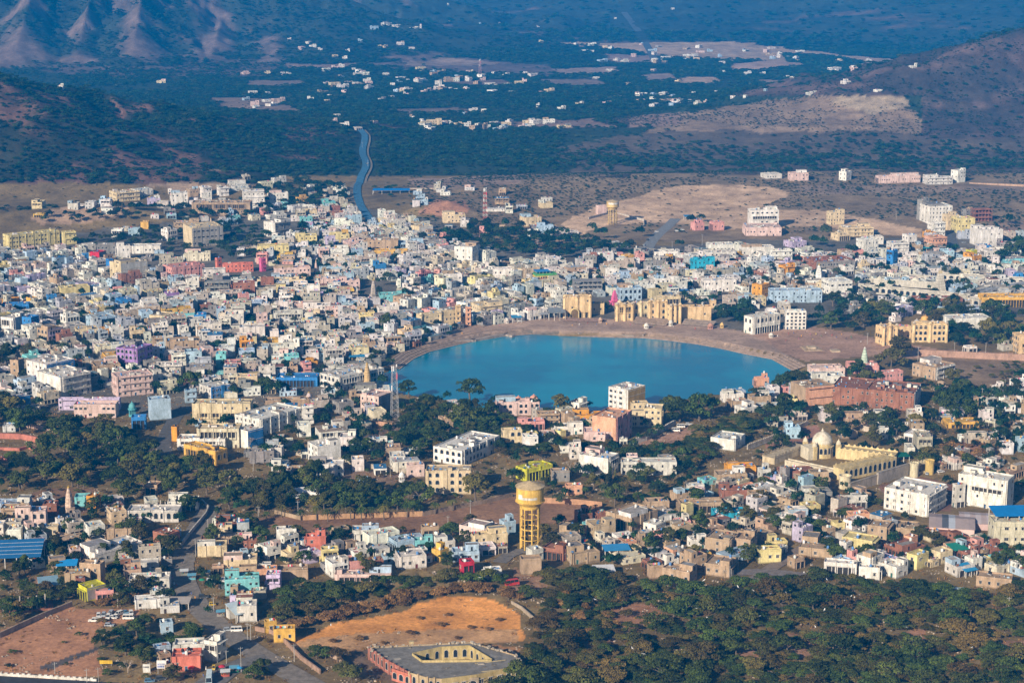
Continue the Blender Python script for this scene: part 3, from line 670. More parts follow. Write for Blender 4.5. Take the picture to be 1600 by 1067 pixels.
DATA = """
0 15 82 370 390 3 y r.3 sp=3 nou|college_building|college|long pale yellow building with a blue striped end below the left hill
92 100 118 365 383 2 y|||
125 - 148 384 398 2 w|||
148 152 180 384 400 2 G rc=R r.6|hall||grey hall with a long dark red roof beside the crimson block
140 156 163 396 418 2 X c2=G bl br nou|||crimson walled building with a blank grey side
119 - 138 402 413 1 B|||
167 190 225 414 439 3 C c2=w br r.7 sp=3.6|apartment_building|apartments|big cream block with a blank grey side wall and two window columns
180 183 203 386 408 2 W|||
204 206 250 386 397 1 W r.5|||
279 301 346 358 386 3 C c2=G bl r1 sp=4 ww=2.4|apartment_building|apartments|tall building with blank cream end and open grey concrete floors
326 328 346 353 362 1 O|||
270 272 310 349 361 2 T r.5|||
250 262 275 361 377 2 W|||
250 270 315 420 438 2 P r.6 nou|school_building|school|long dusty pink two storey block left of the salmon red range
315 317 352 423 440 2 w r.5|||
336 - 346 405 424 3 r nou|||slim red stair tower above the long red range
346 348 395 414 426 2 r r.25 nou|school_building|school|long low red range beside the slim red tower
318 320 358 442 466 3 G fr r.6|building_under_construction|unfinished building|three storey grey concrete frame standing open in the dense old town
358 361 398 444 464 2 R r.5|||
265 - 290 445 458 2 W|||
371 375 389 461 480 2 P|||
87 96 137 452 466 1 y r.5 bl br nou|||
19 30 46 452 464 1 v|||
71 - 88 463 478 2 B|||
0 2 28 469 480 1 O|||
0 3 44 478 489 1 B r.5 nou|||
114 - 130 480 490 1 O|||
141 - 160 464 480 2 w|||
161 172 189 463 478 2 b|||
34 50 58 498 525 3 B|||
0 22 34 499 524 2 W|||
55 76 95 517 543 3 T c2=v arc|haveli|mansion|old tan mansion with arched upper floor and lavender side
111 122 152 518 532 1 C|||
91 104 122 495 515 2 W arc|||
129 150 178 500 517 2 b|||
136 - 160 491 500 1 O|||
232 258 270 496 513 2 C|||
152 - 178 516 528 1 O|||
199 - 226 519 534 1 C|||
276 280 292 510 526 2 W bl|||
373 376 396 534 554 2 O|||
180 215 232 548 583 4 V c2=V arc sp=2.6|haveli|mansion|tall purple mansion with rows of arched windows
235 - 254 530 546 2 T|||
255 262 312 536 556 2 T r.6|||
254 - 279 460 471 1 V|||
307 - 330 478 490 1 R|||
175 - 191 451 466 2 P|||
11 - 36 429 440 1 P|||
377 380 413 300 327 3 W bal|||
419 422 450 303 322 3 W c2=W r.5|||white three storey block with a row of dark windows north of the old town
297 300 388 314 332 2 T r.3 nou sp=3.4|school_building|school|long tan two storey building near the foot of the left hill
165 - 215 303 316 2 C|||
200 - 237 299 310 2 w|||
265 268 293 303 325 3 W|||
227 - 250 312 322 1 v|||
337 - 357 295 308 2 W bal|||
310 - 330 294 310 2 W|||
290 - 309 297 313 2 T|||
410 430 452 350 372 2 W c2=G|||
467 470 488 341 353 2 t|||
527 - 552 349 358 1 W|||
460 463 495 331 340 1 C|||
641 655 676 356 369 1 C c2=W br nou|||low cream house with a bright blank white side at the edge of the trees
567 569 620 377 396 3 T r.4 sp=3.4 nou|school_building|school|long grey tan three storey block behind the yellow range
582 584 635 393 404 1 Y r.3 nou|||
615 618 662 381 395 2 b r.5|||
662 664 697 380 393 2 G|||
710 738 749 388 418 3 W sp=5|hotel|hotel|tall narrow white hotel north of the old town
690 693 727 337 349 2 C|||
459 462 495 370 384 2 y|||
400 403 451 386 401 2 y r.4 nou|||
507 509 524 371 394 3 v|||
535 - 560 380 394 2 p|||
426 430 484 421 436 2 p r.3|||long low pale pink range beside the small pink tower
405 - 415 405 425 3 H nou bl br|||small bright pink tower above the pink range
400 402 475 438 450 2 C r.25 nou|market_building|market|long cream hall with a green end screen in the old town
400 402 446 451 460 1 y r.4|||
499 502 528 438 455 2 p|||
528 530 562 440 454 2 p r.4|||
690 694 722 431 450 2 W|||
769 771 800 422 441 2 W|||
590 594 635 463 476 2 t c2=t|||
507 - 526 467 475 1 O|||
650 658 718 494 514 3 C r.22 sp=3 nou orn|palace_wing|palace|long cream palace wing running along the far left lake steps
711 712 720 479 510 4 D r1 nou sp=9|||tall narrow golden stair tower on the lake steps
727 728 736 482 510 4 S r1 nou sp=9|||
735 750 785 480 500 2 C|||
507 510 555 483 497 2 p r.3|||
457 460 490 476 486 1 p|||
400 403 418 492 520 3 p|||
880 882 922 466 497 3 D r.5 nou orn|lakeside_palace|palace|square golden palace gatehouse with a great arch facing the lake
922 923 944 476 492 1 D r.6 nou|||
961 964 988 478 502 2 D arc nou orn sp=3|palace_wing|palace|golden lakeside wing with domed corner kiosks, left of the big steps
988 990 1013 476 499 2 C arc nou orn sp=3|palace_wing|palace|cream arched lakeside wing between two golden wings
1013 1015 1041 474 503 3 D arc nou orn sp=3|palace_wing|palace|three storey golden arched wing above the stone steps
1022 1024 1064 466 478 1 C nou r.3|||
1041 1048 1063 480 507 3 D nou orn|palace_wing|palace|golden bastion block standing furthest toward the water
1063 1064 1110 481 502 1 D nou r.35 bl miss2|palace_wing|palace|long plain golden wall block right of the bastion
1109 1110 1119 471 482 1 D nou r.8|||
965 968 1003 452 470 2 b arc|||
827 838 848 469 485 2 b|||
860 868 886 456 480 3 W|||
846 - 860 460 478 3 T|||
895 897 941 440 460 3 G fr r.5|building_under_construction|unfinished building|grey concrete frame with open floors behind the golden gatehouse
947 950 984 442 452 1 W|||
992 - 1021 444 452 1 w|||
1022 1025 1047 437 452 2 W|||
1047 1050 1083 440 453 1 W|||
1097 1100 1151 440 457 2 W r.4|||
1080 1083 1117 408 429 3 q|||bright turquoise three storey building in the old town
1100 1103 1150 396 414 3 w r.5|||
1105 1107 1148 384 396 1 W|||
1122 1125 1156 413 425 1 p rc=B|||
1157 1160 1210 388 404 1 W r.4|||
1170 1172 1217 330 358 4 W r.45 ww=2 sp=4.4 top|hotel|hotel|white four storey hotel with a central roof tower on the dusty hillside
1164 1166 1219 357 369 1 p r.8 nou|||long pale pink plinth block in front of the white hillside hotel
931 - 948 323 336 1 p bl br|||
812 - 846 342 354 1 C|||
841 - 864 319 326 1 C|||
1080 - 1101 350 361 1 P|||
1110 - 1132 349 361 1 P|||
971 - 991 401 411 1 Y|||
935 - 959 398 408 1 W|||
916 918 934 401 417 3 R arc|||
991 1012 1029 395 412 2 G|||
1020 1023 1060 395 410 2 W|||
1058 1061 1091 400 413 1 W|||
1003 - 1026 434 441 1 P|||
1176 1190 1204 447 466 2 O|||
1164 1175 1223 498 523 2 W r.35 rc=b nou arc|lakeside_hall|hall|white arched hall with a pale roof on the lake promenade
1226 1227 1258 488 515 5 W r.5 sp=2.8 ww=1.5 nou|hotel|hotel|white five storey block with a red cornice by the promenade
1216 1218 1235 474 486 1 w rc=R|||
1371 1380 1402 513 540 3 D sp=3 nou orn|palace_building|palace|golden yellow palace block with small domes left of the round bastions
1402 1404 1424 512 530 2 D nou|||
1425 1427 1476 508 535 3 D nou orn r.4 arc sp=3|palace_building|palace|golden palace block with round bastions beside the big dark tree
1478 1483 1550 500 517 1 W r.5 nou sp=5|assembly_hall|hall|long white hall with a dark flat roof among trees
1531 1535 1640 466 480 1 Y r.3|||
1588 1591 1640 527 553 3 D r.6 arc|haveli|mansion|golden yellow three storey mansion at the right edge
1200 1203 1281 456 473 3 b r.3 sp=2.8|hotel|hotel|long pale blue three storey building near the promenade
1288 1297 1333 442 462 2 W rc=b nou sp=3 ww=2|restaurant|restaurant|white building with a pale metal roof and open terrace by the dark trees
1293 1297 1320 333 352 4 C|apartment_building|apartments|cream four storey block alone on the dusty slope
1315 1319 1366 358 370 2 C top|||
1301 - 1330 368 377 1 C|||
1341 1350 1374 377 393 2 W rc=B|||
1389 1394 1421 382 400 3 W|||
1386 1395 1404 393 414 3 B|||
1412 - 1434 369 385 2 W|||
1434 1440 1452 314 345 4 G bl|||
1443 1450 1489 324 350 4 W c2=W|||white four storey block in the hillside cluster beside a grey tower
1451 1455 1478 350 370 3 W sp=2.6|||
1475 1480 1499 338 360 3 C|||
1491 1496 1524 343 365 3 y|||
1520 1523 1551 328 347 3 R fr|building_under_construction|unfinished building|red brick frame with open floors at the top of the hillside cluster
1504 - 1520 329 344 3 G|||
1523 1530 1568 361 386 2 W bl top sp=6|||
1227 - 1262 380 388 1 v|||
1262 1275 1339 411 427 2 R c2=G r.7 sp=2.4 nou|market_building|market|large dark brown and grey two storey block in the right of the old town
1200 1202 1238 393 415 3 W bal r.5|||
1218 - 1243 418 432 2 O|||
1241 - 1260 405 414 1 r|||
1340 - 1360 414 424 1 C|||
1239 1241 1288 444 452 1 T arc|||
1536 1541 1564 393 410 2 w|||
1508 - 1536 402 412 1 O|||
1448 - 1481 373 390 2 S|||
1444 - 1463 365 373 1 O|||
1425 1428 1501 468 478 1 R r.3 arc nou|||long low red sandstone range with arches among trees
1511 - 1528 393 402 1 L|||
1191 - 1223 274 280 1 w|||
1233 1236 1264 272 283 2 p|||
1312 1322 1332 270 283 2 W|||
1370 1373 1441 277 287 1 p r.2|||
1445 1448 1490 279 289 2 w r.4|||
1488 1496 1510 268 286 3 W|||
34 75 109 572 605 3 W c2=B r1 sp=3.6 nou|hotel|hotel|white hotel with a bright blue side wall behind the statue tower
47 96 134 592 623 3 W c2=w bl r1.2 bal nou|hotel|hotel|blank white walled hotel block under the tall statue tower
16 30 35 565 594 3 T|||
109 112 128 566 588 2 R arc|||
90 92 185 625 641 2 v r.12 sp=3 ww=1.8 nou bal|school_building|school|long lavender arcaded school wing seen from its side
114 116 179 634 653 2 p r.4 rc=B nou sp=2.6 ww=1.6|school_building|school|pale pink school range under a dark blue sheet roof
169 184 235 591 621 3 p c2=p r.6 bal nou|school_building|school|stepped pale pink school block with open balconies
228 235 266 627 657 2 b r.7 br bl nou|||tall pale blue block with a blank front beside the street
204 206 228 654 671 1 B rc=B r.8|||
300 302 390 633 664 3 C r.35 sp=4.2 nou|hotel|hotel|long cream three storey hotel with four columns of windows
287 290 307 612 630 2 b|||
309 330 357 608 624 2 w c2=B|||
363 408 465 658 682 3 W r.6 sp=3.4 nou|school_building|school|long white three storey building with rows of small windows
471 474 490 637 664 3 W nou|||
307 309 372 672 700 2 C c2=M r.5|||
275 277 350 688 704 2 W r.4|||
268 277 279 669 690 2 O bl|||
280 338 353 708 727 1 Y r3 sp=3 nou arc|||long golden yellow bungalow with a verandah at the grove edge
367 388 409 676 702 2 W c2=B bl br nou|||white blank house with one bright blue side
136 150 186 574 592 2 T|||
217 - 250 566 583 2 G|||
230 233 284 573 588 2 w r.5|||
310 325 353 553 570 2 p|||
369 371 402 590 606 1 C rc=B|||
115 117 152 779 792 1 t|||
135 150 154 778 796 1 O c2=O bl br nou|||
196 199 276 800 816 1 w arc r.4 nou|||unfinished white arcade with bare columns standing on its roof
260 262 309 786 798 1 W|||
0 2 43 797 821 2 T|||
21 25 71 803 830 2 p arc|||ornate pale pink two storey house beside the lower left plots
226 246 250 760 773 1 T|||
430 432 494 592 604 1 B rc=B r.5|||low blue building under a long blue sheet roof near the lake
497 530 596 592 612 2 w r.5 arc|temple_hall|temple|white temple hall with two pointed spires behind it
475 - 496 567 580 2 O|||
468 - 486 569 585 2 P|||
562 592 612 622 648 3 p c2=G br|||pale pink house with a blank grey side below the radio mast
553 556 609 612 622 1 W|||
412 415 483 628 640 1 T r.3 bl br nou|||
518 - 552 632 648 1 G|||
489 500 541 675 695 2 W eave nou nopar top|villa|villa|white villa with flat overhanging roofs among trees
478 497 531 700 727 3 W br|||tall white house with a blank right side above the grove
434 436 473 734 747 1 T r.4 bl br|||
676 722 780 707 729 2 W r.5 arc nou sp=3.4|hotel|hotel|long white two storey hotel with wings behind the yellow hotel
664 666 734 738 772 3 C r.5 arc sp=3.4 nou|hotel|hotel|pale yellow three storey hotel with arched windows beside a big tree
634 637 663 729 746 1 p|||
774 777 843 632 650 2 p r.4 arc|temple_hall|temple|pale pink temple hall with domed kiosks beside the lake
952 981 1010 612 646 4 W c2=U br nou sp=3.6 ww=2 miss0|lakeside_hotel|hotel|white and mustard hotel standing on the near lake shore
985 987 1013 632 648 2 C|||
1006 1033 1039 641 668 3 C|||
963 965 1008 650 668 2 C arc|||
926 962 990 656 695 4 S c2=P bl r.7 nou ww=1.6 wh=2.4|hotel|hotel|tall peach hotel with a blank front wall and pink balcony side
911 913 963 677 694 1 p|||
864 867 911 669 680 1 W r.5|||
901 - 922 660 670 1 W|||
895 898 943 652 664 1 O|||
876 - 898 648 665 2 T bl|||
889 905 918 632 648 2 W|||
838 841 875 649 664 2 T sp=2.6|||
808 810 851 661 672 1 P|||
783 786 816 675 697 2 C arc|||cream house with arched orange windows left of the thicket
815 818 841 680 697 2 y|||
841 - 866 684 696 1 G|||
806 822 864 736 753 1 L c2=L r.5 bl nou|||bright lime yellow house beyond the golden water tower
826 829 853 727 741 1 L nou nt|||
860 862 890 738 754 1 T c2=G|||
906 950 968 719 745 2 W bl r1.4|||old stained white house with a long blank wall
904 907 921 711 735 3 w bl br nou nt|||
968 971 1054 724 742 2 w r.3|||
1028 1031 1054 716 733 2 G|||
883 885 910 761 774 1 S|||peach bungalow with small blue windows on the dry field
1112 1147 1169 690 705 1 W bl nou|||white box house at the end of the rampart road
1134 1137 1182 732 743 1 O bl br|||
1118 1121 1168 744 757 1 T|||
1185 - 1205 736 750 1 w|||
1091 - 1121 752 759 1 t|||
1072 1075 1101 760 769 1 w|||
1048 - 1080 774 787 1 T|||
1125 1128 1171 769 782 1 R|||
1169 1172 1201 773 788 1 T|||
1061 1064 1131 789 802 1 T r.4|||
1114 1117 1167 804 814 1 q rc=q nou|||low bright turquoise walled house with a turquoise roof
948 985 1031 812 832 1 T r.8|||
1008 1011 1046 786 800 1 T|||
1179 1182 1202 593 604 1 S|||
1127 1130 1163 618 629 1 W|||
1137 1140 1169 629 641 1 T|||
1170 1173 1205 622 636 1 T|||
1150 - 1186 640 651 1 W|||
1241 1258 1306 608 636 2 T c2=S bl br nou|||blank peach end block joined to the long brick building
1306 1427 1453 617 643 3 R c2=W r1.76 sp=2.9 nou|school_building|school|long red brick three storey building with a white end
1415 1441 1459 683 695 1 W ww=1.8 nou|pavilion|pavilion|white pavilion with large square openings by the brown mound
1310 - 1341 677 686 1 T rc=q|||
1479 1482 1531 662 669 1 Y|||
1537 - 1560 622 630 1 w rc=b|||
1542 - 1561 642 650 1 w rc=b|||
1205 - 1226 751 760 1 v|||
1217 1220 1272 738 748 1 R rc=b r.5|||
1245 1248 1298 750 761 1 T|||
1252 1255 1301 772 785 1 G|||
1315 1318 1356 783 796 1 w|||
1252 - 1283 793 807 1 y|||
1228 1231 1263 799 815 1 w c2=b|||
1325 1328 1360 806 820 1 S|||
1238 1241 1291 602 612 1 b|||
1266 1269 1321 590 600 1 W|||
1327 1330 1374 574 584 1 P nou r.8|temple_hall|temple|pink temple terrace under a pale green spire
1373 1378 1413 584 602 2 P r.4 nou sp=2.4|||long pink two storey range behind the temple trees
1266 1269 1321 578 588 1 p|||
1432 1461 1499 577 595 2 T c2=w r.9|||large tan and white block with a wide roof by the long wall
1389 1448 1491 776 808 3 W c2=W r1 bal nou sp=3.4|apartment_building|apartments|left one of two big white apartment blocks
1505 1570 1591 754 799 4 W r2 nou sp=4 top|apartment_building|apartments|right and taller one of two big white apartment blocks
1489 1492 1508 760 793 3 w nou|||narrow link building between the two white apartment blocks
1475 - 1526 725 735 1 w|||
1505 - 1523 741 748 1 O|||
1549 1552 1640 818 851 2 M r.4 sp=3.6 ww=1.8 nou nt|restaurant|restaurant|cream two storey building with a blue canopy on its roof
124 158 162 884 917 2 T r2 nou|||tall plain tan house with one double window by the sports court
100 102 141 899 922 1 T nou|||
118 137 162 922 940 1 L c2=G br nou nt|||small lime yellow room with a grey side near the parked cars
145 150 177 926 940 1 P nou|||
119 150 211 868 884 1 W r.5|||wide white house with a broad terrace roof near the blue canopy
210 213 247 882 896 1 w clean nou nt|||white court with a crenellated parapet and lavender roof
199 202 264 908 926 1 w r.5|||
236 263 278 838 857 1 R nou r1.3|||
164 167 219 829 846 1 T r.5|||
56 58 90 826 838 1 C|||
75 - 101 823 834 1 W|||
306 309 354 856 870 1 C|||
347 350 401 878 893 1 C r.6|||
350 353 401 896 912 1 T r.5|||
266 269 313 1029 1049 1 r c2=r r.8 nou|shop|shop|red shop with white shutters at the road junction
318 340 350 1006 1035 2 w|||
270 273 318 1010 1026 1 w rc=b|||
247 - 270 976 991 1 b|||
368 371 401 950 972 1 w rc=b r1|||
412 415 432 974 990 1 Y nou bl nt|||small ruined yellow hut above the junction
426 428 461 986 1004 1 Y nou nt|gate_house|gatehouse|ruined yellow gatehouse at the foot of the orange bank
433 436 481 894 908 1 T nou bl br|||
400 402 433 892 910 1 S nou bl br|||
430 433 463 830 854 2 W|||
549 551 592 831 848 1 W c2=W|||plain white house at the edge of the ploughed field
477 480 509 841 865 2 r|||salmon red two storey house in the lower settlement
500 503 529 861 882 2 y|||
466 - 501 868 882 1 v|||
437 - 469 868 881 1 C|||
606 620 647 849 866 1 b|||
646 649 676 847 861 1 t|||
672 - 711 849 862 1 w|||
674 688 701 863 878 1 Y|||
705 708 749 865 878 1 b|||
717 757 778 830 850 2 p r1.2|||pale pink two storey house nearest the water tower on its left
780 - 806 818 836 1 b|||
717 - 741 881 896 1 X|||dark red hut at the top of the scrub bank
755 758 784 892 905 1 W|||
615 625 666 873 890 1 w|||
657 660 686 826 842 1 T|||
520 523 608 899 910 1 p r.25|||
575 - 599 879 896 1 R|||
595 - 616 871 882 1 b|||
872 902 918 833 848 1 T|||
848 880 897 862 877 1 R|||
822 - 849 862 877 1 w|||
812 815 846 876 898 1 T nou bl br clean nt|plinth|wall block|blank tan retaining block below the water tower
879 895 938 869 882 1 T|||
995 1000 1023 843 860 2 T|||
1006 1025 1042 822 834 1 W|||
1021 - 1051 836 847 1 P|||
1053 - 1080 817 827 1 P|||
1103 1140 1160 847 867 2 T|||
1141 1172 1187 846 864 2 T|||
1075 - 1104 846 859 1 W|||
1012 1015 1037 887 904 1 T|||
1036 1077 1091 897 914 1 T r1.8|||
1102 1139 1157 887 903 1 T c2=G|||
1086 - 1112 867 877 1 Y|||
1182 1185 1221 862 880 1 y|||
1200 1203 1231 848 858 1 y|||
1059 - 1084 869 880 1 b|||
1319 1362 1377 848 871 2 y bl nou r1.6|||tall pale yellow house with a blank sunlit front
1357 1385 1399 826 846 2 T rc=B|||tan two storey house under a bright blue roof
1401 1435 1444 829 842 1 T bl nou|||
1289 1338 1343 884 899 1 W r2.5|||
1343 1374 1378 890 907 1 W r2|||
1377 1400 1422 889 904 1 W r1.2|||
1482 - 1526 889 902 1 w|||
1510 - 1537 876 892 1 W|||
1529 1580 1589 908 922 1 T r2|||
1250 1300 1318 861 873 1 T|||
1385 - 1451 862 872 1 R|||
1286 - 1306 828 841 1 T|||
1300 - 1321 820 834 1 y|||
1232 - 1258 876 889 1 T|||
1456 - 1491 866 882 1 C|||
1542 - 1569 858 870 1 R|||
1450 - 1489 834 842 1 R rc=B|||
"""
# ---------------------------------------------------------------- placing the buildings read off the photograph
rng = random.Random(11)
HAND = [l for l in DATA.strip().split('\n')]
AUTO = []                                                    # houses whose label is written once all stand
LMARK = []                                                   # (phrase, x, y)
def num(n): return {1: 'one', 2: 'two', 3: 'three', 4: 'four', 5: 'five'}[n]
Occ.mark(LAKE, 3)
for ln in HAND:
    geo, nm, cat, lab = (ln.split('|') + ['', '', ''])[:4]
    t = geo.split(); x0, xk, x1, yt, yb, n, ck = t[:7]; o = parse(t[7:])
    x0, x1, yt, yb, n = float(x0), float(x1), float(yt), float(yb), int(n)
    xk = x0 + (x1 - x0) * rng.choice((.22, .3, .36)) if xk == '-' else float(xk)
    K, a, wr, wl, h = solve(x0, xk, x1, yt, yb, o.get('r', .9 if xk > x0 + 4 else .6))
    if not nm and n > 1 and rng.random() < .25: o['bal'] = 1
    if 'miss2' in o: o['miss'] = .75
    if 'miss0' in o: o['miss'] = 0
    b = building(nm or 'house', K, a, wr, wl, h, n, ck, o, rng, lab or None, cat or 'house', None, (x0, x1, yt, yb), yb > 560 or (nm and yb > 480))
    if not lab: AUTO.append((b, ck, n, nm or 'house', o.get('fr')))
    b['group'] = {'house': 'houses of the lake town'}.get(cat or 'house', (cat or '') + ' buildings of the town')
for ph, x, y in (('golden water tower', 828, 855), ('white domed shrine', 1284, 700), ('radio mast', 617, 660), ('lakeside hotel', 980, 645), ('pink temple spire', 960, 475),
    ('golden palace gatehouse', 900, 497), ('purple mansion', 215, 580), ('statue tower', 91, 600), ('big cream block', 190, 438), ('grey concrete tower', 310, 385),
    ('hillside white hotel', 1193, 357), ('hillside cluster', 1465, 350), ('long brick school', 1400, 640), ('white apartments', 1490, 800),
    ('yellow arched hotel', 700, 772), ('lime yellow house', 830, 750), ('lower ruined gatehouse', 440, 1000), ('parked white cars', 180, 965), ('blue panelled canopy', 40, 890),
    ('stepped temple tower', 1468, 450), ('far water tower', 955, 352), ('near-shore temple', 560, 600), ('promenade block', 1240, 515),
    ('salmon red school range', 350, 425), ('rainbow building', 860, 445), ('pale blue hotel', 1240, 472), ('blue banded hospital canopy', 1575, 850),
    ('white villa', 515, 695), ('red shop', 290, 1049), ('tall narrow white hotel', 735, 417), ('palace wing', 690, 512),
    ('long tan school', 340, 332), ('turquoise walled yard', 1140, 814), ('far winding road', 570, 300), ('sandy hillside road', 1020, 370), ('ploughed field', 650, 830)):
    p = G(x, y); LMARK.append((ph, p.x, p.y))
LMARK = [l for l in LMARK if 'hospital' not in l[0]]
# ---------------------------------------------------------------- town filler
def poly_w(P): return [tuple(G0(*p)[:2]) for p in P]
def fill(P, cell, sizes, hs, pal, dens, theta, indiv, seed, lane=4, flat=.0):
    """rows of closely set houses inside polygon P; the ones INDIV says yes to are objects, the others go to the mass"""
    rg = random.Random(seed); W = poly_w(P)
    cx = sum(p[0] for p in W) / len(W); cy_ = sum(p[1] for p in W) / len(W); ct, st = math.cos(theta), math.sin(theta)
    rad = max(math.hypot(p[0] - cx, p[1] - cy_) for p in W); n = int(rad / cell) + 2; out = []
    for i in range(-n, n + 1):
        for j in range(-n, n + 1):
            u = i * cell + (i // lane) * 2.6; v = j * cell + (j // lane) * 2.6
            u += 5 * math.sin(v / 55 + seed); v += 5 * math.sin(u / 60)
            x, y = cx + u * ct - v * st, cy_ + u * st + v * ct
            if rg.random() > dens * (1 if flat else .8 + .4 * float(vnoise(x / 40, y / 40, seed))): continue
            if not inpoly(np.array([x]), np.array([y]), W)[0]: continue
            sx, sy = rg.uniform(*sizes), rg.uniform(*sizes)
            a = theta + .35 * math.sin(x / 70 + seed) + rg.uniform(-.06, .06)
            a = (a + math.pi) % (math.pi / 2)
            if rg.random() < .22: sx *= 1.9
            rc = rect((x, y), a, sx, sy)
            if not Occ.free(rc):
                sx *= .6; sy *= .6; rc = rect((x, y), a, sx, sy)
                if not Occ.free(rc): continue
            nn = rg.choice(hs); out.append((x, y, a, sx, sy, nn, rg.choice(pal))); Occ.mark(rc, 0)
    return out
MASS = MB(); MASSN = 0
def mass_house(x, y, a, w, d, n, ck, rg):
    global MASSN
    MASSN += 1
    z = float(gz(np.array([x]), np.array([y]))[0])
    MASS.xf(a, (x, y, z)); wins = []; h = n * rg.uniform(2.8, 3.4) + rg.uniform(-.3, .6)
    col = jit(PAL[ck], rg, .12)
    o = {'miss': rg.uniform(.15, .7), 'ww': rg.uniform(.7, 1.15), 'wh': rg.uniform(.9, 1.4), 'sp': rg.uniform(2.2, 4.2), 'ver': .3}
    if rg.random() < .10: o['rc'] = rg.choice([(.05, .20, .42), (.45, .43, .4), (.16, .26, .32), (.3, .14, .1), (.5, .5, .5)]); o['nopar'] = 1
    body(MASS, MASS, w, d, h, n, col, rg, o, wins, True); embed_wins(MASS, wins)
    if rg.random() < .55: MASS.lathe(rg.uniform(1, w - 1), rg.uniform(1, d - 1), [(.55, h + .4), (.55, h + 1.5), (.2, h + 1.7)], 6, rg.choice([(.02, .02, .02), (.7, .7, .7), (.7, .7, .7)]))
OLDPAL = ''.join(k * n for k, n in (('W', 16), ('w', 18), ('F', 9), ('G', 9), ('e', 12), ('k', 6), ('b', 7), ('M', 6), ('C', 2), ('T', 3), ('p', 1), ('v', 1), ('y', 1), ('B', 1), ('t', 1), ('P', 1), ('Y', 1), ('R', 1)))
LOWPAL = ''.join(k * n for k, n in (('W', 9), ('w', 10), ('T', 10), ('e', 10), ('C', 3), ('M', 3), ('R', 3), ('G', 4), ('F', 3), ('k', 1), ('b', 3), ('p', 1), ('P', 1), ('S', 1), ('y', 2), ('t', 1), ('v', 1)))
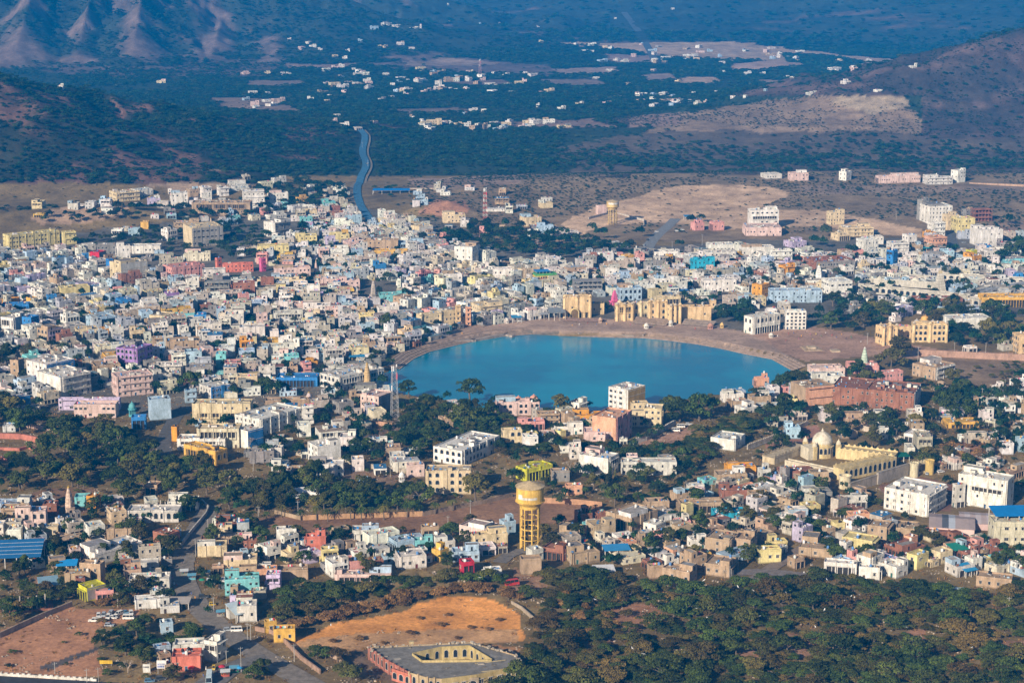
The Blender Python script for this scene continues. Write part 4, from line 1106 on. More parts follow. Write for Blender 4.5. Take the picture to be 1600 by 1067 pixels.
FILLS = [
 ([(-80,392),(20,400),(80,405),(160,420),(240,430),(320,440),(420,440),(520,440),(600,440),(600,470),(620,500),(640,515),(640,545),(600,578),(560,590),(480,585),(420,600),(300,600),(240,590),(120,570),(-80,560)], 9.0, (5.4, 12), (1, 1, 2, 2, 2, 3), OLDPAL, .93, .45, 1),
 ([(380,400),(480,360),(560,342),(640,350),(700,385),(760,400),(760,420),(700,440),(520,440),(420,420)], 8.8, (5.5, 10), (1, 1, 2, 2, 3), OLDPAL, .85, .3, 2),
 ([(560,420),(760,415),(880,415),(1000,412),(1100,418),(1200,418),(1200,440),(1170,470),(1100,462),(1060,470),(1000,465),(940,465),(860,470),(840,500),(780,508),(720,522),(660,545),(620,570),(590,578),(580,500),(600,440)], 9.2, (5.5, 12), (1, 1, 2, 2, 3), OLDPAL + 'WWww', .93, .55, 3),
 ([(900,402),(1200,395),(1240,425),(1200,430),(900,420)], 10, (7, 12), (1, 1, 2, 2), OLDPAL, .8, .5, 4),
 ([(1180,418),(1260,396),(1380,398),(1440,385),(1540,400),(1620,410),(1620,440),(1520,440),(1400,430),(1300,440),(1280,460),(1180,470)], 10.5, (7, 11.5), (1, 1, 2, 2), OLDPAL, .72, .35, 5),
 ([(-80,560),(240,590),(300,600),(300,625),(220,625),(190,600),(60,640),(-80,640)], 10, (7, 11), (1, 2, 2), OLDPAL, .75, .4, 6),
 ([(400,560),(500,560),(560,585),(620,612),(620,628),(540,640),(480,630),(400,620),(300,630),(300,600)], 10.5, (7, 12), (1, 1, 2), OLDPAL, .72, .5, 7),
 ([(-60,398),(60,385),(240,398),(330,410),(240,425),(80,410),(-60,412)], 12, (7, 12), (1, 1, 2), OLDPAL, .5, .35, 8),
 ([(440,345),(500,322),(560,330),(560,345),(480,362)], 10, (6, 10), (1, 2), OLDPAL, .7, .35, 9),
 ([(1300,375),(1600,372),(1600,400),(1400,395)], 13, (7, 11), (1, 2), OLDPAL, .35, .4, 18),
 ([(290,640),(480,640),(620,645),(640,700),(560,700),(440,700),(420,740),(360,720),(290,690)], 12, (6, 11), (1, 1, 2), OLDPAL, .42, .4, 20),
 ([(0,640),(40,635),(60,690),(0,690)], 12, (6, 9), (1,), OLDPAL, .4, .4, 21),
 ([(1320,478),(1450,478),(1450,505),(1330,505)], 12, (6, 10), (1, 2), OLDPAL, .35, .4, 22),
 ([(0,798),(150,790),(420,800),(420,960),(240,965),(120,935),(0,880)], 9.5, (5.5, 9.5), (1, 1, 2), LOWPAL, .62, .35, 31),
 ([(400,690),(640,702),(660,740),(560,745),(430,760)], 11, (6, 10), (1, 1, 2), 'WWwTe', .55, .3, 32),
 ([(1180,612),(1260,650),(1400,650),(1640,580),(1640,720),(1400,720),(1200,690)], 11, (5.5, 9.5), (1, 1, 2), 'WWwTeb', .5, .3, 33),
 ([(240,1010),(420,1000),(440,1080),(240,1080)], 10, (5, 8), (1,), 'WwTebR', .5, .3, 34),
 ([(640,600),(900,660),(1000,700),(1000,740),(860,720),(640,660)], 14, (6, 9), (1, 2), 'WWwTp', .38, .3, 35),
 ([(60,340),(300,300),(560,300),(560,340),(400,350),(200,370),(60,380)], 16, (7, 12), (1, 2), OLDPAL, .22, .3, 36),
 ([(640,300),(860,320),(900,380),(700,380),(640,345)], 17, (7, 11), (1, 2), OLDPAL, .22, .3, 37),
 ([(944,470),(1000,468),(1066,468),(1120,475),(1180,470),(1190,480),(1120,486),(1066,478),(1000,472)], 9, (6, 10), (1, 2), 'WwCbe', .7, .1, 38),
 ([(830,470),(876,470),(878,492),(850,494),(800,500),(780,500),(800,480)], 9, (6, 10), (1, 2, 2), 'WwCeM', .8, .1, 39),
 ([(1480,545),(1640,545),(1640,556),(1480,552)], 12, (6, 9), (1,), 'WwCe', .4, .1, 40),
 ([(1300,446),(1400,440),(1640,446),(1640,470),(1520,490),(1300,480)], 10, (6, 11), (1, 1, 2), 'WwFkbGe', .75, .35, 42),
 ([(1180,500),(1222,500),(1222,485),(1180,480)], 10, (6, 9), (1,), 'WwCe', .5, .1, 41),
 ([(790,345),(1000,372),(990,400),(820,390)], 20, (6, 10), (1,), OLDPAL, .25, .4, 19),
]

LOWF = [
 ([(395,862),(440,848),(520,845),(640,852),(720,850),(810,838),(815,870),(760,890),(640,898),(520,905),(480,895),(400,885)], 8.6, (5.5, 9), (1, 1, 1, 2), LOWPAL, .93, .35, 10),
 ([(300,860),(400,858),(400,905),(340,905),(300,885)], 9.5, (6, 9.5), (1, 1), LOWPAL, .75, .3, 11),
 ([(820,835),(1000,805),(1060,775),(1180,748),(1310,752),(1400,830),(1600,850),(1640,905),(1500,900),(1300,895),(1240,868),(1150,895),(1020,898),(900,880),(850,872)], 9.0, (5.8, 9.5), (1, 1, 1, 1, 2), LOWPAL, .86, .4, 12),
 ([(850,640),(930,648),(960,680),(860,690),(800,672)], 10, (6, 10), (1, 2), LOWPAL, .6, .4, 13),
 ([(1110,618),(1240,605),(1240,650),(1150,650)], 10, (6, 10), (1, 1, 2), LOWPAL, .5, .4, 14),
 ([(-30,790),(90,808),(100,845),(-30,850)], 10, (6, 10), (1, 2), LOWPAL, .5, .35, 15),
 ([(1440,610),(1600,620),(1600,740),(1480,740),(1540,690),(1530,650)], 13, (5, 8), (1,), LOWPAL, .3, .4, 16),
 ([(1440,715),(1560,720),(1640,760),(1600,780),(1480,745)], 9.5, (6, 9), (1,), LOWPAL, .7, .4, 17),
]
ROADS_PX = [  # name, label, half width m, colour, pixel points
 ('road', 'far winding tarmac road between scrub, leading out of the town', 4.3, (.06,.18,.32), [(583,352),(572,335),(563,322),(558,306),(558,292),(563,278),(572,264),(572,254),(567,245),(566,233),(570,221),(570,210),(562,203)]),  # sky reflection is put into the tarmac blue
 ('verge', 'bare earth verge along the far winding road', 8, (.26,.22,.16), [(583,352),(572,335),(563,322),(558,306),(558,292),(563,278),(572,264),(572,254),(567,245),(566,233),(570,221),(570,210),(562,203)]),
 ('road', 'straight far highway running to the horizon across the plain', 9, (.10,.12,.14), [(1026,98),(1018,84),(1008,66),(998,50),(985,32),(975,20)]),
 ('road', 'pale road climbing the dusty slope near the far water tower', 5.5, (.26,.27,.28), [(1008,395),(1016,380),(1026,368),(1046,352),(1056,342)]),
 ('road', 'road along the right edge of the hillside cluster', 4.5, (.13,.14,.15), [(1495,392),(1488,375),(1480,366),(1500,360)]),
 ('street', 'narrow street beside the tall pale blue block', 4.2, (.13,.125,.12), [(282,640),(272,655),(262,672),(254,690),(258,710)]),
 ('street', 'dusty main street through the lower left settlement', 5.6, (.25,.22,.19), [(328,790),(318,815),(302,838),(286,862),(276,880),(280,905),(288,930),(308,952),(335,972),(362,996),(392,1020),(430,1040),(480,1062),(520,1090)]),
 ('street', 'paved road crossing at the bottom junction', 6, (.19,.18,.175), [(300,1100),(322,1062),(345,1040),(380,1030),(420,1030)]),
 ('road', 'dark tarmac road with a white kerb at the bottom left corner', 4.5, (.06,.062,.066), [(-80,1058),(0,1064),(80,1070),(170,1072),(260,1078)]),
 ('lane', 'short lane below the golden water tower', 3.5, (.22,.2,.18), [(780,880),(790,860),(810,850),(830,862)]),
 ('lane', 'lane between pale yellow houses at the scrub edge', 3.5, (.25,.2,.17), [(1180,905),(1205,885),(1232,868),(1270,850),(1290,838)]),
 ('lane', 'paved lane right of the courtyard houses', 4, (.23,.2,.19), [(1150,895),(1180,890),(1215,892),(1260,900)]),
 ('rampart_road', 'raised road on a rampart left of the domed shrine', 3.2, (.26,.24,.22), [(1168,700),(1200,688),(1232,674),(1258,660)]),
]
ROADPTS = []
def ribbon(name, label, hw, c, pts, z=.08, kind='structure'):
    if 'winding' in label and name == 'road': z += .5
    P = [G(*p) for p in pts]; Q = []
    for a, b in zip(P, P[1:]):
        k = max(1, int((b - a).length / 12))
        for i in range(k): Q.append(a.lerp(b, i / k))
    Q.append(P[-1])
    Q = [Vector((q.x, q.y, 0)) for q in Q]
    for _ in range(3): Q = [Q[0]] + [(Q[i - 1] + 2 * Q[i] + Q[i + 1]) / 4 for i in range(1, len(Q) - 1)] + [Q[-1]]
    ROADPTS.extend((q.x, q.y, hw) for q in Q)
    mb = MB(); L = []
    for i, q in enumerate(Q):
        d = (Q[min(i + 1, len(Q) - 1)] - Q[max(i - 1, 0)]).normalized(); nn = Vector((-d.y, d.x, 0)) * hw
        a, b = q + nn, q - nn
        zz = float(gz(np.array([q.x]), np.array([q.y]))[0]) + z if name == 'verge' else max(float(v) for v in gz(np.array([a.x, b.x, q.x]), np.array([a.y, b.y, q.y]))) + z
        L.append(((a.x, a.y, zz), (b.x, b.y, zz)))
    for (a, b), (c_, d) in zip(L, L[1:]): mb.face([a, b, d, c_][::-1], c)
    for (a, b), (c_, d) in zip(L, L[1:]): Occ.mark([a[:2], b[:2], d[:2], c_[:2]], 0)
    o = mb.obj(name, [M_WALL]); tag(o, label, None, None, kind); return o
for ri, r in enumerate(ROADS_PX): ribbon(*r, z=.08 + .02 * ri if r[0] != 'verge' else .03)
BLOCK_PX = [  # kept clear of filler houses
 [(380,812),(470,806),(640,804),(740,788),(800,766),(910,782),(965,800),(885,816),(760,826),(640,842),(480,832),(400,828)],
 [(628,566),(660,543),(700,527),(760,513),(820,505),(880,500),(960,502),(1110,500),(1230,530),(1235,556),(1100,531),(960,522),(822,516),(700,533),(640,556)],
 [(1160,520),(1250,512),(1440,540),(1440,562),(1260,566)], [(1240,690),(1300,660),(1410,700),(1420,745),(1330,770),(1280,765),(1240,740)],
 [(1370,765),(1470,742),(1480,800),(1385,810)], [(1430,785),(1565,785),(1560,845),(1440,838)], [(530,600),(620,600),(640,625),(540,622)],
 [(1330,452),(1350,446),(1470,450),(1490,462),(1470,474),(1337,464)], [(798,830),(850,830),(850,872),(798,872)], [(495,408),(500,430),(480,430)],[(560,440),(620,440),(620,470),(560,475)]]
for P in BLOCK_PX: Occ.mark(poly_w(P))
rg = random.Random(5); cand = []
for P, cell, sizes, hs, pal, dens, th, sd_ in LOWF: cand += fill(P, cell, sizes, hs, pal, dens, th, True, sd_)
cand.sort(key=lambda c: c[1])
n_house = sum(1 for a in AUTO if a[3] == 'house'); room = 298 - n_house
for i, (x, y, a, sx, sy, nn, ck) in enumerate(cand):
    if i < room:
        px, py = proj(x, y, 0); o = {}
        if rg.random() < .08: o['rc'] = rg.choice('BbwR')
        b = building('house', (x, y), a, sx, sy, nn * rg.uniform(2.7, 3.3), nn, ck, o, rg, None, 'house', 'houses of the lake town', None, True)
        AUTO.append((b, ck, nn, 'house', None))
    else: mass_house(x, y, a, sx, sy, nn, ck, rg)
for P, cell, sizes, hs, pal, dens, th, sd_ in FILLS:
    for c in fill(P, cell, sizes, hs, pal, dens, th, False, sd_): mass_house(*c, rg)
# small white houses strewn over the far plain
FARH = [(520,192,9,3),(532,198,16,3),(556,204,14,2),(662,147,9,4),(672,144,12,3),(770,146,14,4),(795,146,12,3),(735,176,14,4),(752,176,10,4),(725,180,8,3),(640,186,9,3),(690,196,14,3),(702,196,7,4),(584,194,12,2),
 (592,158,16,3),(630,150,10,3),(612,154,8,3),(855,146,16,5),(843,147,10,3),(838,168,6,4),(876,172,12,3),(905,165,12,3),(950,112,10,3),(930,124,10,2),(1000,151,10,3),(1010,151,9,3),(1040,150,10,3),(980,133,9,2),(920,72,16,3),(900,71,6,3),
 (1124,90,6,3),(1126,101,10,4),(1085,95,10,4),(1206,93,8,4),(1214,91,6,5),(1310,98,10,3),(1355,98,8,4),(1425,108,16,4),(1432,106,5,6),(1300,112,24,5),(1330,112,16,6),(1165,118,12,4),(1190,118,8,3),(1230,124,12,3),(1240,124,10,3),(1320,132,14,4),
 (1118,147,4,4),(1145,154,8,2),(1165,153,6,2),(1090,164,12,3),(1100,162,6,3),(1196,143,5,2),(470,78,10,4),(485,76,12,4),(482,70,8,4),(450,64,6,3),(497,80,8,3),(520,90,10,3),(535,93,9,3),(505,112,14,4),(520,108,14,3),(530,106,10,4),
 (440,118,20,2),(415,117,10,3),(380,117,14,2),(480,158,12,4),(440,162,8,3),(512,160,9,3),(515,152,10,3),(525,183,10,3),(245,130,16,3),(90,139,10,3),(580,46,14,4),(600,42,20,5),(615,44,20,4),(640,46,24,2),(656,46,3,7),(595,75,16,3),(620,70,14,3),(640,78,10,3),(560,66,8,3),
 (550,112,12,3),(565,116,14,3),(600,118,10,3),(540,82,8,3),(700,8,3,2),(750,38,3,2),(780,38,3,2),(840,44,4,2),(843,67,8,2),(1002,71,5,2),(1050,15,5,2),(960,30,4,2),(700,36,4,2),(1022,112,8,3),(1060,131,9,4),(1370,145,12,3),(1130,116,9,3),(1265,150,26,4)]
for x, y, w_, h_ in FARH:
    p = G(x, y); s = sc_at(p); rgx = random.Random(x * 7 + y)
    MASS.xf(rgx.uniform(0, .9), (p.x, p.y, p.z)); wd = w_ / s * .85; hh = max(3.2, h_ / s); dd = min(wd, rgx.uniform(8, 14))
    ck = rgx.choice('WWWWwwCbp'); c_ = jit(PAL[ck], rgx)
    wins = []; body(MASS, MASS, wd, dd, hh, max(1, round(hh / 3.4)), c_, rgx, {}, wins, True); embed_wins(MASS, wins)
    if wd > 16: MASS.box(wd * .3, -dd * .3, -1, wd * .6, 0, hh * .7, c_)
rgx = random.Random(77)
for _ in range(760):
    px, py = rgx.uniform(380, 1250), 205 - 150 * rgx.random() ** 1.3
    p = G(px, py)
    if p.z > 8 or vnoise(p.x / 260, p.y / 260, 9) < .5: continue
    MASS.xf(rgx.uniform(0, 1.2), (p.x, p.y, p.z)); c_ = jit(PAL[rgx.choice('WWWwwCbpT')], rgx); a_, b_ = rgx.uniform(8, 22), rgx.uniform(7, 12); h_ = rgx.choice((3.3, 3.4, 6.5))
    wins = []; body(MASS, MASS, a_, b_, h_, max(1, round(h_ / 3.3)), c_, rgx, {}, wins, True); embed_wins(MASS, wins)
mo = MASS.obj('town_houses', [M_WALL]); tag(mo, 'close-packed white, grey and pastel flat-roofed houses filling the old town', None, None, 'stuff')
print('mass houses', MASSN, 'faces', len(MASS.n))
# ---------------------------------------------------------------- labels of the individual houses
def write_labels(items, noun_of):
    D = {}
    for it in items:
        b, ck, n, nm, fr = it; x, y = b.location.x, b.location.y
        L = min(LMARK, key=lambda l: math.hypot(l[1] - x, (l[2] - y) * .6)); dx, dy = x - L[1], (y - L[2]) * .6
        rel = ('right of' if dx > 0 else 'left of') if abs(dx) > abs(dy) else ('beyond' if dy > 0 else 'in front of')
        D.setdefault((CNAME[ck], n, noun_of(it), L[0], rel), []).append((math.hypot(dx, dy), b))
    for (c, n, noun, ph, rel), v in D.items():
        v.sort(key=lambda t: t[0])
        for k, (_, b) in enumerate(v):
            s = f'{c} {num(n)} storey {noun} {rel} the {ph}'
            if len(v) > 1: s += ', ' + ('nearest one' if k == 0 else ['', 'second', 'third', 'fourth', 'fifth', 'sixth', 'seventh', 'eighth', 'ninth', 'tenth', 'eleventh', 'twelfth', 'thirteenth'][min(k, 12)] + ' nearest')
            b['label'] = s
write_labels(AUTO, lambda it: {'house': 'flat-roofed house'}.get(it[3], it[3].replace('_', ' ')))
# ---------------------------------------------------------------- landmarks with shapes of their own
def hgt(px, yb, yt):
    K = G(px, yb); lo, hi = 0, 120
    for _ in range(26):
        m = (lo + hi) / 2
        if proj(K.x, K.y, K.z + m)[1] > yt: lo = m
        else: hi = m
    return K, lo, sc_at(K)
def part(mb, name, root, mats=None): return mb.obj(name, mats or [M_WALL], root)
def water_tower(px, yb, yt, rpx, label, c, cs):
    K, h, s = hgt(px, yb, yt); r = rpx / s; root = empty('water_tower', K, .2, label, 'water tower', None)
    z0 = h * .62; z1 = h * .92; n = 8; rc = r * .70
    for i in range(n):
        t = 2 * math.pi * i / n; m = MB(); x, y = rc * math.cos(t), rc * math.sin(t)
        m.tube((x, y, -.5), (x, y, z0 + .4), r * .05, r * .05, 8, c); part(m, 'column', root)
    for k in (1, 2, 3, 4):
        m = MB(); z = z0 * k / 4 - (.3 if k == 4 else 0)
        for i in range(n):
            a, b = 2 * math.pi * i / n, 2 * math.pi * (i + 1) / n
            m.tube((rc * math.cos(a), rc * math.sin(a), z), (rc * math.cos(b), rc * math.sin(b), z), r * .038, r * .038, 6, c)
        part(m, 'ring_beam', root)
    m = MB(); m.lathe(0, 0, [(rc * 1.05, z0), (r * .78, z0 + h * .035), (r * 1.0, z0 + h * .085), (r * 1.08, z0 + h * .09), (r * 1.08, z0 + h * .1), (r, z0 + h * .1), (r, z1)], 32, c)
    tank = part(m, 'tank', root)
    m = MB(); m.lathe(0, 0, [(r * 1.06, z1), (r * 1.07, z1 + h * .012), (r * .55, z1 + h * .05), (0.01, h)], 32, (.56, .44, .27)); part(m, 'tank_roof', root)
    for (a0, a1, zz0, zz1) in cs:
        m = MB(); m.lathe(0, 0, [(r * 1.008, z0 + h * zz0), (r * 1.008, z0 + h * zz1)], 8, (.72, .70, .66), cap=False, a0=a0, a1=a1); m.obj('painted_panel', [M_WALL], tank)
    m = MB(); N = 40
    for i in range(N):
        t0, t1 = -2.2 + 2.6 * i / N, -2.2 + 2.6 * (i + 1) / N; za, zb = z0 * .45 * i / N, z0 * .45 * (i + 1) / N; q = rc * 1.18
        m.tube((q * math.cos(t0), q * math.sin(t0), za), (q * math.cos(t1), q * math.sin(t1), zb), .18, .18, 5, sh(c, .9))
        m.tube((q * math.cos(t0), q * math.sin(t0), za + 1), (q * math.cos(t1), q * math.sin(t1), zb + 1), .07, .07, 4, sh(c, .9))
    part(m, 'spiral_stair', root); Occ.mark([(K.x - r, K.y - r), (K.x + r, K.y - r), (K.x + r, K.y + r), (K.x - r, K.y + r)])
    return root
water_tower(828, 857, 751, 21.5, 'tall golden yellow water tower on columns above the lower settlement', (.76, .50, .12), [(-2.75, -2.35, .15, .22), (-2.35, -1.25, .15, .185)])
water_tower(957, 350, 312, 9.5, 'small far yellow and cream water tower on the dusty slope', (.62, .46, .20), [(-2.6, -.6, .2, .28)])
def shikhara(px, yb, yt, wpx, ck, label, name='temple_spire', base=True, fin=(.6, .4, .1), sq=False, zb=0):
    K, h, s = hgt(px, yb, yt); r = wpx / s / 2; K = Vector((K.x, K.y, K.z + zb)); c = ck if isinstance(ck, tuple) else PAL[ck]
    root = empty(name, K, .5, label, 'temple', 'temple spires of the town')
    n = 4 if sq else 12; hb = h * .22 if base else 0
    if base:
        m = MB(); m.box(-r, -r, -1, r, r, hb, c); m.box(-r * 1.1, -r * 1.1, hb, r * 1.1, r * 1.1, hb + .3, sh(c, .9), bot=True)
        for sx, sy in ((0, -1), (-1, 0)):
            if sx: m.face([(-r - .05, r * .3, 0), (-r - .05, -r * .3, 0), (-r - .05, -r * .3, hb * .7), (-r - .05, r * .3, hb * .7)], DARK)
            else: m.face([(-r * .3, -r - .05, 0), (r * .3, -r - .05, 0), (r * .3, -r - .05, hb * .7), (-r * .3, -r - .05, hb * .7)], DARK)
        part(m, 'shrine_room', root)
    m = MB(); prof = []; K8 = 14
    for i in range(K8 + 1):
        t = i / K8; rr = r * .95 * (1 - t ** 1.9 * .72); z = hb + (h * .88 - hb) * t
        prof += [(rr, z), (rr * .94, z + (h - hb) / K8 * .35)]
    cn = lambda z: sh(c, .82 + .25 * (int(z / max(.5, h * .06)) % 2))
    m.lathe(0, 0, prof, n, cn, rot=math.pi / 4 if sq else 0)
    if not sq:
        for q in range(4):
            a = q * math.pi / 2
            for i in range(3):
                rr = r * .32 * (1 - i * .1); m.lathe(r * .72 * math.cos(a) * (1 - i * .12), r * .72 * math.sin(a) * (1 - i * .12), [(rr, hb), (rr * .8, hb + h * (.16 + i * .13)), (.02, hb + h * (.26 + i * .13))], 6, sh(c, 1.05))
    part(m, 'spire', root)
    m = MB(); rt = r * .3; z = h * .88; m.lathe(0, 0, [(rt * .6, z), (rt * 1.25, z + h * .02), (rt * .6, z + h * .04), (rt * .35, z + h * .06), (.02, z + h * .12)], 10, fin); part(m, 'finial', root)
    return root
shikhara(109, 802, 757, 13, (.66, .50, .40), 'pointed temple spire with red bands left of the dark grove')
shikhara(574, 603, 570, 13, (.62, .44, .22), 'larger of two pointed spires on the near-shore temple hall', base=False, zb=2)
shikhara(565, 603, 580, 10, (.68, .60, .48), 'smaller pale spire beside the larger spire of the near-shore temple', base=False, zb=2)
shikhara(483, 632, 611, 13, (.68, .56, .54), 'small pale pink temple spire standing behind a tan wall')
shikhara(960, 476, 452, 12, (.75, .16, .34), 'hot pink pyramid-shaped temple spire behind the lakeside palace', fin=(.75, .16, .34), sq=True)
shikhara(1350, 576, 541, 14, (.50, .62, .50), 'pale green and white temple spire near the right end of the lake', base=False, fin=(.8, .8, .75))
shikhara(330, 358, 339, 6, (.60, .46, .34), 'thin tan temple spire beside an orange block north of the old town', base=False)
shikhara(584, 468, 434, 10, (.50, .44, .40), 'grey carved temple spire in the middle of the old town')
shikhara(573, 410, 398, 8, (.55, .47, .38), 'small beige temple spire behind the yellow range')
shikhara(494, 428, 405, 5, (.66, .48, .42), 'slender pink tower spire in the old town')
shikhara(1279, 440, 411, 12, (.78, .78, .76), 'bright white temple spire at the right of the old town')
shikhara(969, 436, 424, 8, (.70, .42, .08), 'little golden temple spire among the old town roofs', sq=True, base=False)
shikhara(1230, 432, 418, 6, (.70, .42, .12), 'tiny orange temple spire beside the orange house')
shikhara(647, 520, 506, 8, (.70, .60, .45), 'small cream spire above the blue-grey shed roofs on the lake steps')
shikhara(91, 592, 557, 12, (.62, .58, .48), 'tall narrow statue tower rising behind the white hotel wall', zb=0)
def kiosk(px, yb, yt, wpx, c, label, zb=0.0, dome=None, name='domed_kiosk', n=8, parent=None, loc=None, hh=None, rr=None):
    if parent is None:
        K, h, s = hgt(px, yb, yt); r = wpx / s / 2; root = empty(name, (K.x, K.y, K.z + zb), 0, label, 'kiosk', 'domed kiosks by the lake and palaces')
    else: root = link('kiosk', None, parent, loc) if False else bpy.data.objects.new('domed_kiosk', None); 
    if parent is not None: COL.objects.link(root); root.parent = parent; root.location = loc; h, r = hh, rr
    m = MB(); hb = h * .12; hc = h * .45
    m.lathe(0, 0, [(r, -.3), (r, hb)], 8, c)
    for i in range(n):
        a = 2 * math.pi * i / n; m.tube((r * .82 * math.cos(a), r * .82 * math.sin(a), hb), (r * .82 * math.cos(a), r * .82 * math.sin(a), hc), r * .09, r * .09, 5, c)
    m.lathe(0, 0, [(r * .8, hc), (r * 1.18, hc - .06), (r * 1.18, hc + h * .04), (r * .8, hc + h * .08)], 8, c)
    if parent is None: part(m, 'base_and_columns', root)
    d = dome or c; m2 = m if parent is not None else MB()
    m2.lathe(0, 0, [(r * .82, hc + h * .05), (r * .9, hc + h * .15), (r * .82, hc + h * .26), (r * .55, hc + h * .37), (r * .22, hc + h * .43), (r * .08, hc + h * .46), (r * .1, hc + h * .5), (.01, h)], 14, d)
    if parent is None: part(m2, 'dome', root)
    else: m2.obj('dome', [M_WALL], root)
    return root
Yc, Cc = (.72, .53, .26), (.70, .58, .38)
for x, yb, yt, w_, c, d, lab in (
 (810, 634, 617, 13, (.70,.52,.46), (.70,.34,.24), 'left pink domed kiosk on the pale pink lakeside hall'), (834, 634, 615, 15, (.70,.55,.5), (.70,.34,.24), 'right and larger pink domed kiosk on the pale pink lakeside hall'),
 (822, 636, 622, 7, (.7,.55,.5), None, 'tiny white turret between the two pink domes by the lake'), (779, 636, 623, 8, (.7,.55,.5), None, 'small pale turret at the left end of the pink lakeside hall'),
 (968, 484, 467, 10, Cc, Cc, 'cream domed kiosk on the left corner of the lakeside palace'), (981, 484, 469, 8, Cc, Cc, 'cream domed kiosk left of the palace arch'), (1001, 484, 468, 8, Yc, Cc, 'domed kiosk above the central palace wing'),
 (1018, 480, 464, 9, Yc, (.45,.42,.38), 'grey domed kiosk above the three storey palace wing'), (1034, 482, 466, 9, Yc, Yc, 'golden domed kiosk at the right of the three storey wing'), (1052, 486, 472, 8, Yc, Cc, 'domed turret on the golden bastion block'),
 (1376, 520, 503, 9, Yc, Cc, 'domed kiosk on the far left corner of the golden palace block'), (1390, 517, 501, 9, Yc, Cc, 'domed kiosk at the middle of the left golden palace'), (1404, 520, 506, 10, Yc, Cc, 'pale dome at the right end of the left golden palace'),
 (1432, 514, 497, 11, Yc, (.5,.46,.42), 'grey dome over the left round bastion of the right golden palace'), (1445, 508, 491, 15, Yc, (.68,.40,.12), 'large orange dome over the right golden palace'), (1457, 514, 498, 11, Yc, (.5,.46,.42), 'grey dome right of the large orange dome'),
 (628, 752, 735, 10, (.78,.78,.78), (.8,.8,.8), 'small white domed shrine beside the yellow arched hotel'), (207, 650, 626, 12, (.10,.36,.42), (.14,.42,.46), 'turquoise temple dome with a white tip near the blue block'),
 (644, 727, 715, 6, (.7,.52,.46), None, 'small pink dome behind the pale porch house'), (1207, 466, 452, 9, (.7,.7,.75), None, 'small white dome on the long pale blue hotel'),
 (955, 402, 389, 9, (.75,.73,.7), None, 'white dome on the small temple north of the old town'), (1185, 478, 462, 10, (.34,.32,.3), None, 'grey domed pavilion among trees right of the palace')):
    zb = 0; kiosk(x, yb, yt, w_, c, lab, zb, d)
def range_(name, label, cat, p, q, th, h, c, rc=None, arches=0, cren=0, group=None, parts=True, z1=None, side=1):
    """a long building or wall from ground point p to q"""
    A = G(*p); B = G(*q); d = Vector((B.x - A.x, B.y - A.y, 0)); L = d.length; a = math.atan2(d.y, d.x)
    root = empty(name, (A.x, A.y, min(A.z, B.z)), a, label, cat, group); m = MB()
    m.box(0, 0, -1.5, L, th, h, c, top=rc or sh(c, .8))
    if th > 2.5:
        m.box(0, -.02, h, L, .3, h + .8, c); m.box(0, th - .3, h, L, th, h + .8, c)
    m.box(-.1, -.12, h - .15, L + .1, th + .1, h + .08, sh(c, .9), bot=True)
    part(m, 'walls', root)
    if arches:
        n = arches
        for i in range(n):
            link('arched_opening', WM['arch'], root, ((i + .5) * L / n, 0, h * .45), 0, (L / n * .6, 1, h * .62))  # dark pane on the solid wall stands for the arch's inner shade
    if cren:
        m = MB(); n = max(3, int(L / cren))
        for i in range(n):
            x = (i + .5) * L / n; w_ = L / n * .3
            for y in ((0, .35) if th < 2.5 else (0, .35), ) + (((th - .35, th),) if th > 2.5 else ()):
                m.face([(x - w_, y[0], h + .6), (x + w_, y[0], h + .6), (x + w_ * .5, y[0], h + 1.3), (x, y[0], h + 1.7), (x - w_ * .5, y[0], h + 1.3)], sh(c, 1.08))
                m.face([(x - w_, y[1], h + .6), (x + w_, y[1], h + .6), (x + w_ * .5, y[1], h + 1.3), (x, y[1], h + 1.7), (x - w_ * .5, y[1], h + 1.3)][::-1], sh(c, 1.08))
                m.box(x - w_, y[0], h, x + w_, y[1], h + .62, sh(c, 1.05))
        part(m, 'crenellation', root)
    Occ.mark(rect((A.x, A.y), a, L, th), .5); return root
# domed shrine with its courtyard
CR = (.66, .53, .28)
K, h, s = hgt(1284, 712, 668); base = empty('domed_shrine', K, .35, 'large cream shrine with a great white dome and corner turrets', 'shrine')
R0 = 15.5 / s
m = MB(); m.lathe(0, 0, [(R0 * 1.12, -1), (R0 * 1.12, h * .36), (R0 * 1.2, h * .37), (R0 * 1.2, h * .40), (R0 * 1.02, h * .41), (R0 * 1.02, h * .50)], 16, CR); w_ = part(m, 'drum', base)
for i in range(16):
    a = 2 * math.pi * (i + .5) / 16; link('arched_window', WM['arch'], w_, (R0 * 1.105 * math.cos(a), R0 * 1.105 * math.sin(a), h * .22), a + math.pi / 2, (1.6, 1, 3.2))
m = MB(); m.lathe(0, 0, [(R0, h * .46), (R0 * 1.02, h * .54), (R0 * .97, h * .62), (R0 * .83, h * .71), (R0 * .6, h * .79), (R0 * .32, h * .845), (R0 * .12, h * .87), (R0 * .16, h * .9), (R0 * .06, h * .94), (.01, h)], 32, (.72, .66, .54)); part(m, 'dome', base)
for sx, sy in ((-1.35, -.9), (1.3, -1.0), (1.3, 1.0), (-1.3, 1.1)):
    m = MB(); x, y = sx * R0, sy * R0; q = R0 * .2
    m.box(x - q, y - q, -1, x + q, y + q, h * .46, CR); m.lathe(x, y, [(q * 1.25, h * .46), (q * 1.2, h * .5), (q * .9, h * .56), (q * .3, h * .6), (.02, h * .66)], 10, (.72, .64, .48)); part(m, 'corner_turret', base)
m = MB(); m.box(-R0 * 2.1, -R0 * 1.0, -1, -R0 * 1.05, R0 * .6, h * .42, (.68, .62, .48)); part(m, 'side_hall', base)
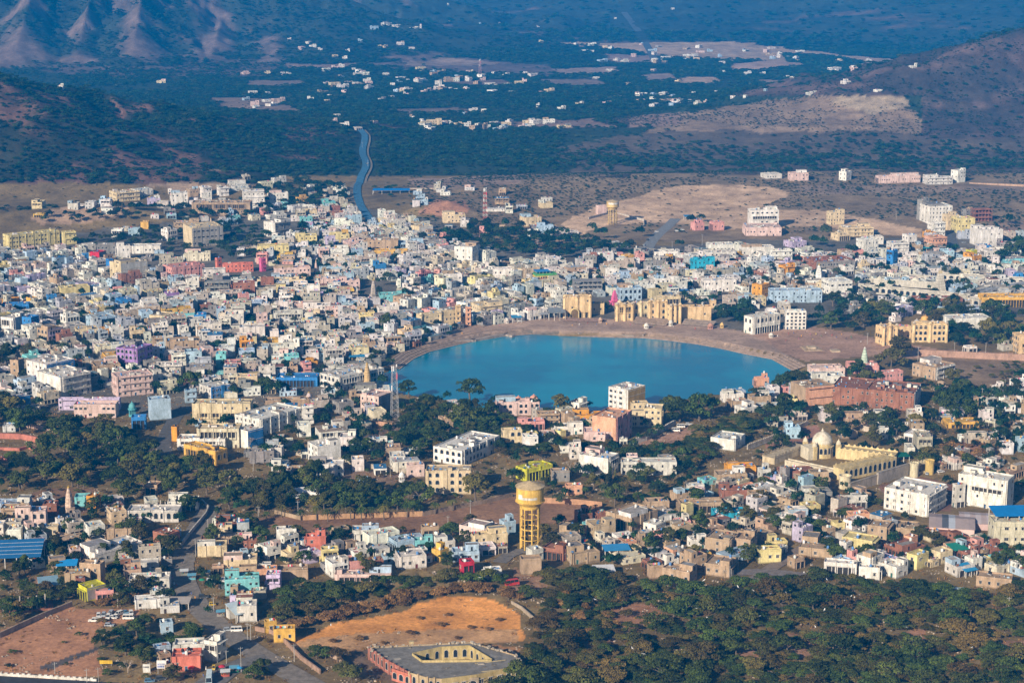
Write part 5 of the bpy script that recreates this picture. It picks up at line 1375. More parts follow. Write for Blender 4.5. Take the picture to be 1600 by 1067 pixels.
Occ.mark([(K.x - 12, K.y - 12), (K.x + 12, K.y - 12), (K.x + 12, K.y + 12), (K.x - 12, K.y + 12)])
gS = 'ranges of the domed shrine courtyard'
range_('courtyard_range', 'cream range with scalloped parapet running right from the domed shrine', 'range', (1306, 716), (1396, 727), 9, 5.2, CR, (.22, .18, .16), 0, 3.2, gS)
range_('courtyard_range', 'long cream arcaded range with deep arches facing the two white apartment blocks', 'range', (1318, 752), (1400, 733), 8, 6.5, CR, (.24, .20, .17), 11, 3.4, gS)
range_('courtyard_range', 'low cream range on the left side of the shrine courtyard', 'range', (1210, 726), (1262, 706), 8, 3.6, (.6, .5, .34), (.26, .22, .19), 0, 3.2, gS)
range_('courtyard_range', 'plain cream front range of the shrine courtyard', 'range', (1226, 728), (1310, 746), 4, 2.8, (.62, .55, .42), (.4, .35, .28), 0, 0, gS)
range_('rampart_wall', 'high stained rampart wall with buttresses below the arcaded range', 'wall', (1328, 770), (1372, 756), 1.4, 5.2, (.40, .34, .27))
range_('rampart_wall', 'taller right stretch of stained rampart wall reaching the twin bastion gate', 'wall', (1372, 757), (1420, 742), 1.4, 6.5, (.38, .34, .29))
K, h, s = hgt(1320, 762, 742); rt = empty('round_tank', K, 0, 'round cream bastion at the lower left corner of the shrine rampart', 'bastion'); m = MB(); r = 9.5 / s
m.lathe(0, 0, [(r, -1), (r, h * .9), (r * 1.06, h * .9), (r * 1.06, h), (r * .9, h), (r * .9, h * .8)], 24, (.68, .60, .42)); part(m, 'drum', rt); Occ.mark([(K.x - r, K.y - r), (K.x + r, K.y - r), (K.x + r, K.y + r), (K.x - r, K.y + r)], 2)
for x, y, lb in ((1428, 744, 'left bastion of the cream crenellated gate right of the shrine'), (1452, 740, 'right and yellower bastion of the crenellated gate beside the parked white cars')):
    K, h, s = hgt(x, y, y - 21); r = 6.8 / s; root = empty('gate_bastion', K, 0, lb, 'bastion', 'bastions of the crenellated gate'); m = MB()
    cc = (.66, .60, .42) if x < 1440 else (.68, .50, .18)
    m.lathe(0, 0, [(r, -1), (r, h * .86), (r * 1.08, h * .88), (r * 1.08, h * .94)], 16, cc); part(m, 'drum', root); m = MB()
    for i in range(12): a = math.pi * 2 * i / 12; m.xf(a, (0, 0, 0)); m.box(r * .9, -.5, h * .94, r * 1.08, .5, h * 1.04, cc)
    part(m, 'battlements', root); Occ.mark([(K.x - r, K.y - r), (K.x + r, K.y - r), (K.x + r, K.y + r), (K.x - r, K.y + r)], 2)
range_('gate_arch', 'crenellated gate wall with a tall arch between two cream bastions', 'gate', (1432, 742), (1450, 738), 2.5, 6.5, (.66, .58, .38), None, 1, 2.2)
# walled temple complex with a stepped tower
WT = (.56, .53, .46); gT = 'ranges of the white walled temple'
for p, q, th, hh, ar, lb in (((1337, 456), (1512, 474), 6, 5.5, 18, 'long cream front range of the walled temple below its stepped tower'), ((1345, 444), (1470, 452), 5, 4, 0, 'inner white roof range running left of the stepped temple tower'),
     ((1510, 474), (1560, 452), 7, 5.0, 4, 'right side range of the walled temple'), ((1470, 438), (1600, 446), 7, 5, 12, 'back range of the walled temple with a green band'), ((1400, 438), (1470, 442), 6, 4, 6, 'far left back range of the walled temple'),
     ((1470, 466), (1530, 479), 6, 4.5, 6, 'lower white annex in front of the walled temple corner'), ((1530, 466), (1610, 452), 6, 5, 5, 'grey range right of the walled temple front')):
    range_('temple_range', lb, 'range', p, q, th, hh, WT if 'grey' not in lb else (.42, .44, .48), (.40, .38, .38), ar, 0, gT)
K, h, s = hgt(1468, 455, 422); root = empty('temple_gate_tower', K, .3, 'white stepped gate tower rising over the walled temple', 'temple'); m = MB(); r = 8.2 / s
for i in range(7):
    t = i / 7; rr = r * (1 - .62 * t); m.box(-rr, -rr * .7, h * .86 * t - (1 if i == 0 else 0), rr, rr * .7, h * .86 * (t + .1), (.68, .64, .55)); m.box(-rr * .93, -rr * .64, h * .86 * (t + .1), rr * .93, rr * .64, h * .86 * (t + 1 / 7), (.55, .50, .42))
part(m, 'tiers', root); m = MB(); rr = r * .34; m.xf(0, (0, 0, 0))
for i in range(8):
    a, b = math.pi * i / 8, math.pi * (i + 1) / 8
    m.face([(-rr, rr * .6 * math.cos(a), h * .86 + h * .12 * math.sin(a)), (rr, rr * .6 * math.cos(a), h * .86 + h * .12 * math.sin(a)), (rr, rr * .6 * math.cos(b), h * .86 + h * .12 * math.sin(b)), (-rr, rr * .6 * math.cos(b), h * .86 + h * .12 * math.sin(b))], (.6, .5, .3))
part(m, 'barrel_top', root)
for x, y, lb in ((1430, 446, 'rounded white shrine roof left of the stepped tower'), (1503, 440, 'small white shrine roof right of the stepped tower'), (1374, 444, 'tiny white shrine roof at the left of the walled temple')):
    K, h, s = hgt(x, y, y - 13); root = empty('shrine_roof', K, .3, lb, 'shrine', 'shrine roofs of the walled temple'); m = MB(); r = 8 / s if x == 1430 else 5 / s
    m.box(-r, -r * .8, -1, r, r * .8, h * .5, WT); part(m, 'walls', root); m = MB(); m.lathe(0, 0, [(r * .95, h * .5), (r * .85, h * .68), (r * .5, h * .86), (.05, h)], 14, (.72, .68, .56)); part(m, 'dome', root)
# rainbow striped building
K, h, s = hgt(850, 448, 424); root = empty('striped_building', K, .25, 'striped rainbow building with red, yellow and green bands and a blue roof', 'building'); m = MB(); W_, D_ = 34 / s, 9
for i, c in enumerate(((.7, .68, .6), (.1, .35, .12), (.7, .5, .05), (.6, .06, .05), (.7, .5, .05), (.1, .35, .12))):
    m.box(-W_ * .4 - .05 * (i % 2), -.05 * (i % 2), h * .85 * i / 6 - (1 if i == 0 else 0), W_ * .6 + .05 * (i % 2), D_, h * .85 * (i + 1) / 6, c)
part(m, 'walls', root); m = MB(); m.box(-W_ * .38, -.3, h * .98, W_ * .3, D_, h * 1.02, (.04, .22, .5), bot=True)
for i in range(5): m.box(-W_ * .38 + i * W_ * .165, 0, h * .85, -W_ * .38 + i * W_ * .165 + .25, .25, h * .98, (.4, .4, .4))
part(m, 'roof', root, [M_CLOTH])
for i in range(9):
    for k in range(2): link('window', WM['plain'], root, (-W_ * .36 + i * W_ * .115, -.06, h * (.22 + .38 * k)), 0, (1.2, 1, 1.4))
# great arch of the palace gatehouse, and the big arch of the central wing
for x, yb, w_, h_, lb in ((898, 497, 11, 15, 'deep great arch set in the front of the golden gatehouse'), (981, 499, 6, 10, 'dark pointed arch in the cream palace wing')):
    K, h, s = hgt(x, yb + .6, yb - h_); root = empty('gate_arch', (K.x, K.y, K.z), 0, lb, 'arch'); m = MB(); q = w_ / s / 2; n = 10
    arc = [(q * math.cos(math.pi * i / n), h * .55 + h * .38 * math.sin(math.pi * i / n)) for i in range(n + 1)]
    for (a, b), (c, d) in zip([(q, 0)] + arc, arc + [(-q, 0)]):
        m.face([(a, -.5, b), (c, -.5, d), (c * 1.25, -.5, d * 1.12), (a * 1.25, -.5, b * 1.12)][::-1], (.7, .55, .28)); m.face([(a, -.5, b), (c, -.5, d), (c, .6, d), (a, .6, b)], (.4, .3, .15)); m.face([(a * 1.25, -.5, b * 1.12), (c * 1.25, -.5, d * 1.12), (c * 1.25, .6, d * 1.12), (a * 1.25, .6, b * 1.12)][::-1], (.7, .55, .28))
    m.face([(q, .05, 0)] + [(a, .05, b) for a, b in arc] + [(-q, .05, 0)], (.20, .13, .06)); part(m, 'arch', root)  # dark back sheet and soffit paint the shade inside the arch
# lake steps, pools and piers
def steps(name, label, pts, n, run, drop, c, z0=0.0, group='stone lake steps'):
    P = [G0(*p) for p in pts]; m = MB(); N = []
    for i in range(len(P)):
        d = (P[min(i + 1, len(P) - 1)] - P[max(i - 1, 0)]).normalized(); N.append(Vector((d.y, -d.x, 0)))
    for k in range(n):
        z = z0 - k * drop; a = k * run; b = (k + 1) * run
        for i in range(len(P) - 1):
            p0, p1, q0, q1 = P[i] + N[i] * a, P[i + 1] + N[i + 1] * a, P[i] + N[i] * b, P[i + 1] + N[i + 1] * b
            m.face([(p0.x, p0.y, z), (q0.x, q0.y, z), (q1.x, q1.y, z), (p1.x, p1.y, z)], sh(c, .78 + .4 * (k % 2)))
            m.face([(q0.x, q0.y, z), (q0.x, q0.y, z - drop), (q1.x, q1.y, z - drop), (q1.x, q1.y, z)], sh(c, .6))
    tag(m.obj(name, [M_WALL]), label, 'steps', group)
ST = (.44, .34, .27)
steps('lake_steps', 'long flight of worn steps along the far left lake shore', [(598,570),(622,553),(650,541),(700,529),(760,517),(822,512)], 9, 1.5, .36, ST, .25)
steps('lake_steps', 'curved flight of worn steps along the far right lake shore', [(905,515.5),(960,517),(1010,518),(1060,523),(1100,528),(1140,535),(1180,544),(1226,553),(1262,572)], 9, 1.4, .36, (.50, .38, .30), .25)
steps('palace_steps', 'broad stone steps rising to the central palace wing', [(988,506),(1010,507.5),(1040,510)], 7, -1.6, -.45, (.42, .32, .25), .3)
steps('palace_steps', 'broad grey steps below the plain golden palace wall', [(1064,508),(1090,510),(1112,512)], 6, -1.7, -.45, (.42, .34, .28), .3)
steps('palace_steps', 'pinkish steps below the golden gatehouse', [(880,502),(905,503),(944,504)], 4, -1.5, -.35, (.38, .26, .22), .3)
def wallpath(name, label, pts, th, h, c, cat='wall', group=None, z=None, cren=0, top=None):
    P = [G0(*p) if z is not None else G(*p) for p in pts]; m = MB()
    for a, b in zip(P, P[1:]):
        d = Vector((b.x - a.x, b.y - a.y, 0)); L = d.length; zz = z if z is not None else min(a.z, b.z)
        m.xf(math.atan2(d.y, d.x), (a.x, a.y, zz)); m.box(-th / 2, -th / 2, -2 if z is None else -3, L + th / 2, th / 2, h, c, top=top or sh(c, 1.1))
        if cren:
            for i in range(int(L / cren)): m.box(i * cren + .2, -th / 2 - .02, h, i * cren + cren * .6, th / 2 + .02, h + .5, c)
        if z is None: Occ.mark(rect((a.x, a.y), math.atan2(d.y, d.x), L, th), 0)
    return tag(m.obj(name, [M_WALL]), label, cat, group)
gP = 'stone edges standing in the lake'
wallpath('stone_pier', 'right-hand long stone pool wall with a gap, in front of the palace', [(905,519),(948,513.5),(1000,514),(1022,515.5),(1005,521.5),(905,516.5)][:5], 1.6, 1.0, (.36, .30, .25), 'pier', gP, -1.5)
wallpath('stone_pier', 'low stone wall closing the pool left of the gatehouse', [(840,510),(850,514),(905,518),(990,521.5)], 1.2, .7, (.36, .31, .26), 'pier', gP, -1.9)
wallpath('stone_pier', 'stone jetty reaching from the left steps into the lake', [(700,531),(740,528),(790,519),(800,521)], 3, .9, (.36, .30, .26), 'pier', gP, -1.9)
wallpath('stone_pier', 'dark jetty in the shaded left corner of the lake', [(560,578),(590,568),(600,562)], 4, 1.6, (.28, .24, .22), 'pier', gP, -1.9)
for i, (x0, x1, y, hh, lb) in enumerate(((1254, 1296, 551, 2.2, 'square stone platform with steps at the right end of the lake'), (1290, 1335, 555, 1.4, 'low pale stone platform right of the square one'))):
    A = G0(x0, y); s = sc_at(A); L = (x1 - x0) / s; root = empty('stone_platform', (A.x, A.y, -1.6), .12, lb, 'platform', 'stone platforms on the lake edge'); m = MB()
    for k in range(5): m.box(k * .9, k * 1.1, -2 if k == 0 else k * hh / 5, L - k * .9, 22 - k * 1.1, (k + 1) * hh / 5, sh((.50, .38, .26), .9 + .1 * (k % 2)))
    part(m, 'steps', root); m = MB(); m.box(L * .35, 8, hh, L * .65, 14, hh + 1.2, (.52, .42, .30)); part(m, 'plinth', root)
# open sheds and canopies
def canopy(name, label, x0, x1, yb, h, depth, c, cat='canopy', a=0.0, ncol=4, group=None, slope=.0, strips=0, mats=None, colc=(.6, .58, .54), back=0, z0=0):
    A = G(x0, yb); s = sc_at(A); L = (x1 - x0) / s / math.cos(a); root = empty(name, (A.x, A.y, A.z + z0), a, label, cat, group); m = MB()
    z1 = h + slope * depth
    m.face([(0, -.5, h), (L, -.5, h), (L, depth, z1), (0, depth, z1)], c); m.face([(0, -.5, h - .2), (L, -.5, h - .2), (L, depth, z1 - .2), (0, depth, z1 - .2)][::-1], sh(c, .7))
    for p, q in (((0, -.5, h), (L, -.5, h)), ((L, depth, z1), (0, depth, z1)), ((0, depth, z1), (0, -.5, h)), ((L, -.5, h), (L, depth, z1))):
        m.face([(p[0], p[1], p[2] - .2), (q[0], q[1], q[2] - .2), q, p], sh(c, .9))
    for i in range(strips):
        y = -.5 + (depth + .5) * (i + 1) / (strips + 1); z = h + slope * (y + .0) * 1.0
        z = h + (z1 - h) * (y + .5) / (depth + .5)
        m.box(0.05, y - .12, z - .05, L - .05, y + .12, z + .07, (.45, .5, .55))
    part(m, 'roof', root, mats or [M_CLOTH])
    for i in range(ncol):
        x = .4 + (L - .8) * i / (ncol - 1)
        for y, zt in ((0, h - .2), (depth - .6, z1 - .25)):
            m = MB(); m.box(x - .18, y - .18, -1, x + .18, y + .18, zt, colc); part(m, 'column', root)
    if back: m = MB(); m.box(0.2, depth * .6, -1, L - .2, depth - .8, h - .25, PAL['w']); part(m, 'back_room', root)
    Occ.mark(rect((A.x, A.y), a, L, depth), .5); return root
canopy('panelled_canopy', 'long sloping canopy with blue panels over a sports court', -30, 62, 889, 5.2, 16, (.02, .13, .32), ncol=6, slope=.22, strips=4, a=.12, mats=[M_METAL], colc=(.7, .7, .7))
canopy('shed', 'grey-blue metal shed roof on posts beside the tan house', 62, 92, 927, 3.4, 10, (.20, .34, .44), 'shed', .35, 4, 'metal sheds', .1, back=1)
canopy('tarpaulin', 'bright blue tarpaulin stretched beside the tall plain tan house', 88, 120, 898, 4.6, 6, (.02, .26, .60), 'tarpaulin', .1, 3, None, .15)
canopy('shed', 'dark pavilion roof on four tall columns standing in the lake shallows', 857, 884, 501, 6.2, 12, (.20, .23, .25), 'shed', 0.05, 4, 'metal sheds', .12)
for i, (x0, x1, y, lb) in enumerate(((626, 660, 528, 'lowest of the overlapping blue-green shed roofs on the left steps'), (636, 668, 522, 'middle one of the overlapping blue-green shed roofs on the left steps'), (628, 650, 516, 'topmost of the overlapping blue-green shed roofs on the left steps'))):
    canopy('shed', lb, x0, x1, y, 4.2, 13, (.06, .17, .20), 'shed', .2, 4, 'metal sheds', .12)
canopy('tarpaulin', 'long blue sheet roof over the dark landing at the left end of the lake', 545, 582, 566, 4, 9, (.02, .20, .42), 'tarpaulin', .05, 4, None, .1)
canopy('tarpaulin', 'blue sheet roof at the lake edge left of the golden gatehouse', 786, 812, 497, 4, 9, (.02, .22, .46), 'tarpaulin', .1, 3, None, .12)
canopy('roof_canopy', 'wide blue canopy roof raised over the cream building at the right edge', 1553, 1628, 846, 3.2, 12, (.01, .19, .50), 'canopy', .05, 5, None, .12, mats=[M_CLOTH], z0=10.0)
canopy('tarpaulin', 'green cloth canopy between the right hand houses', 1490, 1515, 872, 4, 8, (.02, .22, .16), 'tarpaulin', .3, 3, None, .1)
canopy('tarpaulin', 'sagging blue sheet by the last tan house at the scrub edge', 1508, 1530, 903, 3.2, 7, (.03, .24, .46), 'tarpaulin', .5, 3, None, .2)
canopy('tarpaulin', 'dark green net canopy beside the cream gate', 1402, 1422, 722, 3.4, 7, (.01, .13, .09), 'tarpaulin', .1, 3, None, .05)
canopy('shed', 'bright green awning room near the main street', 62, 88, 838, 3, 5, (.25, .42, .10), 'shed', .2, 3, 'metal sheds', .1, back=1)
canopy('shed', 'blue-white sheet roof sloping over the roadside shop', 368, 396, 974, 4, 10, (.42, .52, .58), 'shed', .6, 3, 'metal sheds', .2, back=1)
canopy('tarpaulin', 'blue sheets strung between houses right of the tower foot', 944, 986, 874, 4.5, 7, (.04, .24, .50), 'tarpaulin', .15, 3, None, .1)
canopy('shed', 'white corrugated shed roof at the edge of the scrub', 928, 962, 902, 3, 7, (.62, .62, .62), 'shed', .1, 4, 'metal sheds', .1, strips=5)
canopy('tarpaulin', 'turquoise sheet roof beside the turquoise yard', 1060, 1083, 782, 3.5, 7, (.05, .36, .50), 'tarpaulin', .2, 3, None, .1)
canopy('shed', 'market shed roof beside the main street bend', 262, 296, 952, 3, 7, (.40, .36, .32), 'shed', 0.0, 4, 'metal sheds', .08)
canopy('shed', 'blue-white arched kiosk roofs inside the palm grove', 563, 580, 772, 4, 8, (.25, .45, .68), 'shed', .3, 3, 'metal sheds', .4)
canopy('tarpaulin', 'bright blue sheet hall roof in the scrub above the old town', 582, 640, 304, 4.5, 12, (.01, .19, .55), 'tarpaulin', .0, 5, None, .05)
for i, (x, y) in enumerate(((1070, 345), (1440, 395), (262, 462), (1000, 455), (1060, 462), (842, 500), (800, 505))):
    canopy('tarpaulin', ['blue sheet roof by the pink hillside bungalows', 'teal sheet roof below the hillside cluster', 'yellow-orange awning on a white old town house', 'blue sheet roof behind the pale blue arcade', 'dark blue sheet roof near the palace trees', 'small grey sheet roof left of the pavilion', 'low blue sheet roof on the left steps'][i],
           x, x + 16, y, 4.2, 7, [(.03,.2,.45), (.03,.3,.35), (.7,.38,.03), (.04,.2,.42), (.03,.14,.35), (.3,.32,.34), (.03,.22,.42)][i], 'tarpaulin', .2, 3, None, .1)
# big shed of pale tent cloth
def gable(name, label, x0, x1, yb, h, d, c, rc, a, cat='shed'):
    A = G(x0, yb); s = sc_at(A); L = (x1 - x0) / s; root = empty(name, A, a, label, cat, 'gabled sheds'); m = MB(); r = h * .45
    m.face([(0, 0, -1), (L, 0, -1), (L, 0, h), (0, 0, h)], c); m.face([(L, 0, -1), (L, d, -1), (L, d, h), (L, d / 2, h + r), (L, 0, h)], c); m.face([(0, d, -1), (0, 0, -1), (0, 0, h), (0, d / 2, h + r), (0, d, h)], sh(c, 1.05)); m.face([(L, d, -1), (0, d, -1), (0, d, h), (L, d, h)], c); part(m, 'walls', root, [M_CLOTH])
    m = MB(); e = .4; n = 7
    for i in range(n):
        q0, q1 = -e + (L + 2 * e) * i / n, -e + (L + 2 * e) * (i + 1) / n; cc = rc[i % len(rc)]
        m.face([(q0, -e, h - .1), (q1, -e, h - .1), (q1, d / 2, h + r + .08), (q0, d / 2, h + r + .08)], cc); m.face([(q0, d / 2, h + r + .08), (q1, d / 2, h + r + .08), (q1, d + e, h - .1), (q0, d + e, h - .1)], cc)
    part(m, 'roof', root, [M_CLOTH]); Occ.mark(rect(A, a, L, d), 1); return root
gable('tent_shed', 'big pale pink tent hall with a dark band across its striped roof', 1452, 1520, 834, 3.8, 22, (.62, .46, .42), [(.34,.28,.27), (.30,.25,.25), (.09,.10,.12), (.40,.44,.50), (.34,.28,.27)], -.22)
gable('tent_shed', 'smaller striped tent hall joined behind the big pale pink one', 1500, 1556, 826, 3.4, 18, (.50, .36, .34), [(.36,.30,.30), (.42,.38,.40)], -.2)
gable('tent_shed', 'white roofed marquee left of the palm grove', 455, 478, 779, 3, 9, (.7, .7, .68), [(.7,.7,.7)], .3)
gable('tent_shed', 'white marquee among trees left of the blue kiosks', 478, 500, 776, 3, 9, (.7, .7, .68), [(.66,.66,.66)], -.1)
gable('tent_shed', 'pale pitched roof right of the two white marquees', 530, 560, 764, 2.6, 9, (.55, .52, .48), [(.6,.56,.5), (.45,.4,.36)], -.35)
# unfinished columns
for gi, (x0, y0, nx, ny, dx, dy, hh, lb, c) in enumerate(((4, 958, 6, 2, 3.6, 5, 4.5, 'bare concrete column foundation of an unbuilt house at the left edge', (.5, .46, .42)), )):
    A = G(x0, y0); root = empty('unfinished_foundation', A, .25, lb, 'foundation'); m = MB(); m.box(-1, -1, -1, nx * dx, ny * dy, .8, (.36, .16, .11)); part(m, 'brick_plinth', root)
    for i in range(nx):
        for j in range(ny): m = MB(); m.box(i * dx, j * dy, .8, i * dx + .5, j * dy + .5, hh + (i * 7 + j * 3) % 3 * .5, c); part(m, 'column', root)
A = G(222, 812); root = empty('rooftop_columns', (A.x, A.y, A.z + 4.2), .3, 'row of bare columns rising from the unfinished white arcade', 'columns')
for i in range(8): m = MB(); m.box(i * 2.0, 3 + (i % 2) * 3, -.5, i * 2.0 + .4, 3.4 + (i % 2) * 3, 3.4, (.55, .5, .44)); part(m, 'column', root)
# pink walled garden
A = G(0, 715)
for i, (pts, hh, lb) in enumerate((([(-20, 684), (34, 686), (64, 692), (64, 700)], 3.2, 'upper pinkish red garden wall at the left edge'), ([(-20, 702), (30, 704), (44, 700), (62, 708)], 1.6, 'middle low pink garden wall'), ([(-20, 716), (40, 722), (70, 712)], 2.0, 'lower pinkish red garden wall beside the dark grove'), ([(40, 667), (100, 678)], 2.6, 'pale pink wall behind the dark trees'))):
    wallpath('garden_wall', lb, pts, 1.2, hh, (.52, .20, .15) if i != 3 else (.55, .38, .32), 'wall', 'pink garden walls')
BW = (.46, .34, .25)
for pts, hh, c, lb, cr in (([(474, 812), (560, 809), (660, 806)], 2.6, (.46, .28, .15), 'long tan boundary wall behind the row of palms', 0), ([(660, 806), (760, 786), (800, 776)], 2.2, (.30, .22, .16), 'rough boundary wall running from the palms up to the dry field', 0),
    ([(846, 785), (905, 788), (940, 792)], 2.8, (.52, .30, .18), 'peach brick wall behind the dry field right of the golden tower', 0), ([(552, 660), (612, 667)], 2.6, (.50, .30, .20), 'brown compound wall below the radio mast', 0), ([(628, 668), (664, 672)], 3.2, (.62, .54, .42), 'cream wall right of the radio mast', 0),
    ([(440, 708), (500, 716), (560, 727), (596, 735), (660, 742)], 2.6, (.44, .39, .32), 'long grey stone wall right of the tall white house', 0), ([(0, 996), (30, 982), (60, 968), (112, 947)], 2.4, (.40, .32, .25), 'stone boundary wall along the orange plot', 0),
    ([(40, 853), (56, 845), (0, 846)][:2], 1.6, (.45, .36, .28), 'low wall left of the green awning room', 0), ([(90, 838), (130, 846), (165, 850)], 2.6, (.52, .38, .26), 'tan wall running right from the green awning room', 0),
    ([(210, 897), (247, 893), (247, 884)], 2.6, (.66, .62, .55), 'whitewashed crenellated wall of the lavender roofed court', 1.2), ([(282, 855), (300, 832), (322, 806), (326, 796), (316, 786)], 2.2, (.55, .52, .48), 'pale wall curving along the main street below the white arcade', 0),
    ([(990, 694), (1010, 688), (1040, 672), (1055, 664)], 3.0, (.55, .52, .48), 'pale wall beside the plot with the white vans', 2), ([(1345, 672), (1380, 680), (1410, 690)], 3.2, (.55, .47, .38), 'curved cream wall above the courtyard shrine', 0),
    ([(1436, 556), (1500, 559), (1560, 562), (1660, 566)], 4.5, (.44, .28, .21), 'long pinkish promenade wall at the right', 0), ([(400, 985), (425, 990), (445, 1004), (470, 1030), (500, 1052)], 2.0, (.36, .24, .18), 'broken roadside wall beside the ruined gatehouse', 0),
    ([(505, 1020), (530, 1032), (542, 1048)], 2.6, (.44, .32, .24), 'tan broken wall left of the courtyard building', 0), ([(-20, 1054), (60, 1058), (150, 1064)], 1.0, (.70, .68, .64), 'low white kerb wall along the tarmac road', 2.4),
    ([(800, 943), (815, 952), (840, 974)], 1.6, (.40, .33, .25), 'stone wall going down into the scrub', 0), ([(796, 1020), (812, 1032), (806, 1044)], 1.8, (.40, .33, .26), 'rubble wall beside the courtyard building', 0),
    ([(920, 343), (960, 332), (1006, 346), (1006, 352)], 2.5, (.55, .50, .44), 'pale compound wall around the far water tower', 0), ([(1515, 287), (1600, 292)], 2.5, (.50, .34, .24), 'long orange-brown wall right of the far white houses', 0),
    ([(640, 296), (760, 294)], 1.5, (.5, .42, .36), 'low wall along the far sandy field', 0), ([(430, 802), (470, 812)], 2, (.4, .3, .2), 'short wall left of the palm row', 0), ([(1168, 702), (1232, 678), (1262, 664)], 2.6, (.50, .44, .36), 'rampart parapet leading up to the shrine grove', 1.8)):
    wallpath('boundary_wall', lb, pts, .6, hh, c, 'wall', 'boundary walls', None, cr)
# radio masts
def mast(px, yb, yt, wpx, label, bands):
    K, h, s = hgt(px, yb, yt); w0 = wpx / s / 2; w1 = w0 * .55; root = empty('radio_mast', K, .3, label, 'mast', 'lattice masts'); n = 12
    cs = [(-1, -1), (1, -1), (1, 1), (-1, 1)]
    m = MB(); br = MB()
    for k in range(n):
        a, b = w0 + (w1 - w0) * k / n, w0 + (w1 - w0) * (k + 1) / n; za, zb = h * .9 * k / n, h * .9 * (k + 1) / n; c = bands[k % len(bands)] if len(bands) > 1 else bands[0]
        for i in range(4):
            (x, y), (u, v) = cs[i], cs[(i + 1) % 4]
            m.tube((x * a, y * a, za), (x * b, y * b, zb), .11, .11, 4, c); br.tube((x * a, y * a, za), (u * b, v * b, zb), .05, .05, 4, c); br.tube((u * a, v * a, za), (x * b, y * b, zb), .05, .05, 4, c); br.tube((x * b, y * b, zb), (u * b, v * b, zb), .05, .05, 4, c)
    part(m, 'legs', root, [M_METAL]); part(br, 'braces', root, [M_METAL]); m = MB(); m.tube((0, 0, h * .88), (0, 0, h), .12, .06, 5, (.5, .5, .5)); part(m, 'top_pole', root)
    for i, (t, zz, c) in enumerate(((.4, .93, (.75, .75, .75)), (2.2, .9, (.75, .75, .75)), (4.3, .92, (.75, .75, .75)), (.2, .8, (.75, .06, .10)), (5.6, .78, (.75, .06, .10)), (3.4, .6, (.7, .7, .7)))):
        m = MB(); r = w1 + .5; x, y = r * math.cos(t), r * math.sin(t); m.box(x - .3, y - .3, h * zz - 1.6, x + .3, y + .3, h * zz + 1.6, c, bot=True); part(m, 'antenna', root, [M_METAL])
mast(617, 664, 567, 12, 'tall lattice radio mast with red antennas near the lake', [(.42, .42, .42)])
mast(758, 342, 292, 6, 'thin red and white lattice mast at the foot of the dusty slope', [(.6, .12, .08), (.7, .7, .68)])
mast(750, 119, 92, 4, 'tiny far lattice mast in the plain', [(.5, .3, .3)])
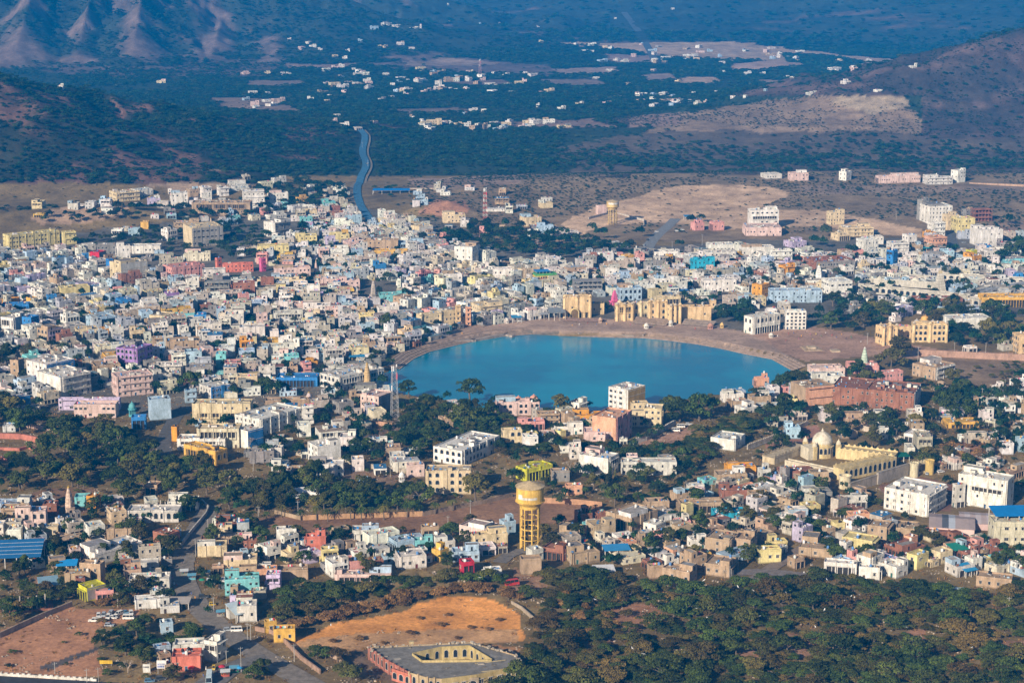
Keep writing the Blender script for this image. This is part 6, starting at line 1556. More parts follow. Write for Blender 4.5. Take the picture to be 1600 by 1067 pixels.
# courtyard building in the foreground
def courtyard():
    A = G(566, 1036)
    P = {'a': G0(579, 1012), 'b': G0(768, 1006), 'c': G0(812, 1034), 'd': G0(730, 1082)}
    h = 5.0; sp = lambda p: Vector((p[0], p[1], 0))
    # roof corners seen in the photo at roof height
    def atz(px, py, z): a, b, c = ray(px, py); t = (z - H) / c; return (a * t, b * t)
    Q = [atz(577, 1012, h), atz(600, 1030, h), atz(640, 1052, h), atz(668, 1060, h), atz(690, 1062, h), atz(745, 1055, h), atz(815, 1040, h), atz(806, 1024, h), atz(735, 1004, h)]
    I = [atz(645, 1023, h), atz(660, 1034, h), atz(745, 1033, h), atz(768, 1032, h), atz(733, 1011, h), atz(690, 1013, h)]
    root = empty('courtyard_building', (Q[0][0], Q[0][1], 0), 0, 'old flat-roofed courtyard building with a red arcade side and yellow inner court', 'building')
    ox, oy = Q[0]; loc = lambda q: (q[0] - ox, q[1] - oy)
    Q = [loc(q) for q in Q]; I = [loc(q) for q in I]
    # roof as strips between outer and inner ring
    import mathutils.geometry as mg
    tri = mg.delaunay_2d_cdt([Vector(q) for q in Q + I], [(i, (i + 1) % len(Q)) for i in range(len(Q))] + [(len(Q) + i, len(Q) + (i + 1) % len(I)) for i in range(len(I))], [], 0, 1e-4)
    m = MB()
    for f in tri[2]:
        pts = [tri[0][i] for i in f]; cx = sum(p.x for p in pts) / len(pts); cy_ = sum(p.y for p in pts) / len(pts)
        if inpoly(np.array([cx]), np.array([cy_]), Q)[0] and not inpoly(np.array([cx]), np.array([cy_]), I)[0]: m.face([(p.x, p.y, h) for p in pts], (.24, .23, .215))
    rr = random.Random(9)
    for _ in range(46):
        x, y = rr.uniform(2, 58), rr.uniform(-36, 12)
        if inpoly(np.array([x]), np.array([y]), Q)[0] and not inpoly(np.array([x]), np.array([y]), I)[0]: s_ = rr.uniform(.4, 2.6); m.xf(rr.random(), (x, y, 0)); m.box(0, 0, h, s_, s_ * rr.uniform(.1, .8), h + rr.uniform(.03, .5), sh((.30, .27, .23), rr.uniform(.6, 1.4)))
    m.xf(0, (0, 0, 0)); r = part(m, 'roof', root); red, yel = (.42, .16, .12), (.48, .38, .18)
    def wl(p, q, z0, z1, c, th=.35):
        d = Vector((q[0] - p[0], q[1] - p[1])); m.xf(math.atan2(d.y, d.x), (p[0], p[1], 0)); m.box(0, -.01, z0, d.length, th, z1, c); m.xf(0, (0, 0, 0)); return d
    m = MB()
    for i in range(len(Q)):
        p, q = Q[i], Q[(i + 1) % len(Q)]; wl(p, q, -1, h + .5, red if i < 2 else (.46,.36,.22) if i < 4 else yel if i < 6 else (.42, .32, .2))
    part(m, 'outer_wall', root); m = MB()
    for i in range(len(I)): wl(I[(i + 1) % len(I)], I[i], 0, h + .9, (.54, .43, .20), .4)
    part(m, 'court_wall', root)
    for i in range(6):
        p, q = Q[i], Q[i + 1]; d = Vector((q[0] - p[0], q[1] - p[1])); n = max(2, int(d.length / 3.4)); a = math.atan2(d.y, d.x)
        for k in range(n):
            t = (k + .5) / n; x, y = p[0] + d.x * t, p[1] + d.y * t
            link('arched_opening' if i < 4 else 'window', WM['arch' if i < 4 else 'win'], root, (x, y, 2.3), a, (1.5, 1, 3.0 if i < 4 else 1.6))  # arches are dark panes painted for the arcade's shade
            if i < 4: m = MB(); m.xf(a, (p[0] + d.x * k / n, p[1] + d.y * k / n, 0)); m.box(-.35, -.5, -1, .35, 0, h + 1.1, (.44, .20, .15) if i < 2 else (.5, .38, .24)); part(m, 'pilaster', root)
    for i in range(6):
        p, q = I[i], I[(i + 1) % 6]; d = Vector((q[0] - p[0], q[1] - p[1])); n = max(1, int(d.length / 3.6)); a = math.atan2(-d.y, -d.x)
        for k in range(n):
            t = (k + .5) / n; link('arched_opening', WM['arch'], root, (p[0] + d.x * t, p[1] + d.y * t, 2.2), a, (1.6, 1, 3.2))  # dark pane stands for the shade in each court arch
    m = MB()
    rr = random.Random(4)
    for _ in range(90):
        i = rr.choice((0, 6, 7, 8, 8, 7)); t = rr.random(); p, q = Q[i], Q[(i + 1) % len(Q)]; s_ = rr.uniform(.15, .55); x, y = p[0] + (q[0] - p[0]) * t + rr.uniform(-.8, .5), p[1] + (q[1] - p[1]) * t + rr.uniform(-.8, .5)
        m.xf(rr.random() * 3, (x, y, 0)); m.box(-s_, -s_, h + .3, s_, s_ * .6, h + .5 + s_, (.48, .42, .34))
    part(m, 'rubble_edge', root); m = MB(); m.box(16, 4, h, 18, 5.4, h + 1.2, (.45, .36, .2)); part(m, 'stair_hood', root)
    Occ.mark([(q[0] + ox, q[1] + oy) for q in Q], 2)
courtyard()
# small forecourt roof walls in front of it
range_('courtyard_annex', 'yellow-walled annex with large windows at the right of the courtyard building', 'annex', (752, 1068), (800, 1062), 9, 4.4, (.56, .46, .26), (.24, .22, .21), 4, 0)
range_('courtyard_annex', 'broken grey annex with half-fallen walls in front of the courtyard building', 'annex', (690, 1078), (748, 1074), 8, 3.6, (.42, .34, .24), (.23, .22, .22), 3, 0)
range_('red_porch', 'red arched entrance porch on the corner of the courtyard building', 'porch', (612, 1062), (642, 1072), 3, 4.2, (.58, .20, .14), (.3, .2, .18), 3, 0)
# lettering panel on the lake hotel (red strokes too small to read), price board by the junction, hoardings
def board(name, label, px, yb, yt, wpx, c, rz, strokes, c2, legs=True, z0=0):
    K, h, s = hgt(px, yb, yt); wd = wpx / s; root = empty(name, (K.x, K.y, K.z + z0), rz, label, 'sign', 'boards and hoardings'); zl = h * (.4 if legs else 0)
    m = MB(); m.box(-wd / 2, -.12, zl, wd / 2, .12, h, c, bot=True); b = part(m, 'panel', root)
    if strokes:
        m = MB(); rr = random.Random(int(px)); n = 9
        for row, (za, zb) in enumerate(strokes):
            for i in range(n):
                x = -wd * .42 + wd * .84 * i / n; m.box(x, -.16, zl + (h - zl) * za, x + wd * .84 / n * rr.uniform(.4, .75), -.125, zl + (h - zl) * zb, c2)
        m.obj('lettering', [M_WALL], b)
    if legs:
        for x in (-wd * .4, wd * .4): m = MB(); m.box(x - .12, .0, -.5, x + .12, .2, zl, (.3, .3, .3)); part(m, 'post', root)
board('notice_board', 'white notice board with rows of blue lettering at the road junction', 253, 1052, 1031, 15, (.75, .75, .75), 0, [(.12, .38), (.46, .62)], (.03, .08, .35))
board('hoarding', 'blue and white billboard leaning in the old town', 128, 413, 402, 16, (.06, .2, .55), 0, [(.3, .6)], (.7, .7, .7))
board('hoarding', 'yellow and white rusty hoarding beside the orange plot', 166, 1040, 1031, 20, (.70, .46, .04), 0, [], (.7, .7, .7))
for x, y in ((229, 1050),): board('guard_booth', 'small white guard booth beside the notice board', x, y, y - 13, 11, (.66, .66, .64), 0, [(.55, .75)], (.1, .1, .12), False)

for i, (x, yb, hh, w_, c, lb) in enumerate(((1010, 513, 6, 8, (.72,.7,.64), 'small white canopied shrine on the paving below the palace steps'), (1048, 509, 7, 7, (.7,.68,.62), 'small pale shrine beside the golden bastion foot'), (1110, 514, 7, 9, (.62,.34,.26), 'pinkish pavilion at the right end of the palace paving'), (938, 504, 6, 6, (.6,.42,.3), 'tiny tan shrine right of the golden gatehouse steps'),
    (1128, 512, 6, 6, (.72,.5,.2), 'small golden shrine under the palace trees'), (792, 505, 6, 7, (.7,.66,.6), 'small white pavilion on the left lake paving'), (700, 522, 6, 6, (.7,.62,.5), 'small cream shrine on the left steps'), (1395, 545, 8, 8, (.72,.5,.2), 'small golden pavilion below the left golden palace'), (1205, 527, 5, 8, (.66,.62,.56), 'low white kiosk at the start of the pink plaza'))):
    kiosk(x, yb, yb - hh - 3, w_, c, lb, 0, None)
# ---------------------------------------------------------------- trees
nr = np.random.default_rng(3)
def leaf_mesh(name, clumps, n, size, mats, flat=.5):
    """leaf-sized quads through the volume of every clump (cx,cy,cz,rx,rz)"""
    C = []; S = []; B = []
    for cx, cy_, cz, rx, rz in clumps:
        k = int(n * (rx / 2) ** 1.5) + 4
        d = nr.normal(size=(k, 3)); d /= np.linalg.norm(d, axis=1)[:, None]; d[:, 2] = np.where(d[:, 2] < -.35, -d[:, 2] * .6, d[:, 2])
        r = nr.uniform(.55, 1.08, k)[:, None] ** .6
        C.append(d * r * np.array([rx, rx, rz]) + np.array([cx, cy_, cz])); S.append(d); B.append(np.full(k, nr.uniform(0, .5)) + nr.uniform(0, .5, k))
    C = np.concatenate(C); S = np.concatenate(S); B = np.concatenate(B); k = len(C)
    nn = S * .6 + nr.normal(size=(k, 3)) * .5 + np.array([0, 0, flat]); nn /= np.linalg.norm(nn, axis=1)[:, None]
    t = np.cross(nn, nr.normal(size=(k, 3))); t /= np.linalg.norm(t, axis=1)[:, None]; b = np.cross(nn, t)
    s = (size * nr.uniform(.6, 1.35, k))[:, None]; e = nr.uniform(.5, .9, k)[:, None]
    V = np.stack([C - t * s - b * s * e * .4, C + t * s * .3 - b * s * e, C + t * s + b * s * e * .3, C - t * s * .2 + b * s * e], 1).reshape(-1, 3).astype(np.float32)
    me = bpy.data.meshes.new(name); me.vertices.add(4 * k); me.vertices.foreach_set('co', V.ravel()); me.loops.add(4 * k); me.loops.foreach_set('vertex_index', np.arange(4 * k, dtype=np.int32))
    me.polygons.add(k); me.polygons.foreach_set('loop_start', np.arange(0, 4 * k, 4, dtype=np.int32)); me.polygons.foreach_set('loop_total', np.full(k, 4, np.int32))
    cc = np.ones((4 * k, 4), np.float32); cc[:, :3] = np.repeat(B, 4)[:, None]
    ca = me.color_attributes.new('Col', 'FLOAT_COLOR', 'POINT'); ca.data.foreach_set('color', cc.ravel())
    me.materials.append(mats); me.update(calc_edges=True); return me
def trunk_mesh(h, r, tips, k=5, nm='trunk'):
    m = MB(); top = Vector((h * .06, 0, h * .45)); m.tube((0, 0, -.6), top, r, r * .7, 7, (.2, .15, .1))
    for t in tips: mid = top.lerp(Vector(t), .5) + Vector((0, 0, .3)); m.tube(top, mid, r * .5, r * .32, 5, (.2, .15, .1)); m.tube(mid, t, r * .32, r * .1, 5, (.2, .15, .1))
    return m.mesh(nm, [M_BARK])
def thorn(seed, m=None, R_=4.6, Hh=5.0, n=130):
    r = random.Random(seed); cl = []
    for i in range(19):
        a = r.uniform(0, 6.28); q = math.sqrt(r.random()) * R_ * .85; z = Hh * (.55 + .38 * (1 - (q / R_) ** 2)) + r.uniform(-.6, .4)
        cl.append((q * math.cos(a) * r.uniform(.8, 1.2), q * math.sin(a), z, r.uniform(1.1, 1.9), r.uniform(.45, .8)))
    return leaf_mesh('crown', cl, n, .30, m or M_THORN, .7), trunk_mesh(Hh, .26, [c[:3] for c in cl[:7]])
def broad(seed, R_=4.6, Hh=9.5, n=150, m=None):
    r = random.Random(seed); cl = []
    ex, ea = r.uniform(.7, 1.1), r.uniform(0, 3)
    for i in range(24):
        a = r.uniform(0, 6.28); u = r.uniform(-.45, 1); q = math.sqrt(max(0, 1 - u * u)) * R_ * r.uniform(.45, 1.12) * (ex if math.cos(a - ea) > .2 else 1)
        cl.append((q * math.cos(a), q * math.sin(a), Hh * .58 + u * Hh * .36, r.uniform(.8, 2.1), r.uniform(.7, 1.6)))
    return leaf_mesh('crown', cl, n, .36, m or M_LEAF, .25), trunk_mesh(Hh, .42, [c[:3] for c in cl[:8]])
def palm(seed):
    r = random.Random(seed); V = MB(); n = 26; h = 7.5
    for i in range(n):
        a = 6.28 * i / n + r.uniform(-.1, .1); up = r.uniform(-.5, 1.0); L = r.uniform(2.6, 3.3); pr = Vector((0, 0, h)); 
        for k in range(5):
            t = (k + 1) / 5; el = up - 1.7 * t * t
            p = Vector((L * t * math.cos(a) * (.9 if up > .6 else 1), L * t * math.sin(a), h + L * t * .55 * (up) - L * .75 * t * t))
            sd_ = Vector((-math.sin(a), math.cos(a), 0)) * (.42 * (1 - t * .6)); dr = Vector((0, 0, -.22))
            b = r.random() * .7
            V.face([pr, p, p + sd_ + dr, pr + sd_ + dr], (b, b, b)); V.face([pr, p, p - sd_ + dr, pr - sd_ + dr][::-1], (b, b, b)); pr = p
    t = MB(); t.tube((0, 0, -.5), (.15, 0, h * .5), .32, .25, 8, (.2, .15, .1)); t.tube((.15, 0, h * .5), (0, 0, h), .25, .32, 8, (.2, .15, .1))
    return V.mesh('crown', [M_LEAF]), t.mesh('trunk', [M_BARK])
def cypress(seed):
    r = random.Random(seed); cl = [(r.uniform(-.3, .3), r.uniform(-.3, .3), 1 + i * .8, 1.25 * (1 - (i / 11) ** 2 * .8), .8) for i in range(11)]
    return leaf_mesh('crown', cl, 260, .26, M_LEAF, .1), trunk_mesh(3, .2, [])
def bare(seed):
    r = random.Random(seed); m = MB(); c = (.5, .42, .36)
    def br(p, d, L, rad, k):
        q = p + d * L; m.tube(p, q, rad, rad * .6, 5, c)
        if k:
            for _ in range(3 if k > 1 else 4): dd = (d + Vector((r.uniform(-.7, .7), r.uniform(-.7, .7), r.uniform(-.05, .5)))).normalized(); br(q, dd, L * r.uniform(.6, .85), rad * .6, k - 1)
    br(Vector((0, 0, -.5)), Vector((0, 0, 1)), 2.6, .28, 4); return m.mesh('bare_branches', [M_WALL]), None
TT = {'thorn': [thorn(i, None, a, b, c) for i, (a, b, c) in enumerate(((4.6, 5, 130), (5.4, 4.6, 110), (3.6, 4.6, 140), (4.6, 6, 90), (5.0, 4, 130), (3.8, 5.6, 100), (5.6, 5.4, 80)))], 'broad': [broad(10 + i, a, b, c) for i, (a, b, c) in enumerate(((4.6, 9.5, 150), (5.4, 7.6, 130), (3.6, 9, 120), (4.2, 11, 150), (5.2, 9, 90), (3.9, 6.4, 150), (4.8, 10, 110)))], 'palm': [palm(20 + i) for i in range(3)], 'cypress': [cypress(30)],
      'dry': [thorn(40 + i, M_DRY, 3.2, 3.0, 120) for i in range(3)], 'bare': [bare(50), bare(51)], 'bright': [broad(60 + i, m=foliage_mat('bright_leaves', (.03, .06, .008), (.12, .15, .02))) for i in range(2)]}
NM = {'thorn': 'thorn_tree', 'broad': 'leafy_tree', 'palm': 'palm_tree', 'cypress': 'cypress_tree', 'dry': 'dry_bush', 'bare': 'bare_tree', 'bright': 'yellow_green_tree'}
trr = random.Random(8)
def tree(kind, x, y, s, label=None, group=None, sz=1.0):
    z = float(gz(np.array([x]), np.array([y]))[0]); root = empty(NM[kind], (x, y, z), trr.uniform(0, 6.28), label, {'palm': 'palm', 'dry': 'bush', 'cypress': 'cypress'}.get(kind, 'tree'), group)
    root.scale = (s, s, s * sz); cr, tk = trr.choice(TT[kind]); link('crown' if tk else 'branches', cr, root)
    if tk: link('trunk', tk, root)
    return root
def sample(P, sp, rg, z=False):
    """jittered points about SP metres apart inside photo polygon P"""
    W = [tuple(G(*p)[:2]) for p in P]; xs = [p[0] for p in W]; ys = [p[1] for p in W]; pts = []
    nx, ny = int((max(xs) - min(xs)) / sp) + 1, int((max(ys) - min(ys)) / sp) + 1
    for i in range(nx):
        for j in range(ny): pts.append((min(xs) + (i + rg.random()) * sp, min(ys) + (j + rg.random()) * sp))
    a = np.array(pts); m = inpoly(a[:, 0], a[:, 1], W); return [pts[k] for k in np.nonzero(m)[0]]
TREES = []                                                    # (kind, x, y, scale, zscale, label)
def hand(kind, px, yb, rpx, label=None, sz=1.0):
    p = G(px, yb); R0 = {'thorn': 5.2, 'broad': 5.0, 'palm': 3.1, 'cypress': 1.5, 'dry': 3.6, 'bare': 3.5, 'bright': 5.0}[kind]
    TREES.append((kind, p.x, p.y, rpx / sc_at(p) / R0, sz, label))
hand('broad', 735, 630, 21, 'large round dark tree standing alone at the near lake shore', 1.0); hand('broad', 875, 648, 18, 'round dark tree at the shore between pink domes and white box house')
hand('broad', 1062, 660, 27, 'huge dark tree right of the lakeside hotel, left half'); hand('broad', 1092, 658, 27, 'huge dark tree right of the lakeside hotel, right half'); hand('broad', 1048, 648, 16); hand('broad', 1110, 650, 16)
hand('bright', 744, 786, 25, 'big bright green tree covering the right end of the yellow arched hotel', .95); hand('broad', 1405, 560, 24, 'big dark tree in front of the right golden palace', .8); hand('thorn', 1392, 578, 26, 'wide grey-green tree below the right golden palace', 1.6)
[hand('dry', a, b, c) for a, b, c in ((690,978,7),(642,992,8),(735,982,6),(762,985,6),(562,1000,8),(520,1004,7),(700,962,5),(655,968,6),(780,970,6),(600,1006,5),(715,998,5))]; hand('broad', 607, 520, 14, 'dark tree above the left lake steps'); hand('broad', 949, 488, 9, 'small dark tree between gatehouse and palace wing'); hand('broad', 298, 612, 17, 'dark tree behind the tall pale blue block')
for x, y, r_ in ((415, 612, 17), (412, 590, 13), (437, 618, 13), (452, 668, 13), (507, 668, 13), (508, 640, 10), (516, 622, 10), (638, 620, 14), (598, 604, 11), (664, 640, 14), (655, 650, 12), (700, 665, 20), (722, 672, 22), (745, 670, 18), (765, 655, 14), (690, 650, 16),
    (700, 628, 9), (775, 632, 9), (838, 645, 13), (920, 640, 8), (1018, 685, 9), (1030, 680, 11), (1010, 690, 9), (999, 690, 8), (1000, 758, 9), (1076, 742, 13), (1062, 745, 11), (920, 748, 13), (900, 746, 13), (945, 762, 13), (955, 780, 9), (960, 790, 16), (1090, 790, 15),
    (1010, 670, 9), (1145, 500, 12), (1130, 505, 12), (1160, 492, 11), (1122, 492, 9), (1175, 480, 8), (1240, 605, 20), (1228, 612, 14), (1252, 610, 10), (1340, 590, 16), (1352, 597, 14), (1330, 594, 12), (1372, 602, 12), (1225, 650, 20), (1245, 655, 12), (1210, 655, 16),
    (1275, 660, 18), (1300, 660, 14), (1320, 655, 12), (1345, 650, 13), (1362, 668, 18), (1385, 672, 16), (1400, 680, 14), (1430, 668, 16), (1455, 660, 14), (1490, 650, 22), (1512, 655, 18), (1475, 640, 16), (1365, 700, 16), (1320, 690, 11), (1222, 705, 17), (1215, 690, 12),
    (705, 840, 18), (735, 828, 14), (530, 852, 17), (545, 845, 13), (520, 838, 10), (565, 893, 14), (725, 855, 14), (820, 852, 7), (95, 880, 14), (85, 862, 14), (120, 882, 12), (60, 865, 12), (205, 842, 20), (220, 848, 14), (265, 872, 20), (280, 868, 14), (235, 865, 12), (220, 930, 17),
    (240, 925, 14), (180, 900, 12), (190, 890, 14), (30, 902, 14), (10, 910, 12), (255, 940, 12), (330, 925, 12), (315, 902, 10), (345, 920, 8), (1600, 400, 14), (1580, 405, 14), (1565, 410, 12), (1590, 390, 12), (1540, 420, 10), (1575, 352, 10), (1300, 412, 10), (1330, 402, 12),
    (1350, 412, 10), (1290, 372, 12), (1272, 385, 10), (1285, 388, 10), (1235, 405, 9), (1042, 365, 10), (1035, 352, 12), (1080, 352, 9), (1096, 348, 8), (940, 375, 12), (925, 365, 10), (880, 372, 10), (1000, 372, 10), (1062, 390, 9), (1470, 425, 9), (1210, 815, 17), (1235, 830, 14), (1255, 845, 18), (1260, 828, 12),
    (1280, 848, 12), (1330, 812, 8), (1412, 818, 10), (1463, 855, 8), (1575, 880, 14), (1590, 870, 12), (1445, 832, 6), (1065, 850, 14), (1085, 842, 12), (1180, 878, 9), (990, 868, 10), (1010, 872, 9), (950, 885, 12), (965, 882, 10), (1480, 760, 10), (1545, 725, 12), (1520, 730, 10)):
    hand('broad', x, y, r_)
for x, y, r_, l_ in ((417, 812, 6.5, 0), (365, 815, 7, 0), (375, 818, 8, 0), (380, 830, 8, 0), (395, 812, 7, 0), (440, 808, 10, 0), (495, 812, 11, 0), (512, 815, 10, 0), (530, 810, 11, 0), (548, 812, 10, 0), (565, 812, 10, 0), (580, 810, 9, 0), (600, 812, 11, 0), (636, 808, 11, 0), (655, 806, 9, 0), (680, 803, 9, 0), (707, 798, 9, 0),
    (495, 832, 6.5, 0), (430, 832, 6.5, 0), (541, 832, 6.5, 0), (617, 836, 6.5, 0), (630, 835, 6.5, 0), (505, 838, 5.5, 0), (915, 775, 7, 0), (865, 770, 6, 0), (1190, 500, 6, 0), (1198, 504, 6, 0), (470, 813, 8, 0), (930, 798, 5, 0)): hand('palm', x, y, r_, sz=.85)
for x, y, r_ in ((912, 822, 4), (922, 822, 4.5), (905, 826, 4), (953, 752, 4), (961, 755, 3), (858, 758, 3.5), (853, 760, 3), (540, 790, 4), (497, 788, 4)): hand('cypress', x, y, r_, sz=1.15)
for x, y, r_, l_ in ((893, 745, 13, 'leafless pale branching tree beyond the lime yellow house'), (273, 790, 12, 'leafless pale tree beside the white arcade'), (103, 712, 11, 'leafless white tree among the dark grove'), (390, 702, 9, 'leafless tree beside the white and blue house'), (405, 800, 10, 'leafless tree at the left of the palm row'), (200, 1050, 10, 'thin leafless tree leaning over the roadside'), (345, 868, 9, 'leafless tree in the lower settlement'), (520, 752, 8, 'leafless tree on the dry plot')): hand('bare', x, y, r_, l_)
GROVES = [
 ('broad', [(620,640),(700,635),(780,650),(780,690),(700,705),(650,700),(625,680)], 8.5, (.7, 1.2), .9),
 ('broad', [(1180,655),(1260,640),(1330,650),(1330,690),(1200,690)], 14, (.7, 1.2), .9), ('broad', [(1200,590),(1260,575),(1270,600),(1210,618)], 9, (.7, 1.2), .9),  # kind, polygon, spacing, scale range, zscale
 ('broad', [(-40,640),(40,635),(70,660),(130,668),(200,700),(250,690),(285,730),(330,745),(380,760),(385,800),(330,800),(300,775),(250,770),(200,790),(140,760),(60,770),(-40,790),(-40,732),(60,732),(80,690),(-40,672)], 12.5, (.7, 1.6), 1.0),
 ('broad', [(380,770),(480,750),(560,770),(660,785),(670,806),(480,806),(395,800)], 9, (.8, 1.35), 1.0),
 ('broad', [(560,690),(640,690),(670,705),(660,728),(560,722),(520,740),(470,755),(430,760),(440,745),(530,715)], 9, (.7, 1.15), .95),
 ('broad', [(1265,512),(1300,478),(1400,470),(1500,484),(1600,500),(1600,545),(1480,545),(1475,520),(1420,495),(1340,522),(1280,520)], 12, (.9, 1.5), .9),
 ('broad', [(1420,600),(1500,596),(1540,640),(1480,640),(1430,625),(1400,612)], 12, (.8, 1.3), .8),
 ('broad', [(640,380),(760,352),(850,368),(990,388),(980,402),(860,405),(760,402),(700,392)], 12, (.9, 1.5), .8),
 ('broad', [(60,352),(250,345),(400,342),(470,330),(560,320),(560,300),(480,285),(400,300),(340,325),(200,325),(60,345)], 13, (.8, 1.4), .8),
 ('broad', [(100,385),(300,350),(400,355),(470,395),(400,410),(300,400),(200,400)], 16, (.8, 1.3), .8),
 ('broad', [(160,990),(225,976),(350,990),(345,1002),(260,1012),(230,1042),(180,1030),(155,1005)], 8, (.6, 1.0), .8),
 ('thorn', [(0,958),(100,918),(118,930),(60,960),(0,985)], 7, (.8, 1.1), 1.1), ('thorn', [(0,945),(60,915),(110,895),(120,912),(40,945)], 8, (.7, 1.1), 1.1),
 ('broad', [(-20,562),(80,545),(100,552),(60,580),(-20,580)], 13, (.9, 1.4), .8), ('broad', [(330,545),(360,530),(380,545),(370,562)], 10, (.9, 1.3), .8),
 ('broad', [(470,420),(530,412),(545,420),(500,430)], 11, (.8, 1.1), .8), ('broad', [(1066,470),(1110,472),(1180,478),(1185,500),(1160,510),(1115,500),(1112,484),(1070,480)], 9.5, (.8, 1.1), .8),
 ('broad', [(470,360),(520,362),(520,395),(450,405),(450,395)], 12, (.9, 1.3), .8), ('broad', [(-40,400),(20,405),(20,430),(-40,440)], 12, (.9, 1.3), .8),
 ('bright', [(380,790),(470,770),(640,775),(700,800),(400,808)], 22, (.6, .9), .9), ('bright', [(980,745),(1010,740),(1060,770),(1010,800),(970,790)], 14, (.5, .8), .9), ('bright', [(0,660),(200,700),(330,760),(250,790),(100,760),(0,760)], 26, (.7, 1.0), .9),
 ('broad', [(980,745),(1060,745),(1070,800),(990,800)], 16, (.6, .9), .9),
 ('thorn', [(440,1015),(500,1020),(560,1045),(600,1078),(520,1085),(470,1050)], 8, (.7, 1.1), 1.1), ('broad', [(160,1060),(290,1060),(320,1100),(160,1100)], 9, (.7, 1.0), .8), ('broad', [(370,1050),(420,1040),(440,1060),(400,1080)], 9, (.6, .9), .8),
 ('broad', [(1480,600),(1600,605),(1600,700),(1540,690),(1540,640)], 19, (.6, 1.0), .8), ('thorn', [(1340,690),(1420,690),(1480,720),(1440,735),(1330,700)], 9, (.8, 1.2), 1.0),
 ('thorn', [(1380,770),(1430,745),(1470,760),(1400,790),(1330,800),(1330,780)], 10, (.6, 1.0), 1.0),
 ('dry', [(455,985),(540,955),(640,932),(720,922),(790,924),(815,940),(770,934),(700,930),(640,942),(540,968)], 5.5, (.8, 1.3), 1.2),
 ('dry', [(1480,690),(1560,690),(1560,725),(1460,730)], 8, (.6, 1.1), 1), ('dry', [(130,920),(230,925),(250,950),(150,950)], 8, (.6, 1.1), 1), ('dry', [(850,920),(1010,940),(1030,990),(930,1010),(850,960)], 13, (.6, 1.1), 1.1),
]
for kind, P, sp, (s0, s1), sz in GROVES:
    for x, y in sample(P, sp, trr):
        if kind != 'dry' and not Occ.freept(x, y, 1): continue
        TREES.append((kind, x, y, trr.uniform(s0, s1), sz * trr.uniform(.85, 1.15), None))
TOWNP = FILLS[0][0]; n0 = len(TREES)
for P, sp in ((FILLS[0][0], 20), (FILLS[1][0], 19), (FILLS[2][0], 21), (FILLS[4][0], 18), (FILLS[5][0], 18), (FILLS[6][0], 18), (FILLS[3][0], 22), (LOWF[0][0], 20), (LOWF[2][0], 17), (LOWF[4][0], 16), (LOWF[7][0], 15), (LOWF[6][0], 16), (LOWF[3][0], 18), ([(0,798),(150,790),(420,800),(420,960),(240,965),(120,935),(0,880)], 15), ([(1180,612),(1260,650),(1400,650),(1640,580),(1640,720),(1400,720),(1200,690)], 15), ([(290,640),(620,640),(640,700),(420,740),(290,690)], 16), ([(780,690),(1100,705),(1100,770),(860,800),(780,770)], 17), ([(1300,446),(1640,446),(1640,480),(1300,490)], 20)):
    for x, y in sample(P, sp, trr): TREES.append(('broad', x, y, trr.uniform(.5, 1.0), 1, None))
SCR = [('thorn', [(800,912),(835,893),(930,893),(1005,915),(1100,925),(1160,915),(1290,908),(1330,918),(1380,908),(1480,920),(1530,930),(1600,925),(1740,950),(1760,1160),(770,1160),(800,1060),(830,1010),(840,960)], 9.8, (.55, 1.6), .95),
       ('thorn', [(415,962),(435,918),(500,925),(560,912),(640,912),(740,902),(800,908),(800,922),(740,916),(640,922),(560,940),(480,966),(430,985)], 7.6, (.85, 1.25), 1.05)]
thorns = [t for t in TREES if t[0] == 'thorn']; TREES = [t for t in TREES if t[0] != 'thorn']
for kind, P, sp, (s0, s1), sz in SCR:
    for x, y in sample(P, sp, trr):
        px, py = proj(x, y, 0); c = ground_col(np.array([x]), np.array([y]), np.zeros(1))[0]
        if c[0] > .27 and trr.random() < .93: continue
        if not Occ.freept(x, y, 2): continue
        thorns.append(('thorn', x, y, trr.uniform(s0, s1), sz * trr.uniform(.8, 1.2), None))
RP = np.array(ROADPTS)
rd_ok = lambda t: np.min(np.hypot(RP[:, 0] - t[1], RP[:, 1] - t[2]) - RP[:, 2]) > 6 * min(1.2, t[3]) - 1.5
TREES = [t for t in TREES if t[5] or rd_ok(t)]
def inframe(t): px, py = proj(t[1], t[2], 0); return -70 < px < 1670 and py < 1125
thorns = [t for t in thorns if inframe(t)]; thorns.sort(key=lambda t: t[2] - t[3] * 30 + (0 if not t[5] else -900)); rest_thorn = thorns[298:]; thorns = thorns[:298]
broads = [t for t in TREES if t[0] == 'broad' and inframe(t)]; broads.sort(key=lambda t: -t[3] / t[2] - (9 if t[5] else 0)); rest_broad = broads[298:]; broads = broads[:298]
OTH = [t for t in TREES if t[0] not in ('broad', 'thorn') and inframe(t)]
auto_t = []
